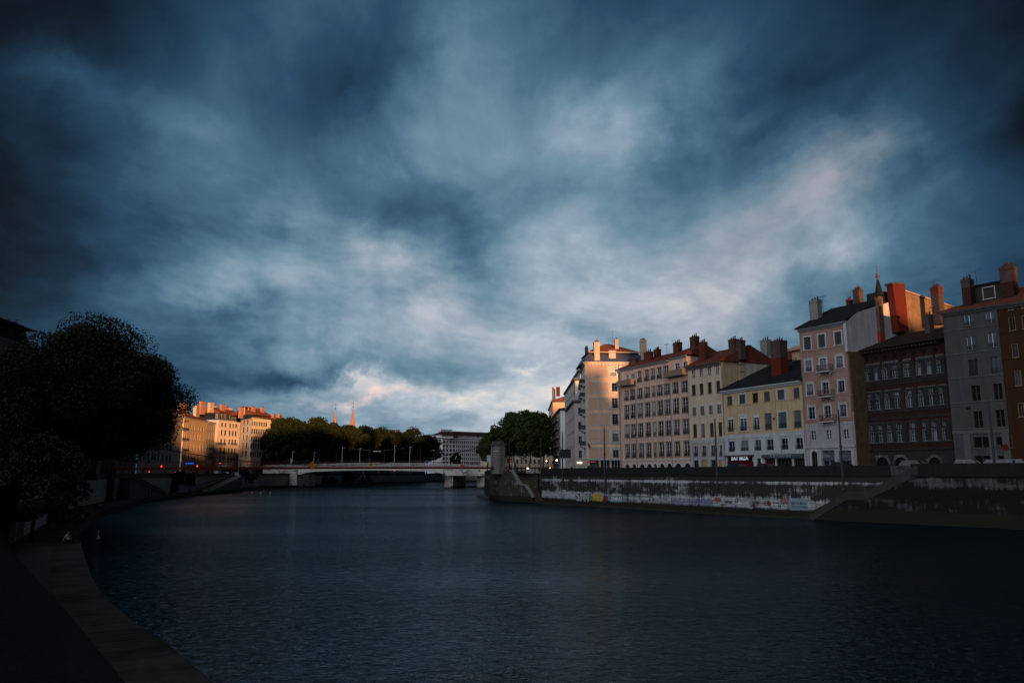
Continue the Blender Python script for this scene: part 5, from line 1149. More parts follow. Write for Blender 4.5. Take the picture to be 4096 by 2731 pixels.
def build_land():
    bed = MB(); bed.poly([(-4000, -1500, -8.6), (4000, -1500, -8.6), (4000, 5500, -8.6), (-4000, 5500, -8.6)]); tag(bed.build('ground', mat('earth', (.05, .045, .035), .95, .2, .05)), kind='structure')
    w = MB(); w.poly([(-420, -200, WATER), (420, -200, WATER), (420, 720, WATER), (-420, 720, WATER)]); tag(w.build('river', water_mat()), kind='structure')
    # left bank street level
    near = [Vector((-14, -60, 0)), Vector((-16.5, 12, 0)), Vector((-22, 30, 0)), Vector((-37, 52, 0))]
    back = flat([WL[0]]+WL[1:], 0)
    a = MB(); pts = near+back; far = [Vector((-1500, 1800, 0)), Vector((-1500, -400, 0))]
    # fan of quads to a far line so the polygon stays simple
    outer = [Vector((-1500+min(1.0, i/(len(pts)-1))**3*3300, -400+2400*i/(len(pts)-1), 0)) for i in range(len(pts))]
    outer = [Vector((-1500, -60+ (i/(len(pts)-1))*2400, 0)) if i < len(pts)-4 else Vector((-1500+(i-len(pts)+4)*900, 2500, 0)) for i in range(len(pts))]
    for i in range(len(pts)-1): a.poly([(*pts[i].xy, LSTREET), (*pts[i+1].xy, LSTREET), (*outer[i+1].xy, LSTREET), (*outer[i].xy, LSTREET)])
    tag(a.build('road', ASPH), kind='structure')
    # slope between the near promenade and the street
    toe = chaikin([ground(*p, PROM) for p in ((620, 2900), (506, 2731), (417, 2624), (292, 2469), (143, 2314), (88, 2245), (20, 2190))])
    top = [Vector((-14.0, 9, 0)), Vector((-16.2, 16, 0)), Vector((-18.0, 22, 0)), Vector((-22.5, 31, 0)), Vector((-32, 44, 0)), Vector((-38.5, 54, 0)), WL[0]]; top = chaikin(top)
    a = MB(); n = 6
    rnd = random.Random(4)
    rows = [[t.lerp(Vector((q.x, q.y, 0)), k/n) for t, q in zip(toe, top)] for k in range(n+1)]
    for k, r_ in enumerate(rows):
        for v in r_: v.z = PROM+.02+(LSTREET-PROM-.02)*(k/n)**1.15
    for k in range(n):
        for i in range(len(toe)-1): a.poly([rows[k][i], rows[k][i+1], rows[k+1][i+1], rows[k+1][i]])
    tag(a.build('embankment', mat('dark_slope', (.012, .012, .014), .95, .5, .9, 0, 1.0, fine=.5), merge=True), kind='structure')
    # promenade
    a = MB(); el = EL; K2 = offset(el, 1.85)
    a.poly([(p.x, p.y, PROM) for p in K2]+[(30, 760, PROM), (-420, 760, PROM), (-420, -60, PROM), (-14, -60, PROM)])
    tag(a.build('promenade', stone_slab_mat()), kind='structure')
    a = MB(); strip_wall(a, el, WATER-2.0, PROM+.05, 1.9, 0, 8.3)
    tag(a.build('kerb', block_mat('kerb_stone', (.036, .034, .030), (.012, .012, .011), 1.3, 2.2, dirt=(.014, .014, .013), dirt_amt=.38, bevel=.6)), kind='structure')
    # left quay wall
    wlw = WL[1:]
    wlp = [Vector((p.x, p.y, 0)) for p in [WL[0]]+wlw]
    a = MB(); strip_wall(a, wlp, PROM-.6, LSTREET-.15, .8, 0, 8.3)
    lw = a.build('quay_wall', WALL_L); tag(lw, 'long coursed stone wall holding up the left bank street above the promenade', 'quay wall')
    a = MB(); strip_wall(a, offset(wlp, -.08), LSTREET-.15, .06, .6, 0, 8.3); a.build('parapet', mat('left_parapet', (.07, .068, .065), .9, .2, .8, .2), lw)
    # right quay
    W = offset(flat(LK, 0), 2.3)
    a = MB(); strip_wall(a, W[:5]+[W[5]]+W[6:], WATER-1.6, -.22, .9, 0, 6.3)
    rw = a.build('quay_wall', [WALL_R]); tag(rw, 'tall right bank river wall of pale stone, black stained above and covered with graffiti below', 'quay wall')
    # parapet: thick dark course, slightly proud
    Wp = offset(W, -.16); brk = at_px(W, 3560)
    P1 = [p for p in Wp if True]
    a = MB(); strip_wall(a, seg_between(Wp, 2122, 3560), -.22, 1.08, .55, 0, 6.3); strip_wall(a, offset(seg_between(Wp, 2122, 3560), -.08), -.34, -.14, .3, 0, 6.3); a.build('parapet', PARA, rw)
    a = MB(); strip_wall(a, seg_between(W, 3561, 3668), -.22, 1.02, .5, 0, 6.3); a.build('parapet', mat('lighter_parapet', (.04, .04, .04), .9, .4, 1, .2), rw)
    a = MB(); strip_wall(a, seg_between(offset(flat(LK, 0), -.1), 3645, 4700), -.22, 1.22, .55, 0, 6.3); strip_wall(a, offset(seg_between(offset(flat(LK, 0), -.1), 3645, 4700), -.08), -.34, -.14, .3, 0, 6.3); a.build('parapet', PARA, rw)
    # ledge at the water
    lk = seg_between(flat(LK, 0), 2120, 3232)
    a = MB(); strip_wall(a, lk, WATER-1.6, WATER+.32, 2.35, 0, 6.3); tag(a.build('ledge', mat('mossy_ledge', (.022, .021, .016), .95, .5, .8, .0, .5, fine=.3)), kind='structure')
    # outer wall right of the second stair, its top edge following the flight
    lkf = flat(LK, 0)
    a = MB(); seq = [(3228, 2048), (3300, 2012), (3378, 1966), (3462, 1963), (3560, 1915), (3660, 1866), (3700, 1905), (4096, 1905), (4400, 1905)]
    prev = None; u = 0
    for px, py in seq:
        p = on_line(lkf, px); z = atY(px, py, p.y).z if px < 3680 else -.22
        if prev is not None:
            q, zq = prev; L = (p-q).xy.length; b0 = WATER-1.6
            a.poly([(q.x, q.y, b0), (p.x, p.y, b0), (p.x, p.y, z), (q.x, q.y, zq)], 0, [(u, b0+6.3), (u+L, b0+6.3), (u+L, z+6.3), (u, zq+6.3)]); u += L
            n_ = Vector((-(p-q).y, (p-q).x, 0)).normalized()*.5
            a.poly([(q.x, q.y, zq), (p.x, p.y, z), (p.x+n_.x, p.y+n_.y, z), (q.x+n_.x, q.y+n_.y, zq)], 0)
        prev = (p, z)
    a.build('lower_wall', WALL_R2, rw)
    # sloping stone handrail of the second stair: dark band proud of the wall
    a = MB()
    band = [(3228, 2056, 2088), (3375, 1966, 2000), (3462, 1964, 1998), (3662, 1862, 1905), (3672, 1860, 1903)]
    out = offset(lkf, -.14)
    for (x0, t0, b0), (x1, t1, b1) in zip(band, band[1:]):
        p, q = on_line(out, x0), on_line(out, x1)
        v = [(p.x, p.y, atY(x0, b0, p.y).z), (q.x, q.y, atY(x1, b1, q.y).z), (q.x, q.y, atY(x1, t1, q.y).z), (p.x, p.y, atY(x0, t0, p.y).z)]
        nn = Vector((-(q-p).y, (q-p).x, 0)).normalized()*.62
        a.prism(v, nn)
    st = a.build('stone_stair', mat('stair_parapet_stone', (.028, .028, .027), .9, .3, 1, .2, .3, fine=.2)); tag(st, 'dark stair parapet slanting down leftwards across the right bank wall under the red house', 'stair')
    for (x0, y0, x1, y1) in ((3240, 2050, 3378, 1978), (3462, 1976, 3655, 1880)):
        p, q = on_line(offset(lkf, .6), x0), on_line(offset(lkf, .6), x1); z0, z1 = atY(x0, y0, p.y).z, atY(x1, y1, q.y).z; n = max(6, int((z1-z0)/.17)); a = MB()
        dd = (q-p)/n; d1 = dd.normalized()
        for k in range(n): a.obox(p+dd*k+Vector((0, 0, z0-1.2+(z1-z0)*k/n)), d1, Vector((-d1.y, d1.x, 0)), dd.length*1.02, 1.6, 1.2+(z1-z0)/n)
        a.build('flight', mat('stair_stone', (.07, .065, .055), .9, .3, 1.5), st)
    # right bank street
    a = MB(); inner = flat([Vector((-14, 640, 0)), Vector((-12, 352, 0)), Vector((-5.3, 196, 0)), Vector((-1.6, 186, 0))], 0)+[on_line(offset(W, .5), 2122)]+offset(W, .5)[1:]
    for i in range(len(inner)-1):
        p, q = inner[i], inner[i+1]; fx = 1500
        a.poly([(p.x, p.y, RSTREET), (q.x, q.y, RSTREET), (q.x+fx, q.y*1.0-200, RSTREET), (p.x+fx, p.y*1.0+200, RSTREET)])
    tag(a.build('road', ASPH), kind='structure')
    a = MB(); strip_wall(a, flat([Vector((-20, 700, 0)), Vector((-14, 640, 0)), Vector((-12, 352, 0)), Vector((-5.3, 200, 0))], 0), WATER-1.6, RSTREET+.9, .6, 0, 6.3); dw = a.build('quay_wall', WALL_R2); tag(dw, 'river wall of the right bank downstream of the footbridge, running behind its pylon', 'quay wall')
    # unseen ridge added behind the viewer, crest stepped to shape the low sun's shadows
    lt = Vector((-math.sin(saz), math.cos(saz), 0)); pr = Vector((math.cos(saz), math.sin(saz), 0)); a = MB(); rnd = random.Random(12)
    ns = 900; grid_ = []
    for j in range(7):
        row = []
        for i in range(ns+1):
            q = -300+i*.72 if i < ns else 900
            hh = float(np.interp(q, SHADE_RIDGE_S, SHADE_RIDGE_Z))+.5*math.sin(i*.9)+rnd.random()*.5
            prof = (0, .5, .8, 1, .8, .5, 0)[j]; p = lt*(-340+j*30)+pr*q
            row.append((p.x, p.y, -2+prof*(hh+2)))
        grid_.append(row)
    for j in range(6):
        for i in range(ns): a.poly([grid_[j][i], grid_[j][i+1], grid_[j+1][i+1], grid_[j+1][i]])
    tag(a.build('shade_ridge', mat('shade_ridge_green', (.03, .04, .02), .95, .4, .05), merge=True), kind='structure')
SHADE_RIDGE_S = [-300, -6, -4, 6, 9, 20, 24, 28, 31, 37, 44, 60, 70, 84, 85.2, 89.2, 89.6, 93.8, 94.3, 103.5, 104.2, 125, 128, 139, 141, 154, 158, 340]  # crest profile of the added ridge, fitted to the wanted shadow edges
SHADE_RIDGE_Z = [60, 60, 38, 37, 44.5, 41.5, 42, 47, 48.5, 50, 50, 53, 51, 51, 42.3, 42.3, 36.2, 36.2, 60, 60, 40.6, 41, 60, 60, 51, 51, 92, 96]
def on_line(P, px):
    """point of plan polyline P that appears at photo column px (at eye level)"""
    k = (px-CX)/F_PX*math.cos(PITCH)
    for a, b in zip(P, P[1:]):
        fa, fb = a.x-k*a.y, b.x-k*b.y
        if fa*fb <= 0 and fa != fb: return a.lerp(b, fa/(fa-fb))
    return P[0].copy() if abs(P[0].x-k*P[0].y) < abs(P[-1].x-k*P[-1].y) else P[-1].copy()
def at_px(P, px): return on_line(P, px)
def seg_between(P, x0, x1):
    c = lambda p: p.x/p.y/math.cos(PITCH)*F_PX+CX
    return [on_line(P, x0)]+[p for p in P if x0+1 < c(p) < x1-1]+[on_line(P, x1)]

# ------------------------------------------------------------------ trees
def foliage(name, col):
    if name in MATS: return MATS[name]
    m = mat(name, col, .75, .30, .35, fine=.3); p = m.node_tree.nodes['Principled BSDF']; p.inputs['Specular IOR Level'].default_value = .04; return m
LEAF = foliage('plane_leaves', (.018, .023, .009)); LEAF_D = foliage('dark_leaves', (.016, .018, .008)); LEAF_F = foliage('green_plane_leaves', (.034, .052, .018)); LEAF_G = foliage('dim_plane_leaves', (.013, .018, .007)); LEAF_B = foliage('bush_leaves', (.010, .013, .007))
BARK = mat('plane_bark', (.09, .08, .065), .9, .4, 1.5, .2, .6); BARK_D = mat('dark_bark', (.03, .022, .018), .9, .3, 1.5, .2, .5)
def crown_mesh(name, seed, rx, ry, rz, nl, ls, nb=60, m=None, shape=1.0, flatbase=.25, holes=.0):
    """leaf-sized faces in clumps through a lumpy crown, origin at its centre"""
    rg = np.random.default_rng(seed)
    # clump centres: shell-biased, upper half fuller
    c = rg.normal(size=(nb*4, 3)); c /= np.linalg.norm(c, axis=1)[:, None]
    r = .45+.5*rg.random(nb*4)**.5; c = c*r[:, None]; c = c[c[:, 2] > -.75][:nb]
    Lk = rg.normal(size=(11, 3)); Lk /= np.linalg.norm(Lk, axis=1)[:, None]; cn_ = c/np.linalg.norm(c, axis=1)[:, None]
    lump = .78+.34*np.exp(-(1-(cn_ @ Lk.T).max(1))*9)
    wz = np.where(c[:, 2] < 0, 1.0, shape)
    cen = np.stack([c[:, 0]*rx*lump*(1-.18*np.clip(c[:, 2], 0, 1)), c[:, 1]*ry*lump*(1-.18*np.clip(c[:, 2], 0, 1)), c[:, 2]*rz*wz], 1)
    br = (.16+.17*rg.random(len(cen)))*min(rx, rz)*1.15
    k = rg.integers(0, len(cen), nl)
    d = rg.normal(size=(nl, 3)); d /= np.linalg.norm(d, axis=1)[:, None]; d[:, 2] *= .72
    rad = br[k]*(.55+.5*rg.random(nl)**.6)
    P = cen[k]+d*rad[:, None]
    # stray twigs
    st = rg.random(nl) < .03; P[st] += rg.normal(size=(st.sum(), 3))*ls*1.2
    a = rg.normal(size=(nl, 3)); a /= np.linalg.norm(a, axis=1)[:, None]; b = np.cross(a, rg.normal(size=(nl, 3))); b /= np.linalg.norm(b, axis=1)[:, None]
    s = (ls*(.6+.8*rg.random(nl)))[:, None]
    V = np.empty((nl, 4, 3)); V[:, 0] = P-a*s; V[:, 1] = P+b*s*.55; V[:, 2] = P+a*s; V[:, 3] = P-b*s*.55
    me = bpy.data.meshes.new(name); me.vertices.add(nl*4); me.vertices.foreach_set('co', V.ravel()); me.loops.add(nl*4); me.loops.foreach_set('vertex_index', np.arange(nl*4, dtype=np.int32))
    me.polygons.add(nl); me.polygons.foreach_set('loop_start', np.arange(0, nl*4, 4, dtype=np.int32)); me.polygons.foreach_set('loop_total', np.full(nl, 4, dtype=np.int32))
    me.materials.append(m or LEAF); me.update(calc_edges=True); me.validate(); return me, cen
def trunk_mesh(name, H, r, cen, seed, m, nlimb=7, lean=0, fork=.45):
    rg = random.Random(seed); a = MB(); pts = [Vector((0, 0, -.1))]
    n = 5
    for k in range(1, n+1): pts.append(Vector((rg.uniform(-.25, .25)*k*.5+lean*k/n, rg.uniform(-.25, .25)*k*.5, H*fork*k/n)))
    rr = [r*(1.35 if k == 0 else 1-.09*k) for k in range(n+1)]
    for k in range(n): a.bar(pts[k], pts[k+1], rr[k], n=9, r2=rr[k+1])
    tip = pts[-1]; idx = list(range(len(cen))); rg.shuffle(idx)
    for i in idx[:nlimb]:
        e = Vector(cen[i]); base_ = pts[rg.choice([n-1, n, n])]; mid = base_.lerp(e, .5)+Vector((rg.uniform(-.6, .6), rg.uniform(-.6, .6), rg.uniform(0, .8)))
        a.bar(base_, mid, r*.42, n=7, r2=r*.26); a.bar(mid, e, r*.26, n=6, r2=r*.07)
        for q in range(2):
            e2 = e+Vector((rg.uniform(-1.8, 1.8), rg.uniform(-1.8, 1.8), rg.uniform(-.3, 1.8))); a.bar(mid.lerp(e, .6), e2, r*.12, n=5, r2=r*.03)
    return a.mesh(name, m, smooth=True)
PLANES = 'plane trees along the far quays'
def tree(label, P, zbase, H, rx, ry, zc, rz, seed, nl, ls, nb=60, leaf=None, bark=None, r=.5, group=None, cat='tree', name='plane_tree', nlimb=8, rot=0, fork=.45):
    me, cen = crown_mesh('crown', seed, rx, ry, rz, nl, ls, nb, leaf); root = tag(empty(name, (P.x, P.y, zbase), rot), label, cat, group)
    cc = [c+np.array([0, 0, zc-zbase]) for c in cen]
    link('crown', me, root, (0, 0, zc-zbase)); link('trunk', trunk_mesh('trunk', zc-zbase+rz*.3, r, cc, seed, bark or BARK, nlimb, fork=fork), root); return root
def build_trees():
    # the great plane on the left
    Y = 122; k = Y/3229
    P = base(362, Y); zc = (1893-1575)*k; 
    tree('huge dark plane tree filling the left edge, its crown hanging over the quay and footbridge', P, LSTREET, 0, 11.8, 11, zc-.3, 11.2, 5, 150000, .175, 230, LEAF_D, BARK_D, .75, nlimb=14, rot=R(20), fork=.35)
    P = base(85, 112); tree('lower companion plane crown at the far left, overlapping the dim grey house', P, LSTREET, 0, 9.0, 7.5, atY(85, 1650, 112).z, 8.8, 8, 70000, .18, 130, LEAF_D, BARK_D, .5)
    P = base(590, 150); 
    # small tree on the near promenade
    P = ground(123, 2170, PROM); tree('small dark tree growing from the near promenade beside the graffitied wall end, lower left', P, PROM, 0, 3.4, 3.2, atY(95, 1935, P.y).z, 3.7, 15, 16000, .12, 50, LEAF_D, mat('reddish_trunk', (.06, .02, .014), .9, .3), .16, cat='tree', name='young_tree', fork=.6)
    # row beyond the road bridge, left bank
    rows = [(1075, 392, 1720, 80, 'first far plane tree, lowest crown, overlapping the set back house'), (1128, 398, 1668, 100, 'far plane tree with a golden lit crown top just right of the cream corner house'), (1192, 404, 1680, 100, 'dark green far plane tree behind the first white bridge lamps'),
            (1262, 416, 1670, 105, 'broad far plane tree left of the twin spires'), (1322, 432, 1692, 95, 'far plane tree directly under the left church spire'), (1392, 450, 1702, 95, 'far plane tree with an orange top directly under the right church spire'),
            (1455, 480, 1706, 92, 'far plane tree just right of the twin spires'), (1515, 505, 1716, 85, 'dark far plane tree below the two ruinous stacks'), (1578, 530, 1728, 80, 'far plane tree third from the right end of the left bank row'),
            (1640, 560, 1718, 85, 'far plane tree, the highest next to the modern block'), (1705, 585, 1738, 80, 'last far plane tree at the right end, covering the modern block corner')]
    for i, (px, Y, yt, wpx, lab) in enumerate(rows):
        k = Y/3229; top = (1893-yt)*k; bot = (1893-1848)*k if i else 2.5; rz = (top-bot)/2; rx = wpx*k/2*1.5
        P = base(px, Y); tree(lab, P, LSTREET, 0, rx, rx*.95, (top+bot)/2, rz*1.03, 100+i, 16000, .55, 95, LEAF if i < 6 else LEAF_G, BARK, .45, PLANES, rot=i*1.3)  # right-hand far trees get leaves darkened to stand for shade
    # right bank square behind the pylon
    rr = [(1985, 292, 1705, 1850, 92, 'plane tree leaning over the white footbridge pylon'), (2058, 300, 1640, 1840, 118, 'tallest plane tree behind the pylon, light green top'), (2118, 282, 1642, 1838, 110, 'bushy plane tree in the middle of the right bank square'), (2172, 318, 1646, 1842, 90, 'plane tree against the cream houses at the end of the right bank row'),
          (1948, 330, 1752, 1850, 60, 'low plane tree at the river side of the right bank square')]
    for i, (px, Y, yt, yb, wpx, lab) in enumerate(rr):
        k = Y/3229; top, bot = (1893-yt)*k, (1893-yb)*k; P = base(px, Y); tree(lab, P, RSTREET, 0, wpx*k/2*1.25, wpx*k/2*1.1, (top+bot)/2, (top-bot)/2*1.03, 200+i, 20000, .36, 100, LEAF_F, BARK, .42, PLANES, rot=i*2.1, nlimb=10)
    # bushes against the left wall
    bs = [(690, 1945, 222, 24, 34, 'dark bush at the foot of the left quay wall, left of the stair'), (715, 1912, 225, 34, 26, 'tall dark shrub reaching the parapet left of the long stair'), (762, 1915, 240, 24, 30, 'dark shrub hugging the wall beside the long stair'),
          (990, 1908, 318, 52, 24, 'wide dark ivy mass hanging over the wall next to the bridge abutment'), (1290, 1918, 415, 26, 26, 'round dark shrub under the road bridge, left one'), (1330, 1928, 425, 22, 20, 'small dark shrub under the road bridge, middle one'), (1388, 1908, 445, 28, 28, 'tall dark shrub under the road bridge, right one'), (1755, 1893, 590, 14, 14, 'shrub at the far wall by the second pier'), (1823, 1835, 400, 22, 22, 'small round tree on the end of the road bridge before the modern block')]
    for i, (px, py, Y, rxp, rzp, lab) in enumerate(bs):
        k = Y/3229; c = atY(px, py, Y); zb = PROM if i < 8 else 2.6; rx, rz = rxp*k, rzp*k
        if i in (3,): zb = PROM
        me, cen = crown_mesh('foliage', 300+i, rx, rx*.7, rz, 5000, .26 if Y < 350 else .36, 26, LEAF_B); root = tag(empty('shrub' if i != 8 else 'small_tree', (c.x, c.y, zb)), lab, 'shrub' if i != 8 else 'tree', 'shrubs along the left quay wall' if i != 8 else None)
        link('foliage', me, root, (0, 0, c.z-zb)); link('stem', trunk_mesh('stem', c.z-zb+.5, .12, [q+np.array([0, 0, c.z-zb]) for q in cen], i, BARK_D, 5), root)

# ------------------------------------------------------------------ bridges
def build_bridges():
    RED = mat('oxide_red_paint', (.10, .018, .016), .6, .12, 1.0, .1)
    f = Frame(base(437, 161), base(1992, 190)); L = f.L
    root = tag(empty('footbridge', f.pt(L/2, WATER)), 'oxide red suspension footbridge crossing the whole river between two stone pylons', 'footbridge'); org = root.location.copy()
    zb = lambda u: .65+.41*u/L+.12*4*(u/L)*(1-u/L)
    n = 48; a = MB(); r = [MB(), MB()]
    for side, off in ((0, 0.0), (1, 2.9)):
        for k in range(n):
            u0, u1 = L*k/n, L*(k+1)/n
            r[side].prism([f.pt(u0, zb(u0), off), f.pt(u1, zb(u1), off), f.pt(u1, zb(u1)+.44, off), f.pt(u0, zb(u0)+.44, off)], f.n*.14)
            for e in (0, .40): r[side].prism([f.pt(u0, zb(u0)+e, off-.07), f.pt(u1, zb(u1)+e, off-.07), f.pt(u1, zb(u1)+e+.04, off-.07), f.pt(u0, zb(u0)+e+.04, off-.07)], f.n*.066)
    r[0].build('girder', RED, root, org); r[1].build('girder', RED, root, org)
    for k in range(n):
        u0, u1 = L*k/n, L*(k+1)/n; a.prism([f.pt(u0, zb(u0)+.28, .15), f.pt(u1, zb(u1)+.28, .15), f.pt(u1, zb(u1)+.36, .15), f.pt(u0, zb(u0)+.36, .15)], f.n*2.74)
    a.build('deck', mat('deck_boards', (.08, .06, .05)), root, org)
    for off in (.02, 3.0):
        a = MB(); m = int(L/1.3)
        for k in range(m+1):
            u = L*k/m; z = zb(u)+.44; a.obox(f.pt(u-.03, z, off), f.d, f.n, .06, .06, 1.1)
            if k < m:
                u2 = L*(k+1)/m; z2 = zb(u2)+.44
                for e, w in ((1.04, .055), (.10, .03), (.52, .02)): a.prism([f.pt(u, z+e, off+.01), f.pt(u2, z2+e, off+.01), f.pt(u2, z2+e+w, off+.01), f.pt(u, z+e+w, off+.01)], f.n*.045)
                a.bar(f.pt(u, z+.12, off+.03), f.pt(u2, z2+.52, off+.03), .011); a.bar(f.pt(u, z+.52, off+.03), f.pt(u2, z2+.12, off+.03), .011)
        a.build('railing', RED, root, org)
    ztop0, ztop1, um = 7.0, 7.15, L*.53
    def cz(u):
        zm = zb(um)+.75
        return zm+(ztop1-zm)*((u-um)/(L-um))**2 if u > um else zm+(ztop0-zm)*((um-u)/um)**2
    for off in (-.15, 3.2):
        a = MB(); m = 60
        for k in range(m): a.bar(f.pt(L*k/m, cz(L*k/m), off), f.pt(L*(k+1)/m, cz(L*(k+1)/m), off), .055, n=5)
        a.bar(f.pt(L, cz(L), off), f.pt(L+14, .6, off+.5), .055, n=5); c = a.build('cable', IRON, root, org)
        m = 42
        for k in range(1, m):
            u = L*k/m
            if cz(u)-zb(u) > 1.2 and off < 0:
                a = MB(); a.bar(f.pt(u, zb(u)+.3, off+.1), f.pt(u, cz(u), off), .014); a.build('hanger', IRON, root, org)
    # pylons
    PS = block_mat('pylon_stone', (.145, .137, .13), (.12, .11, .10), 1.2, .5, dirt=(.05, .045, .04), dirt_amt=.22, bevel=.3)
    PD_ = block_mat('dark_pylon_stone', (.045, .035, .028), (.02, .015, .012), 1.2, .5, dirt=(.015, .012, .01), dirt_amt=.4)
    def pylon(P, d, n, w, dp, z0, z1, m):
        a = MB(); P = Vector((P.x, P.y, 0))
        a.obox(P+Vector((0, 0, z0)), d, n, w, dp, z1-z0); 
        a.obox(P-d*.08-n*.08+Vector((0, 0, z1-1.35)), d, n, w+.16, dp+.16, .10, 1)
        a.obox(P-d*.12-n*.12+Vector((0, 0, z0)), d, n, w+.24, dp+.24, .9)
        for s_ in (0, 1): a.obox(P+d*(.02+s_*(w-.62))-n*.14+Vector((0, 0, z0+.9)), d, n, .6, .14, z1-z0-1.3)
        for s_ in (0, 1): a.obox(P-d*.14+n*(.02+s_*(dp-.75))+Vector((0, 0, z0+.9)), d, n, .14, .73, z1-z0-1.3)
        py = a.build('pylon', [m, mat('white_string', (.55, .55, .55), .8, .05)], root, org)
        a = MB(); a.obox(P-d*.35-n*.35+Vector((0, 0, z1)), d, n, w+.7, dp+.7, .22); a.obox(P-d*.2-n*.2+Vector((0, 0, z1+.22)), d, n, w+.4, dp+.4, .12)
        for s_ in (.1, dp-1.0):
            q = P+n*s_+Vector((0, 0, z1+.34)); b0 = [q, q+d*(w), q+d*w+n*.9, q+n*.9]; b1 = [q+d*.25+n*.1, q+d*(w-.25)+n*.1, q+d*(w-.25)+n*.8, q+d*.25+n*.8]; b1 = [v+Vector((0, 0, .62)) for v in b1]
            for k in range(4): a.poly([b0[k], b0[(k+1) % 4], b1[(k+1) % 4], b1[k]])
            a.poly(b1)
        a.build('pylon_cap', mat('cap_stone', (.075, .07, .068), .9, .3), py, org)
    d, nn = Vector((.903, .43, 0)).normalized(), Vector((-.43, .903, 0)).normalized()
    P = base(1996, 187); pylon(P, d, nn, 1.47, 4.4, -.1, 6.5, PS)
    P = base(405, 160); pylon(P, f.d, f.n, 2.2, 3.6, PROM-.2, 6.1, PD_)
    # abutment of the right pylon: a thing of masonry standing in the river, with its stair
    AB = block_mat('abutment_stone', (.27, .27, .28), (.08, .08, .08), 1.1, .46, dirt=(.035, .032, .026), dirt_amt=.56, green=1.0, bands=[(0, .55), (4.5, .45), (5.6, .7), (8, .8)])
    c0 = ground(2002, 2003, WATER); c1 = ground(1957, 1996, WATER); c2 = ground(2131, 2010, WATER)
    ab = tag(empty('abutment', (c0.x, c0.y, WATER)), 'massive stained stone abutment under the right pylon, its foot in the river', 'abutment')
    g = Frame(c0, c2); h = Frame(c1, c0)
    pts = [g.pt(*g.uz(px, py)) for px, py in ((2002, 1882), (2045, 1882), (2050, 1890), (2078, 1936), (2101, 1940), (2129, 1988), (2131, 2006))]; zt = pts[0].z
    front = [g.pt(0, WATER-1.6)]+[g.pt(g.L, WATER-1.6)]+[p for p in reversed(pts)]
    a = MB(); a.prism(front, g.n*.7, 0, uvs=[(((p-g.P0).xy).length, p.z+6.3) for p in front]); a.build('front_wall', AB, ab, ab.location)
    a = MB(); W_ = 7.5
    a.poly([h.pt(0, WATER-1.6), h.pt(h.L, WATER-1.6), h.pt(h.L, zt), h.pt(0, zt)], 0, [(0, -1.6), (h.L, -1.6), (h.L, zt+6.3), (0, zt+6.3)])
    q = h.pt(0, zt)+Vector((9, 3, 0)); r_ = g.pt(3.2, zt)+g.n*.72
    a.obox(h.pt(.02, WATER-1.6)+h.n*.02, h.d, h.n, h.L-.04, 8.0, zt-.02-(WATER-1.6))
    a.build('side_wall', AB, ab, ab.location)
    a = MB(); pr = pts[1:6]
    for p, q in zip(pr, pr[1:]): a.prism([p-g.n*.12+Vector((0, 0, -.05)), q-g.n*.12+Vector((0, 0, -.05)), q-g.n*.12+Vector((0, 0, .14)), p-g.n*.12+Vector((0, 0, .14))], g.n*.9)
    a.build('coping', mat('pale_coping', (.17, .17, .17), .9, .2, 1, .1), ab, ab.location)
    # flight of steps between this wall and the quay wall
    st = tag(empty('stone_stair', (c2.x, c2.y, WATER)), 'brown stone stair descending beside the pylon abutment down to the ledge', 'stair')
    u0, z0 = g.uz(2062, 1896, 1.0); u1, z1 = g.uz(2152, 2006, 1.0); n = 36; a = MB(); du = (u1-u0)/n
    for k in range(n): zz = z0+(z1-z0)*(k+1)/n; a.obox(g.pt(u0+du*k, WATER-1.4, .75), g.d, g.n, du*1.001, 2.5, zz-(WATER-1.4))
    a.build('flight', mat('stair_stone_brown', (.085, .070, .050), .9, .3, 1.2), st, st.location)
    a = MB(); a.obox(g.pt(u0-2.5, WATER-1.4, .75), g.d, g.n, 2.5, 3.2, z0-(WATER-1.4)); a.build('landing', mat('stair_stone_brown', (.11, .09, .065)), st, st.location)
    ua, ub = g.uz(2046, 1890, 3.3)[0], g.uz(2150, 1890, 3.3)[0]; a = MB(); a.obox(g.pt(ua, WATER-1.4, 3.3), g.d, g.n, ub-ua, 9, RSTREET-.02-(WATER-1.4)); a.build('back_wall', AB, ab, ab.location)
    ua, ub = g.uz(2104, 1890, 3.25)[0], g.uz(2136, 1890, 3.25)[0]; a = MB(); a.obox(g.pt(ua, -.15, 3.25), g.d, g.n, ub-ua, .5, 1.2); a.build('parapet', mat('pale_coping', (.17, .17, .17)), ab, ab.location)
    # landing stage at the abutment's river side
    a = MB(); q = h.pt(0, WATER+.15); a.obox(q+Vector((-2.6, 1, 0)), Vector((1, 0, 0)), Vector((0, 1, 0)), 2.6, 9, .25); a.obox(q+Vector((-3.6, 10, .1)), Vector((1, 0, 0)), Vector((0, 1, 0)), 2.5, 3, .5); tag(a.build('landing_stage', mat('stage_timber', (.05, .05, .05))), 'small dark landing stage at the foot of the pylon abutment', 'landing stage')
    # ---------- road bridge
    f2 = Frame(base(1045, 380), base(1952, 357)); L2 = f2.L; WB = mat('white_bridge_concrete', (.38, .36, .33), .85, .12, .4, .25, fine=.1)
    rb = tag(empty('road_bridge', f2.pt(L2/2, WATER)), 'white concrete road bridge on broad stone piers behind the red footbridge', 'bridge'); o2 = rb.location.copy()
    P_ = lambda px, py, off=0.0: f2.pt(*f2.uz(px, py, off), off)
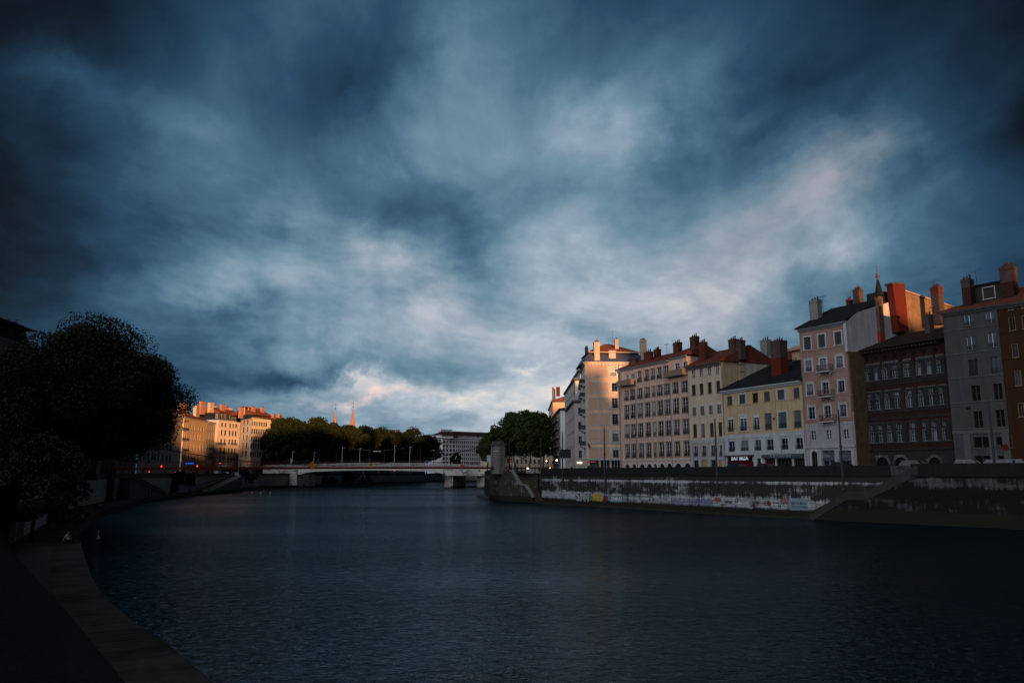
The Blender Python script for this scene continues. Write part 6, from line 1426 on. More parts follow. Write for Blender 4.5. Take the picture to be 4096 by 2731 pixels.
    el = [(1050, 1870), (1200, 1867), (1350, 1863), (1500, 1861), (1700, 1863), (1945, 1869), (1945, 1876), (1774, 1876), (1774, 1896), (1755, 1891), (1700, 1884), (1500, 1880), (1350, 1882), (1262, 1885), (1225, 1890), (1192, 1899), (1190, 1876), (1050, 1876)]
    a = MB(); a.prism([P_(*p) for p in el], f2.n*13); a.build('span', WB, rb, o2)
    CAPM = block_mat('stained_pier_cap', (.42, .40, .38), (.14, .13, .12), 1.6, .6, dirt=(.025, .024, .022), dirt_amt=.36)
    for x0, x1 in ((1052, 1190), (1776, 1944)):
        u0, z1_ = f2.uz(x0, 1877, -.4); u1 = f2.uz(x1, 1877, -.4)[0]; z0_ = f2.uz(x0, 1893, -.4)[1]
        a = MB(); a.obox(f2.pt(u0, z0_, -.4), f2.d, f2.n, u1-u0, 13.5, z1_-z0_); a.obox(f2.pt(u0+.8, z0_-.95, -.9), f2.d, f2.n, u1-u0-1.0, 14, .95); a.build('pier_cap', CAPM, rb, o2)
    for k, (xa, xb, xc) in enumerate(((1158, 1188, 1264), (1779, 1812, 1864), (1908, 1943, 1960))):
        # square cut pier: lit end facing left, long shaded side receding
        A = base(xa, 371-5*k+4); B = base(xb, 366-5*k); Cc = base(xc, 380-3*k); a = MB()
        dd = (Vector((B.x, B.y, 0))-Vector((A.x, A.y, 0))); ee = Vector((Cc.x-B.x, Cc.y-B.y, 0)); zt_ = 1893-1897
        pts = [Vector((A.x, A.y, 0)), Vector((B.x, B.y, 0)), Vector((Cc.x, Cc.y, 0)), Vector((A.x, A.y, 0))+ee]
        u = 0
        for i in range(4):
            p, q = pts[i], pts[(i+1) % 4]; w = (q-p).length; b0, b1 = WATER-1.6, -.42
            a.poly([(p.x, p.y, b0), (q.x, q.y, b0), (q.x, q.y, b1), (p.x, p.y, b1)], 0, [(u, b0+6.3), (u+w, b0+6.3), (u+w, b1+6.3), (u, b1+6.3)]); u += w
        a.poly([(p.x, p.y, -.42) for p in pts]); a.build('pier', PIERM, rb, o2)
    a = MB(); p, q = base(1864, 371), base(1960, 371); a.prism([(p.x, p.y, WATER-1.5), (q.x, q.y, WATER-1.5), (q.x, q.y, WATER+.9), (p.x, p.y, WATER+.7)], (0, 4, 0)); tag(a.build('ledge', MATS['mossy_ledge']), kind='structure')
    # ends of the deck run back on to both banks
    a = MB(); e0, e1 = f2.pt(L2-.5, 0, .2), f2.pt(L2-.5, 0, 13); zz = f2.uz(1945, 1869)[1]
    a.obox(f2.pt(L2-1.0, zz-.6, .3), f2.d, f2.n, 60, 12, .58); a.obox(f2.pt(-40, zz-.6, .3), f2.d, f2.n, 41, 12, .58); a.build('approach', ASPH, rb, o2)
    RW = mat('railing_white', (.38, .375, .36), .6, .05)
    for off in (-.15, 12.9):
        a = MB(); m = 90
        zd = lambda u: np.interp(u, [f2.uz(x, 1870)[0] for x in (1050, 1200, 1350, 1500, 1700, 1945)], [f2.uz(x, y)[1] for x, y in ((1050, 1870), (1200, 1867), (1350, 1863), (1500, 1861), (1700, 1863), (1945, 1869))])
        for k in range(m):
            ua, ub = 1+(L2-2)*k/m, 1+(L2-2)*(k+1)/m; za, zb_ = float(zd(ua)), float(zd(ub))
            a.obox(f2.pt(ua-.06, za, off), f2.d, f2.n, .12, .12, 1.15)
            for e, w in ((1.05, .14), (.55, .10), (.02, .22)): a.prism([f2.pt(ua, za+e, off+.02), f2.pt(ub, zb_+e, off+.02), f2.pt(ub, zb_+e+w, off+.02), f2.pt(ua, za+e+w, off+.02)], f2.n*.08)
            for t in (.25, .5, .75): uu = ua+(ub-ua)*t; a.obox(f2.pt(uu-.05, za+.2, off+.03), f2.d, f2.n, .10, .06, .9)
        a.build('railing', RW, rb, o2)
    # things hung on the footbridge
    def plate(name, lab, cat, px, py, off, shape, m, th=.06, fr=f, stem=None):
        u, z = fr.uz(px, py, off); a = MB(); P0 = fr.pt(u, z, off); a.prism([fr.pt(u+x, z+y, off)-P0 for x, y in shape], fr.n*th, 0, uvs=[(x, y) for x, y in shape])
        sh2 = [(x*.86, y*.86) for x, y in shape]
        o = a.build(name, m, None, loc=P0); tag(o, lab, cat); return o
    OR = mat('orange_sign', (.42, .175, .02), .6, .08)
    o = plate('navigation_sign', 'big plain orange diamond board fixed to the outer side of the red footbridge', 'sign', 1250, 1861, -.35, [(0, -.98), (.98, 0), (0, .98), (-.98, 0)], OR)
    a = MB()
    for x0, y0, x1, y1 in ((0, -.9, .9, 0), (.9, 0, 0, .9), (0, .9, -.9, 0), (-.9, 0, 0, -.9)): a.bar(f.d*x0+Vector((0, 0, y0))-f.n*.01, f.d*x1+Vector((0, 0, y1))-f.n*.01, .03)
    a.build('sign_edge', mat('ochre_edge', (.30, .12, .02), .6, 0), o)
    plate('navigation_sign', 'small orange hexagonal board on the footbridge railing right of the big diamond', 'sign', 1486, 1860, -.3, [(-.25, -.5), (.25, -.5), (.3, .1), (.18, .55), (-.18, .55), (-.3, .1)], OR)
    plate('banner', 'short red and white banner on the footbridge railing near the right pylon', 'banner', 1850, 1862, -.2, [(-.5, -.2), (.5, -.2), (.5, .2), (-.5, .2)], mat('banner_red', (.40, .03, .02), .7, 0)) 
    # lamps and wire poles on the road bridge
    WP = mat('lamp_white', (.62, .68, .72), .4, 0); lampproto = None
    for i, (px, yt, off) in enumerate(((1171, 1806, 1), (1257, 1810, 12), (1370, 1790, 1), (1440, 1793, 12), (1579, 1783, 1), (1640, 1788, 12), (1793, 1794, 12))):
        u, z = f2.uz(px, yt, off); b = f2.uz(px, 1862, off)[1]; H = z-b; P0 = f2.pt(u, b, off)
        if lampproto is None:
            lampproto = empty('street_lamp'); a = MB(); a.bar((0, 0, 0), (0, 0, 1), .09, n=8, r2=.065); po = a.build('pole', WP, lampproto)
            a = MB(); a.obox(Vector((-.1, -.1, 0)), (1, 0, 0), (0, 1, 0), 1.0, .2, .10); a.build('lamp_head', WP, lampproto, loc=(0, 0, 7.0)); rt = lampproto
        else: rt = copy_tree(lampproto)
        rt.location = P0
        for ch in rt.children:
            if ch.name.startswith('pole'): ch.scale = (1, 1, H)
            else: ch.location = (0, 0, H)
        tag(rt, ['leftmost white lamp on the road bridge, left of the orange diamond', 'second white lamp, just above the orange diamond board', 'tall white lamp under the left church spire', 'white lamp under and just right of the right church spire', 'tallest white lamp, right of the bridge middle', 'white lamp before the right end of the far tree row', 'white lamp standing before the modern apartment block'][i], 'street lamp', 'white lamps along the road bridge')
    pp = None
    for i, (px, yt) in enumerate(((1108, 1800), (1277, 1793), (1346, 1799), (1478, 1786), (1540, 1790), (1682, 1785), (1737, 1800), (1937, 1775))):
        u, z = f2.uz(px, yt, 6); P0 = f2.pt(u, 2.9, 6)
        if pp is None:
            a = MB(); a.bar((0, 0, 0), (0, 0, 1), .11, n=8, r2=.08); me = a.mesh('wire_pole', mat('pole_grey', (.045, .055, .06), .6, .1))
        o = link('wire_pole', me, None, P0); o.scale = (1, 1, z-2.9); pp = o
        tag(o, 'slim dark wire pole on the road bridge, at its '+['left end', 'left third by the orange diamond', 'stretch left of the left spire', 'stretch right of the right spire', 'middle', 'part before the last far trees', 'part by the modern block', 'right end'][i], 'pole', 'dark wire poles on the road bridge')
    u, z = f2.uz(1509, 1804, 6); P0 = f2.pt(u, z, 6); a = MB(); a.obox(Vector((-1.7, -.2, -.12)), (1, 0, 0), (0, 1, 0), 3.4, .4, .24); a.bar((-1.2, 0, .1), (-12, 0, 1.2), .012); a.bar((1.2, 0, .1), (12, 0, 1.2), .012)
    tag(a.build('hanging_lamp', WP, None, loc=P0), 'long white lamp hung from wires above the middle of the road bridge', 'lamp')

# ------------------------------------------------------------------ street furniture, writing, small things
def fit_text(parent, fr, s, rect, m, off=-.03, bold=.02, slant=0.0, name='graffiti', extr=.004, porg=None):
    cu = bpy.data.curves.new(name, 'FONT'); cu.body = s; cu.size = 1; cu.extrude = 0; cu.offset = bold; cu.resolution_u = 3; cu.shear = slant; cu.space_line = .8
    o = bpy.data.objects.new(name, cu); COL.objects.link(o); dg = bpy.context.evaluated_depsgraph_get(); me = bpy.data.meshes.new_from_object(o.evaluated_get(dg)); bpy.data.objects.remove(o); bpy.data.curves.remove(cu)
    me.materials.clear(); me.materials.append(m); co = np.empty(len(me.vertices)*3); me.vertices.foreach_get('co', co); co = co.reshape(-1, 3)
    lo, hi = co.min(0), co.max(0); x0, x1, y0, y1 = rect
    u0, zt = fr.uz(x0, y0, off); u1, _ = fr.uz(x1, y0, off); zb = fr.uz(x0, y1, off)[1]
    t = (co-lo)/np.maximum(hi-lo, 1e-6); d = np.array(fr.d); P = np.array(fr.pt(0, 0, off))-np.array(porg if porg is not None else parent_org(parent))
    out = P[None]+d[None]*(u0+(u1-u0)*t[:, :1])+np.array([[0, 0, 1.0]])*(zb+(zt-zb)*t[:, 1:2])
    me.vertices.foreach_set('co', out.ravel()); me.update(); return link(name, me, parent)
def scribble(parent, fr, rect, m, seed, n=40, w=.04, off=-.02, loops=1.0, name='graffiti'):
    rg = random.Random(seed); x0, x1, y0, y1 = rect; u0, zt = fr.uz(x0, y0, off); u1, _ = fr.uz(x1, y0, off); zb = fr.uz(x0, y1, off)[1]; a = MB(); prev = None; ph = rg.random()*6
    for k in range(n):
        t = k/n; x = u0+(u1-u0)*(t+.06*math.sin(k*1.9*loops+ph)); y = zb+(zt-zb)*(.5+.42*math.sin(k*1.37*loops+ph)*math.cos(k*.31+ph)); p = fr.pt(x, y, off)
        if prev is not None and rg.random() > .08:
            d = (p-prev); L = d.length
            if L > 1e-4: nrm = d.cross(fr.n).normalized()*w*.5; a.prism([prev-nrm, p-nrm, p+nrm, prev+nrm], fr.n*.008)
        prev = p
    return a.build(name, m, parent)
def build_writing():
    rw = next(o for o in COL.objects if o.name.startswith('quay_wall') and 'graffiti below' in o.get('label', ''))
    W = offset(flat(LK, 0), 2.3); W1, W2, W3 = Frame(W[1], W[2]), Frame(W[2], W[3]), Frame(W[3], W[4])
    BK = mat('paint_black', (.012, .012, .013), .7, 0); YE = mat('paint_yellow', (.40, .27, .02), .7, .05); RE = mat('paint_red', (.14, .012, .02), .7, .1); WH = mat('paint_white', (.36, .39, .41), .7, .03); BL = mat('paint_blue', (.02, .12, .16), .7, .1)
    GR = mat('paint_green', (.02, .14, .06), .7, .1); PU = mat('paint_violet', (.085, .09, .19), .7, .1); GY = mat('paint_grey', (.22, .24, .25), .7, .1); RR = mat('paint_orange_red', (.20, .035, .015), .7, .1); PB = mat('paint_pale_blue', (.13, .18, .205), .8, .2)
    def piece(fr, s, r, fill, line, b=.06, slant=0):
        x0, x1, y0, y1 = r
        fit_text(rw, fr, s, (x0-1.2, x1+1.2, y0-1.2, y1+1.2), line, -.020, b+.045, slant); fit_text(rw, fr, s, r, fill, -.034, b, slant)
    def blob(fr, pts, m, off=-.012):
        a = MB(); a.prism([fr.pt(*fr.uz(x, y, off), off) for x, y in pts], fr.n*.006); a.build('graffiti', m, rw)
    blob(W1, [(2300, 1982), (2308, 1976), (2322, 1984), (2318, 1992), (2306, 1990)], GR); blob(W1, [(2350, 1986), (2362, 1978), (2369, 1990), (2364, 2001), (2352, 1999)], GR)
    piece(W1, 'SMT', (2304, 2362, 1964, 2003), GY, BK, .04); piece(W1, 'MOB', (2370, 2407, 1973, 2003), YE, BK, .03); piece(W1, 'RIO', (2414, 2432, 1983, 2003), RE, BK, .06)
    blob(W1, [(2436, 1986), (2492, 1982), (2494, 2006), (2470, 2010), (2438, 2006)], BL, -.010); piece(W1, 'ERMIAS', (2443, 2489, 1984, 2003), WH, BK, .03)
    for s, r, m in (('CHIENNE', (2500, 2522, 1978, 1985), BK), ('A BAS', (2496, 2518, 1990, 1996), BK), ('TA HAINE', (2498, 2522, 1996, 2003), BK), ('j\'ai tes amours', (2535, 2594, 1978, 1990), BK)): fit_text(rw, W1, s, r, m, -.02, .01, .2)
    fit_text(rw, W2, "R c'est que", (2634, 2668, 1990, 2002), BK, -.02, .01, .2); fit_text(rw, W2, 'alternative', (2641, 2680, 2004, 2013), BK, -.02, .01, .1)
    for i, (fr, r, m, n, w) in enumerate(((W1, (2562, 2590, 1994, 2014), BK, 60, .05), (W1, (2524, 2548, 1992, 2010), BK, 45, .04), (W1, (2596, 2600, 1985, 2010), BK, 20, .04), (W2, (2603, 2620, 1985, 2008), BK, 34, .05), (W2, (2622, 2636, 1992, 2006), BK, 24, .04),
                                          (W2, (2682, 2740, 1985, 2020), PU, 80, .09), (W2, (2768, 2852, 1984, 2022), PU, 110, .09), (W2, (2740, 2770, 1982, 2020), BK, 40, .05), (W2, (2858, 2884, 1985, 2012), RR, 70, .07), (W2, (2882, 2893, 2012, 2024), RR, 24, .08), (W2, (2899, 2928, 1998, 2016), BK, 50, .04),
                                          (W3, (3104, 3122, 1988, 2004), PU, 24, .04), (W3, (3120, 3156, 1982, 2024), RE, 90, .03), (W3, (3112, 3124, 2010, 2036), BK, 26, .04), (W3, (3012, 3060, 2025, 2040), BK, 60, .05))):
        scribble(rw, fr, r, m, i, n, w)
    rgx = random.Random(77)
    for k in range(34):
        x = rgx.uniform(2520, 3150); fr = W1 if x < 2600 else (W2 if x < 2998 else W3); yb = 2012+(x-2500)*.062; y = rgx.uniform(yb-42, yb-6); w = rgx.uniform(8, 26); h = rgx.uniform(5, 14)
        scribble(rw, fr, (x, x+w, y-h, y), [BK, BK, BK, GY, PU, RE][rgx.randrange(6)], 50+k, rgx.randrange(14, 50), rgx.choice([.03, .04, .06]))
    fit_text(rw, W2, 'PAPES', (2899, 2926, 2000, 2009), BK, -.02, .01)
    # ringed iron mooring eyes
    for fr, x, y in ((W2, 2674, 1926), (W2, 2944, 1928), (W2, 2945, 2001), (W1, 2560, 1990)):
        u, z = fr.uz(x, y, -.05); a = MB()
        for k in range(10): t0, t1 = k*.6283, (k+1)*.6283; a.bar(fr.pt(u+.28*math.cos(t0), z+.28*math.sin(t0), -.05), fr.pt(u+.28*math.cos(t1), z+.28*math.sin(t1), -.05), .05)
        a.build('mooring_ring', IRON, rw)
    fit_text(rw, W3, 'A BAS LE', (2997, 3032, 2003, 2015), BK, -.02, .01); fit_text(rw, W3, 'SYSTEME', (3000, 3032, 2017, 2024), RR, -.02, .005)
    # snail
    u, z = W3.uz(3075, 2012, -.03); a = MB(); a.prism([W3.pt(u+.28*math.cos(t*.4488), z+.28*math.sin(t*.4488), -.03) for t in range(14)], W3.n*.01); a.build('graffiti', RE, rw)
    blob(W3, [(3056, 2018), (3060, 2006), (3064, 2018), (3086, 2018), (3080, 2023), (3062, 2022)], mat('paint_brown', (.10, .05, .02), .7, 0)); a = MB()
    for k in range(14): t0, t1 = k*.4488, (k+1)*.4488; a.bar(W3.pt(u+.28*math.cos(t0), z+.28*math.sin(t0), -.04), W3.pt(u+.28*math.cos(t1), z+.28*math.sin(t1), -.04), .02)
    a.build('graffiti', BK, rw)
    blob(W3, [(3160, 1992), (3222, 1993), (3232, 2010), (3228, 2038), (3164, 2040), (3156, 2015)], PB, -.008)
    fit_text(rw, W3, 'CRIS TON AMOUR,', (3164, 3226, 2006, 2018), BK, -.02, .02); fit_text(rw, W3, 'TANT QUE TON COEUR BAT', (3168, 3231, 2022, 2032), BK, -.02, .02)
    # tag on the parapet end by the second stair
    pf = Frame(on_line(W, 3561), on_line(W, 3668)); fit_text(rw, pf, '=Afro', (3586, 3618, 1866, 1877), BK, -.03, .01, .3)

def build_street():
    W = offset(flat(LK, 0), 2.3); PM_ = mat('wire_pole_paint', (.030, .036, .038), .6, .1)
    G = 'dark wire poles along the right quay'
    spec = [(2037, 1758, 1878, 6, 'behind the footbridge pylon'), (2133, 1751, 1946, -.15, 'at the head of the pylon stair'), (2251, 1731, 1950, -.15, 'before the narrow bright side wall'), (2420, 1713, 1946, -.15, 'before the peach corner house'), (2868, 1676, 1955, -.15, 'before the cream house'), (3370, 1640, 1962, -.15, 'before the rose house'), (3982, 1606, 1905, .4, 'before the plain grey house')]
    tops = []
    for px, yt, yb, off, where in spec:
        P = on_line(offset(W, off), px) if px > 2100 else base(2037, 192); P = Vector((P.x, P.y, 0)); z1, z0 = atY(px, yt, P.y).z, atY(px, yb, P.y).z
        # masts lean a hair with age
        rt = tag(empty('wire_pole', (P.x, P.y, z0)), 'tall dark tapered steel pole '+where, 'pole', G); H = z1-z0
        a = MB(); a.bar((0, 0, 0), (0, 0, H*.55), .17, n=10, r2=.14); a.bar((0, 0, H*.55), (0, 0, H), .14, n=10, r2=.10); a.build('mast', PM_, rt)
        a = MB(); a.ring([(.20, H*.55-.1), (.20, H*.55+.1)], (0, 0, 0), 10); a.ring([(.24, 0), (.22, .8), (.18, .9)], (0, 0, 0), 10); a.ring([(.13, H), (.13, H+.08), (.02, H+.16)], (0, 0, 0), 8); a.build('collar', PM_, rt)
        tops.append(Vector((P.x, P.y, z1-1.4)))
    # span wires from poles to facades and along the quay
    for i, (a_, b_) in enumerate(zip(tops[1:], tops[2:])):
        m = MB(); n = 12; 
        for off in (3.0,):
            prev = None
            for k in range(n+1):
                t = k/n; d = (b_-a_).normalized(); nn = Vector((-d.y, d.x, 0)); p = a_.lerp(b_, t)+nn*off-Vector((0, 0, .9+1.6*t*(1-t)*.6)); 
                if prev: m.bar(prev, p, .014)
                prev = p
        m.bar(a_, a_+nn*13+Vector((0, 0, .5)), .014)
        tag(m.build('overhead_wire', IRON), 'thin wire between quay poles, span %s' % ['from the stair head to the bright side wall', 'before the peach corner house', 'before the pink arcade house', 'before the yellow house', 'before the dark red house'][i], 'wire')
    # bracket lamps on the facades
    for (px, py, Kf, lab) in ((2632, 1716, (375000, 480), 'bracket lamp on a long arm before the pink arcade house'), (3098, 1671, (375000, 480), 'bracket lamp on a long arm before the yellow house'), (3872, 1628, (440000, -120), 'bracket lamp on a long arm beside the plain grey house')):
        Y = Kf[0]/(px-Kf[1])-3; P = atY(px, py, Y); rt = tag(empty('bracket_lamp', P), lab, 'lamp'); a = MB(); a.bar((0, 0, 0), (1.8, 2.4, .25), .04); a.bar((-.1, 0, 0), (-2.4, .6, .1), .03); a.build('arm', IRON, rt)
        a = MB(); a.ring([(.10, .1), (.32, -.05), (.30, -.28), (.1, -.34)], (0, 0, 0), 10); a.build('lamp_head', IRON, rt)
    # hanging shop board at the corner of the square
    P = atY(2262, 1815, 180+14); rt = tag(empty('notice_board', P), 'dark rectangular notice board on a post left of the peach corner house', 'sign'); a = MB(); a.box(-1.3, 1.3, -.1, .1, -1.0, 1.1); a.build('board', mat('board_dark', (.02, .022, .025), .6, 0), rt); a = MB(); a.bar((0, 0, -1), (0, 0, RSTREET-P.z), .07); a.build('post', IRON, rt)
    # direction signs beside the pylon
    P = base(1957, 215); rt = tag(empty('direction_sign', (P.x, P.y, RSTREET)), 'post with stacked pale direction arrows left of the right pylon', 'sign'); a = MB(); a.bar((.5, 0, 0), (.5, 0, 4.9), .06); a.build('post', PM_, rt)
    for k in range(5): a = MB(); z = 4.4-k*.42; a.prism([(.9, 0, z), (-.5, 0, z), (-.75, 0, z+.16), (-.5, 0, z+.32), (.9, 0, z+.32)], (0, .05, 0)); a.build('arrow_board', mat('pale_board', (.40, .46, .48), .5, 0), rt)
    P = base(2045, 203); rt = tag(empty('road_sign', (P.x, P.y, RSTREET)), 'round red no entry sign behind the pylon stair', 'sign'); a = MB(); a.bar((0, 0, 0), (0, 0, 3.4), .04); a.build('post', PM_, rt); a = MB(); n = 16
    a.prism([(.33*math.cos(2*math.pi*k/n), -.03, 3.1+.33*math.sin(2*math.pi*k/n)) for k in range(n)], (0, .02, 0)); a.build('disc', mat('sign_red', (.35, .02, .02), .5, 0), rt); a = MB(); a.box(-.22, .22, -.045, -.032, 3.05, 3.15); a.build('bar', WHITE, rt); a = MB(); a.box(-.25, .25, -.03, .0, 2.3, 2.65); a.build('plate', WHITE, rt)
    P = base(4022, 103); rt = tag(empty('road_sign', (P.x, P.y, RSTREET)), 'pair of round traffic discs on a post before the plain grey house', 'sign'); a = MB(); a.bar((0, 0, 0), (0, 0, 3.6), .04); a.build('post', PM_, rt)
    for x, mm in ((-.55, 'disc_grey'), (.35, 'sign_red_dim')): a = MB(); a.prism([(x+.42*math.cos(2*math.pi*k/n), -.03, 3.2+.42*math.sin(2*math.pi*k/n)) for k in range(n)], (0, .02, 0)); a.build('disc', mat(mm, (.05, .05, .05) if x < 0 else (.10, .015, .015), .5, 0), rt)
    # traffic lights of the left quay
    RL = mat('red_signal', (1, .1, .05), .4, 0, emit=(1, .035, .02, 5)); G2 = 'traffic lights showing red on the left quay'
    for i, (px, py, Y, lab) in enumerate(((646, 1865, 205, 'red traffic light farthest left, glowing above the footbridge girder'), (789, 1863, 240, 'red traffic light glowing before the apricot house'), (597, 1886, 230, 'red traffic light low under the footbridge, left one'), (701, 1888, 250, 'red traffic light low under the footbridge, right one'),
                                      (881, 1852, 300, 'red traffic light in front of the white mansard house'), (998, 1853, 340, 'faint red traffic light before the cream corner house'), (1093, 1861, 345, 'red traffic light at the left end of the road bridge'), (1577, 1882, 470, 'lone red light under the middle of the road bridge'))):
        k = Y/3229; P = atY(px, py, Y); g0 = LSTREET if i != 6 else 2.2; rt = tag(empty('traffic_light', (P.x, P.y, min(g0, P.z-.6))), lab, 'traffic light', G2); h = P.z-rt.location.z
        a = MB(); a.bar((0, .1, 0), (0, .1, h), .06); a.build('post', IRON, rt); a = MB(); a.box(-.17, .17, 0, .25, h-.65, h+.25); a.build('housing', IRON, rt)
        r_ = (.22, .22, .13, .13, .16, .11, .14, .18)[i]; a = MB(); a.ring([(.01, -r_), (r_*.7, -r_*.7), (r_, 0), (r_*.7, r_*.7), (.01, r_)], (0, -.05, h), 10); a.build('lens', RL, rt)
    # warm street lights of the square
    GL = mat('warm_lamp', (1, .8, .6), .4, 0, emit=(1, .52, .25, 14))
    for px, py, Y, r_, lab in ((2227, 1843, 260, .26, 'globe lamp glowing white among the terraces, the brighter one'), (2186, 1845, 280, .18, 'small globe lamp glowing at the dark awning'), (2111, 1876, 215, .20, 'low orange lamp just above the quay parapet by the stair head')):
        P = atY(px, py, Y); rt = tag(empty('globe_lamp', (P.x, P.y, RSTREET)), lab, 'lamp'); h = P.z-RSTREET; a = MB(); a.bar((0, 0, 0), (0, 0, h), .05); a.build('post', IRON, rt); a = MB(); a.ring([(.01, -r_), (r_*.75, -r_*.7), (r_, 0), (r_*.75, r_*.7), (.01, r_)], (0, 0, h+r_), 10); a.build('globe', GL, rt)
    P = base(688, 330); a = MB(); f = Frame(base(733, 338), base(790, 345))
    a.obox(Vector((0, 0, 0)), f.d, f.n, 4.2, .15, .55); tag(a.build('neon_sign', mat('blue_neon', (.02, .1, .6), .4, 0, emit=(.02, .10, .75, .8)), None, loc=f.pt(0, 3.9, -1.2)), 'small blue lit shop sign under the apricot house', 'sign')

def car_proto(col, name='parked_car', van=False, L=4.2, Wd=1.75):
    rt = empty(name); H = 1.9 if van else 1.45; P = mat('car_paint_%s' % '_'.join('%02d' % int(c*99) for c in col), col, .35, 0, spec=.5)
    side = [(-L/2, .35), (-L/2+.05, .78), (-L/2+.25, .88), (L/2-1.1, .95), (L/2-.1, .72), (L/2, .35)]
    a = MB(); y = Wd/2; sec = [(y*.96, 0.0), (y, .2), (y*.97, .45)]
    prof = [(-L/2, .62), (-L/2+.12, .86), (L/2-1.15, .92), (L/2-.25, .76), (L/2, .55), (L/2-.03, .30), (-L/2+.03, .30)]
    a.prism([(x, -y*.98, z) for x, z in prof], (0, Wd*.98, 0)); a.build('body', P, rt)
    c0, c1, c2, c3 = (-L/2+.15, -L/2+.55, L/2-1.75, L/2-1.05) if not van else (-L/2+.05, -L/2+.15, L/2-1.3, L/2-.55)
    b = [(c0, .86), (c3, .90), (c2, H-.05), (c1, H-.05)]; a = MB(); yo, yi = y*.95, y*.76
    lo = [Vector((c0, -yo, .85)), Vector((c3, -yo, .89)), Vector((c3, yo, .89)), Vector((c0, yo, .85))]; hi = [Vector((c1, -yi, H-.06)), Vector((c2, -yi, H-.06)), Vector((c2, yi, H-.06)), Vector((c1, yi, H-.06))]
    for k in range(4): a.poly([lo[k], lo[(k+1) % 4], hi[(k+1) % 4], hi[k]])
    a.poly(hi); a.build('cabin_glass', GLASS, rt)
    a = MB(); a.box(c1-.03, c2+.05, -yi-.02, yi+.02, H-.06, H); 
    for s in (-1, 1):
        a.bar((c0, s*yo, .87), (c1, s*yi, H-.04), .035); a.bar((c3, s*yo, .9), (c2, s*yi, H-.04), .035); xm = (c1+c2)/2; a.bar((xm, s*yo, .88), (xm, s*yi, H-.04), .03)
    a.build('roof', P, rt)
    for x in (-L/2+.8, L/2-.8):
        for s in (-1, 1):
            a = MB(); n = 12; a.prism([(x+.32*math.cos(2*math.pi*k/n), s*y-.1, .32+.32*math.sin(2*math.pi*k/n)) for k in range(n)], (0, .2, 0)); a.build('wheel', mat('tyre', (.012, .012, .012), .9, 0), rt)
    for s in (-1, 1):
        a = MB(); a.box(-L/2-.02, -L/2+.06, s*y*.8-.16, s*y*.8+.16, .62, .80); a.build('tail_light', mat('tail_lamp', (.25, .01, .01), .3, 0), rt)
        a = MB(); a.box(L/2-.12, L/2+.015, s*y*.75-.17, s*y*.75+.17, .52, .66); a.build('headlight', WHITE, rt)
    return rt
def build_cars():
    W = offset(flat(LK, 0), 2.3); G = 'cars parked along the right quay'
    spec = [(2212, (.35, .42, .46), 'pale blue grey car roof at the tree square, left of the terraces', 20, True), (2380, (.12, .12, .13), 'grey car parked behind the parapet before the peach corner house', 4, False), (2955, (.02, .025, .035), 'dark blue car before the dark red shopfront', 4.5, False), (3075, (.20, .02, .015), 'red car before the slate blue shopfront', 9, False),
            (3380, (.015, .015, .016), 'black car before the white shop piers of the rose house', 4.5, False), (3668, (.05, .06, .07), 'grey car above the head of the second stair', 4.2, False), (3890, (.16, .165, .17), 'silver car low behind the parapet before the dark red house', 4.6, False), (4010, (.06, .07, .08), 'dark grey car before the plain grey house, left of two', 4.2, False), (4085, (.09, .10, .11), 'grey car at the right picture edge before the brown house', 4.2, False)]
    for px, col, lab, off, van in spec:
        Wo = offset(W, off); P = on_line(Wo, px); q = on_line(Wo, px+25); rt = car_proto(col, 'parked_van' if van else 'parked_car', van); rt.location = (P.x, P.y, RSTREET); d = q-P; rt.rotation_euler.z = math.atan2(d.y, d.x)
        if not van: rt.scale = (1, 1, 1.10 if px < 3500 else 1.16)
        tag(rt, lab, 'van' if van else 'car', G)
    GB = 'vehicles on the left quay street'
    for px, Y, col, van, lab, rz in ((870, 300, (.35, .33, .33), True, 'white van with glowing red tail lights queueing on the left quay', 90), (905, 318, (.45, .46, .48), False, 'white car just ahead of the van with red tail lights', 90), (940, 330, (.3, .3, .3), False, 'pale car third in the queue on the left quay', 90), (760, 250, (.03, .03, .035), False, 'dark car on the left quay below the apricot house', 90),
                                      (1663, 366, (.20, .30, .42), False, 'light blue car crossing the road bridge before the last far trees', 0), (895, 365, (.45, .48, .5), True, 'pale long van on the left end of the road bridge approach', 10), (985, 374, (.45, .25, .03), False, 'yellow car turning on to the left end of the road bridge', 0)):
        P = base(px, Y); z = LSTREET if rz == 90 else 2.75; rt = car_proto(col, 'van' if van else 'car', van, 4.6); rt.location = (P.x, P.y, z); rt.rotation_euler.z = R(rz); tag(rt, lab, 'van' if van else 'car', GB)
        if px == 870:
            for ch in rt.children:
                if ch.name.startswith('tail_light'):
                    me = ch.data.copy(); me.materials[0] = mat('tail_lamp_lit', (1, .05, .02), .4, 0, emit=(1, .06, .03, 6)); ch.data = me; ch.scale = (1, 1, 1)

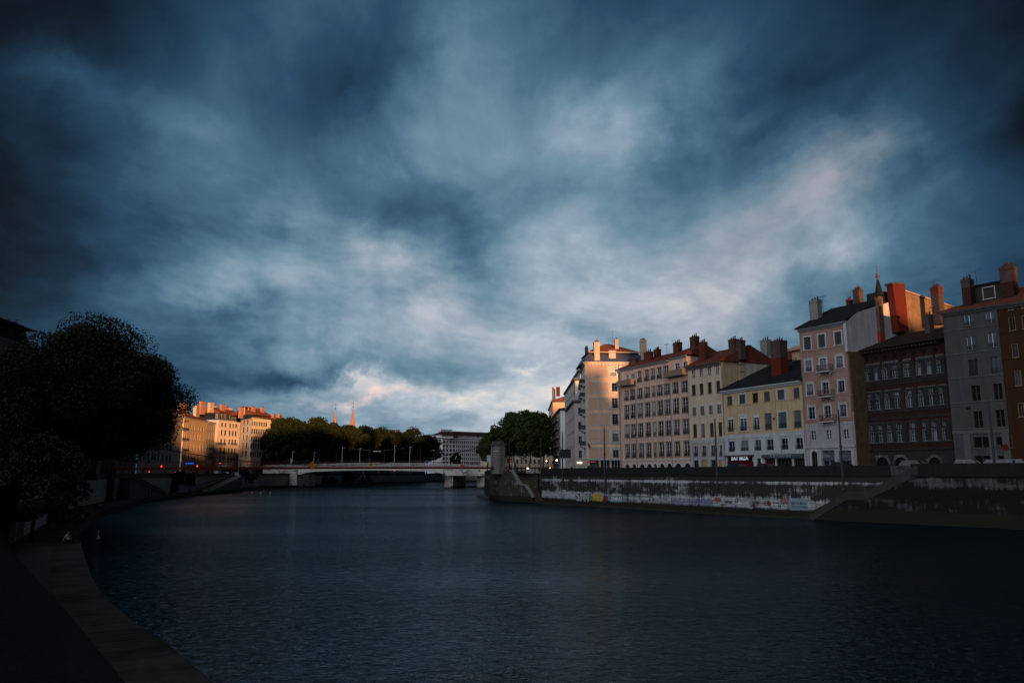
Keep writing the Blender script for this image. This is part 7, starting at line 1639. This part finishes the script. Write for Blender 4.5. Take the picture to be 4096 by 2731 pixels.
# ------------------------------------------------------------------ people and birds
def skin_mesh(name, J, E, root, sub=1):
    keys = list(J); me = bpy.data.meshes.new(name); me.from_pydata([J[k][0] for k in keys], [(keys.index(a), keys.index(b)) for a, b in E], [])
    o = bpy.data.objects.new(name, me); COL.objects.link(o); sk = o.modifiers.new('s', 'SKIN'); sk.use_smooth_shade = True
    for i, k in enumerate(keys): r = J[k][1]; me.skin_vertices[0].data[i].radius = (r, r) if not isinstance(r, tuple) else r
    me.skin_vertices[0].data[keys.index(root)].use_root = True
    ss = o.modifiers.new('b', 'SUBSURF'); ss.levels = sub; ss.render_levels = sub
    dg = bpy.context.evaluated_depsgraph_get(); out = bpy.data.meshes.new_from_object(o.evaluated_get(dg)); bpy.data.objects.remove(o); bpy.data.meshes.remove(me); out.name = name; return out
CAT = {'pelvis': 2, 'chest': 1, 'belly': 1, 'neck': 0, 'head': 0, 'top': 3, 'sho': 1, 'elb': 1, 'wri': 0, 'han': 0, 'f': 0, 'hip': 2, 'kne': 2, 'shin': 2, 'ank': 4, 'toe': 4}
def pose(kind):
    J = {}; E = []
    if kind in ('stand', 'walk'): pz, ln = .95, (0, 0)
    elif kind == 'edge': pz, ln = .13, (-.10, 0)
    else: pz, ln = .12, (.12, 0)
    J['pelvis'] = ((0, 0, pz), .15); J['belly'] = ((0, ln[0]*.4, pz+.18), (.16, .125)); J['chest'] = ((0, ln[0], pz+.37), (.19, .13)); J['neck'] = ((0, ln[0]-.01, pz+.52), .06); J['head'] = ((0, ln[0]-.05, pz+.64), (.085, .10)); J['top'] = ((0, ln[0]-.03, pz+.74), (.075, .09))
    E += [('pelvis', 'belly'), ('belly', 'chest'), ('chest', 'neck'), ('neck', 'head'), ('head', 'top')]
    for s, n in ((-1, 'L'), (1, 'R')):
        sh = (s*.19, ln[0], pz+.44)
        if kind == 'stand': el, wr = (s*.24, .03, pz+.18), (s*.22, -.10, pz-.03)
        elif kind == 'walk': el, wr = (s*.24, .10*s, pz+.18), (s*.23, .10*s-.12, pz-.02)
        elif kind == 'edge': el, wr = (s*.25, ln[0]+.02, pz+.18), (s*.20, -.22, pz+.05)
        else: el, wr = (s*.26, .22, pz+.20), (s*.26, .34, .04)
        J['sho'+n] = (sh, .065); J['elb'+n] = (el, .048); J['wri'+n] = (wr, .030)
        d = (Vector(wr)-Vector(el)).normalized(); hp = Vector(wr)+d*.07; J['han'+n] = (tuple(hp), (.034, .020))
        E += [('chest', 'sho'+n), ('sho'+n, 'elb'+n), ('elb'+n, 'wri'+n), ('wri'+n, 'han'+n)]
        for q in range(4):
            t = hp+d*(.085-.012*abs(q-1.3))+Vector(((q-1.5)*.016, -.018, 0)); J['f%d%s' % (q, n)] = (tuple(t), .008); E.append(('han'+n, 'f%d%s' % (q, n)))
        J['f9'+n] = (tuple(hp+Vector((-s*.05, -.03, .0))), .009); E.append(('han'+n, 'f9'+n))
        hip = (s*.10, 0, pz-.05)
        if kind == 'stand': kn, an = (s*.11, -.03, .50), (s*.11, .03, .09)
        elif kind == 'walk': kn, an = (s*.10, -.16*s-.05, .52), (s*.10, -.30*s+.03, .12 if s > 0 else .16)
        elif kind == 'edge': kn, an = (s*.12, -.44, .12), (s*.12, -.42, -.30)
        else: kn, an = (s*.13, -.38, .38 if s > 0 else .20), (s*.12, -.72, .07)
        hip = (hip[0], hip[1], max(hip[2], .10)); toe = (an[0]+s*.02, an[1]-.17, an[2]-.05 if an[2] > 0 else an[2]-.05)
        mid = tuple((Vector(kn)*.55+Vector(an)*.45))
        J['hip'+n] = (hip, .10); J['kne'+n] = (kn, .066); J['shin'+n] = (mid, .056); J['ank'+n] = (an, .040); J['toe'+n] = (toe, (.042, .03))
        E += [('pelvis', 'hip'+n), ('hip'+n, 'kne'+n), ('kne'+n, 'shin'+n), ('shin'+n, 'ank'+n), ('ank'+n, 'toe'+n)]
    me = skin_mesh('person', J, E, 'pelvis'); names = list(J); P = np.array([J[k][0] for k in names])
    cat = [CAT[''.join(c for c in k.rstrip('LR') if not c.isdigit())] for k in names]
    c = np.empty(len(me.polygons)*3); me.polygons.foreach_get('center', c); c = c.reshape(-1, 3); idx = np.argmin(((c[:, None]-P[None])**2).sum(2), 1)
    mi = np.array([cat[i] for i in idx], dtype=np.int32)
    hd = np.array(J['head'][0]); mi[(mi == 0) & (c[:, 1] > hd[1]+.03) & (c[:, 2] > hd[2]-.06)] = 3
    me.polygons.foreach_set('material_index', mi); return me
PM = {}
def person(P, kind, rz, shirt, pants, lab, group=None, hair=(.02, .015, .01), s=1.0):
    if kind not in PM: PM[kind] = pose(kind)
    me = PM[kind].copy(); mi = np.empty(len(me.polygons), dtype=np.int32); PM[kind].polygons.foreach_get('material_index', mi); me.materials.clear()
    def cm(n, c): return mat('%s_%s' % (n, '_'.join('%02d' % int(v*99) for v in c)), c, .85, 0)
    for m in (mat('skin', (.28, .16, .11), .6, 0), cm('cloth', shirt), cm('cloth', pants), cm('hair', hair), mat('shoes', (.03, .03, .03), .6, 0)): me.materials.append(m)
    me.polygons.foreach_set('material_index', mi)
    o = link('person', me, None, P, rz); o.scale = (s, s, s); return tag(o, lab, 'person', group)
def build_people():
    rnd = random.Random(9); D1, D2, W1, BL = (.018, .018, .02), (.03, .028, .028), (.42, .43, .46), (.05, .07, .12)
    z = PROM+.03
    def G(px, py): return ground(px, py, z)
    person(G(195, 2126), 'walk', R(200), D1, D2, 'person in dark clothes walking on the promenade, left of a walking pair'); person(G(227, 2122), 'walk', R(195), D1, (.20, .15, .12), 'person in a dark jacket and light trousers, right of the walking pair')
    person(G(274, 2168), 'ground', R(80), W1, D1, 'person in a white shirt sitting on the promenade with legs stretched to the kerb')
    for px, py, rz, sh, lab in ((304, 2102, 60, D1, 'leftmost of three people sitting close together on the kerb'), (318, 2096, 70, D1, 'middle of three people sitting close together on the kerb'), (330, 2090, 60, D2, 'rightmost of three people sitting close together on the kerb'), (347, 2066, 30, D1, 'dark person sitting alone on the kerb above the group of three'),
                                (388, 2035, 40, D1, 'dark person leaning back on the kerb beside one in white'), (402, 2031, 40, W1, 'person in white on the kerb at the bend of the promenade')): person(G(px, py), 'ground', R(rz), sh, D1, lab)
    person(G(455, 1997), 'stand', R(20), D1, D1, 'left of two dark figures standing near the dark pylon'); person(G(468, 1998), 'stand', R(-20), D1, D2, 'right of two dark figures standing near the dark pylon')
    for i, (px, py) in enumerate(((560, 1986), (570, 1985), (582, 1986), (594, 1987), (606, 1987))): person(G(px, py), 'stand', R(rnd.uniform(-60, 60)), W1 if i == 1 else D1, D1, ['first from the left in a group of five standing below the first wall stair', 'person in a pale top within the standing group of five', 'third from the left in the standing group of five', 'fourth from the left in the standing group of five', 'rightmost of the standing group of five'][i], 'friends standing on the promenade')
    elf = flat([p for p in EL if p.y > 150], 0); el = offset(elf, .45); eli = offset(elf, 1.6)
    G3 = 'people sitting along the left promenade edge'
    far = [(684, 'edge', D2), (713, 'ground', (.20, .12, .12)), (809, 'stand', D1), (822, 'edge', W1), (831, 'edge', (.3, .3, .32)), (838, 'edge', D1), (848, 'ground', D1), (864, 'ground', D1), (873, 'ground', D1), (883, 'ground', D1), (892, 'ground', W1), (904, 'stand', D1), (921, 'stand', (.10, .13, .15)), (934, 'ground', BL), (946, 'ground', W1), (949, 'stand', D1),
           (970, 'ground', D1), (987, 'ground', (.3, .28, .28)), (993, 'ground', (.25, .15, .12)), (1004, 'ground', D2), (1015, 'stand', W1), (1022, 'stand', (.5, .5, .5)), (1036, 'ground', (.14, .10, .05)), (1050, 'ground', D1), (1062, 'ground', D1)]
    nth = {}
    for px, kd, sh in far:
        P = on_line(el if kd == 'edge' else eli, px); nm = {'edge': 'seated with legs over the water', 'ground': 'sitting', 'stand': 'standing'}[kd]; c = 'white' if sh[0] > .4 else ('dark' if sh[0] < .06 else 'coloured')
        zone = 'below the long stair' if px < 860 else ('before the wall end' if px < 955 else 'before the bridge abutment')
        person(Vector((P.x, P.y, z)), kd, R(70+rnd.uniform(-30, 30)), sh, D1, 'distant person in %s clothes %s %s' % (c, nm, zone), G3)
    G4 = 'people on the promenade seen under the road bridge'
    for px, kd, sh in ((1325, 'ground', D2), (1347, 'ground', BL), (1376, 'ground', D1), (1388, 'ground', W1), (1435, 'ground', (.2, .2, .2)), (1441, 'ground', W1), (1456, 'stand', D1), (1461, 'stand', (.1, .06, .05)), (1469, 'stand', D1), (1517, 'ground', W1), (1540, 'ground', D1), (1549, 'ground', D1), (1562, 'ground', D1), (1578, 'stand', D1), (1585, 'stand', D1), (1608, 'ground', D1), (1678, 'ground', D1)):
        P = on_line(offset(elf, 3), px); c = 'white' if sh[0] > .4 else 'dark'
        person(Vector((P.x, P.y, z)), kd, R(60+rnd.uniform(-40, 40)), sh, D1, 'tiny far person in %s clothes %s on the far promenade under the road bridge' % (c, 'standing' if kd == 'stand' else 'sitting'), G4)
    f = Frame(base(437, 161), base(1992, 190)); u, zz = f.uz(1272, 1866, 1.0); person(f.pt(u, zz, 1.0), 'walk', R(75), (.08, .06, .055), D1, 'person with a light bag walking over the red footbridge beside the orange diamond')
    P = base(2287, 205); person(Vector((P.x, P.y, RSTREET)), 'stand', 0, D1, D1, 'person in a black hooded coat before the lit shop sign', s=1.05); P = base(2302, 208); person(Vector((P.x, P.y, RSTREET)), 'walk', R(90), (.2, .1, .08), D2, 'person in a brownish jacket walking right of the black coated one')
    for i, (px, lab) in enumerate(((2026, 'left one of three people gathered at the head of the pylon stair'), (2034, 'person in a pale top between two others at the head of the pylon stair'), (2046, 'right one of three people gathered at the head of the pylon stair'))): P = base(px, 200+i); person(Vector((P.x, P.y, RSTREET)), 'stand', R(i*50), (W1, D1, D1)[i-1], D1, lab)
    # swans
    def swan(P, rz, lab, up=1.0):
        J = {'tail': ((0, .42, .16), .03), 'b1': ((0, .25, .16), (.13, .10)), 'b2': ((0, 0, .15), (.19, .14)), 'b3': ((0, -.22, .15), (.14, .12)), 'n1': ((0, -.34, .26), .055), 'n2': ((0, -.36, .45), .035), 'n3': ((0, -.32, .62*up), .030), 'n4': ((0, -.36, .72*up), .032), 'h': ((0, -.43, .73*up), .042), 'bk': ((0, -.55, .68*up), .016)}
        ks = list(J); E = list(zip(ks, ks[1:])); me = skin_mesh('swan', J, E, 'b2'); me.materials.append(mat('swan_white', (.50, .52, .54), .7, 0)); me.materials.append(mat('bill_orange', (.4, .12, .02), .6, 0))
        for p in me.polygons: p.material_index = 1 if p.center.y < -.48 else 0
        o = link('swan', me, None, P, rz); o.scale = (.85, .85, .85); return tag(o, lab, 'swan', 'swans on the river')
    q = ground(393, 2160, WATER); swan(Vector((q.x, q.y, WATER+.02)), R(20), 'white swan with raised neck on the black water near the sitting person').scale = (1.1, 1.1, 1.25)
    for px, lab in ((1010, 'left of three distant white swans before the bridge abutment'), (1046, 'middle of three distant white swans, before the bridge abutment'), (1085, 'right of three distant white swans, nearest the first pier')): q = base(px, 262); swan(Vector((q.x, q.y, WATER+.02)), R(80), lab, .8)
    # near wall end with tag, and stairs on the left wall
    a = MB(); p, q = base(34, 60), base(118, 70); d = (q-p).normalized(); nn = Vector((-d.y, d.x, 0)); o = a.obox(Vector((p.x, p.y, PROM-.2)), d, nn, (q-p).length, 2.0, 2.5); w = a.build('retaining_wall', mat('wall_end', (.045, .047, .05), .9, .2, 1)); tag(w, 'short pale wall end covered with faint chalk like tags beside the near promenade', 'wall')
    fw = Frame(p, q); scribble(w, fw, (45, 78, 2100, 2170), mat('faint_paint', (.10, .11, .12), .8, 0), 3, 60, .07); scribble(w, fw, (66, 100, 2110, 2180), MATS['faint_paint'], 5, 50, .06)
    wl = [Vector((p.x, p.y, 0)) for p in WL]
    def wall_stair(x0, x1, w, lab, ztop=LSTREET, m=None, zbot=PROM):
        line = offset(wl, -w-.12); P, Q = on_line(line, x0), on_line(line, x1); d = (Q-P); L = d.length; d.normalize(); nn = Vector((-d.y, d.x, 0)); n = int((ztop-zbot)/.17); rt = tag(empty('wall_stair', (P.x, P.y, zbot)), lab, 'stair', 'stairs down the left quay wall'); a = MB()
        for k in range(n): a.obox(P+d*(L*k/n)+Vector((0, 0, zbot)), d, nn, L/n*1.002, w, (ztop-zbot)*(1-k/n)+.01)
        a.build('flight', mat('left_stair_stone', (.10, .095, .085), .9, .2, 1), rt, rt.location)
        a = MB(); a.prism([P+Vector((0, 0, ztop-.1))-nn*.25, Q+Vector((0, 0, zbot-.02))-nn*.25, Q+Vector((0, 0, zbot+.85))-nn*.25, P+Vector((0, 0, ztop+.85))-nn*.25], nn*.25); a.build('stair_parapet', mat('left_stair_parapet', (.055, .053, .05), .9, .2, 1), rt, rt.location)
    wall_stair(522, 668, 2.0, 'stair falling rightwards down the left quay wall behind the standing group'); wall_stair(934, 803, 3.2, 'long pale stair climbing rightwards along the left quay wall behind the seated people'); wall_stair(1440, 1412, 2.0, 'left flight of the double stair seen under the road bridge'); wall_stair(1462, 1490, 2.0, 'right flight of the double stair seen under the road bridge')
    P = on_line(offset(wl, -.5), 943); a = MB(); a.obox(Vector((P.x-1, P.y, PROM-.3)), (1, 0, 0), (0, 1, 0), 2.2, 2.4, LSTREET+1.2-PROM); tag(a.build('wall_pier', WALL_L), 'square stone pier ending the left quay wall before the bridge', 'pier')

build_land()
right_bank()
left_bank()
build_bridges()
build_trees()
build_street()
build_cars()
build_writing()
build_people()
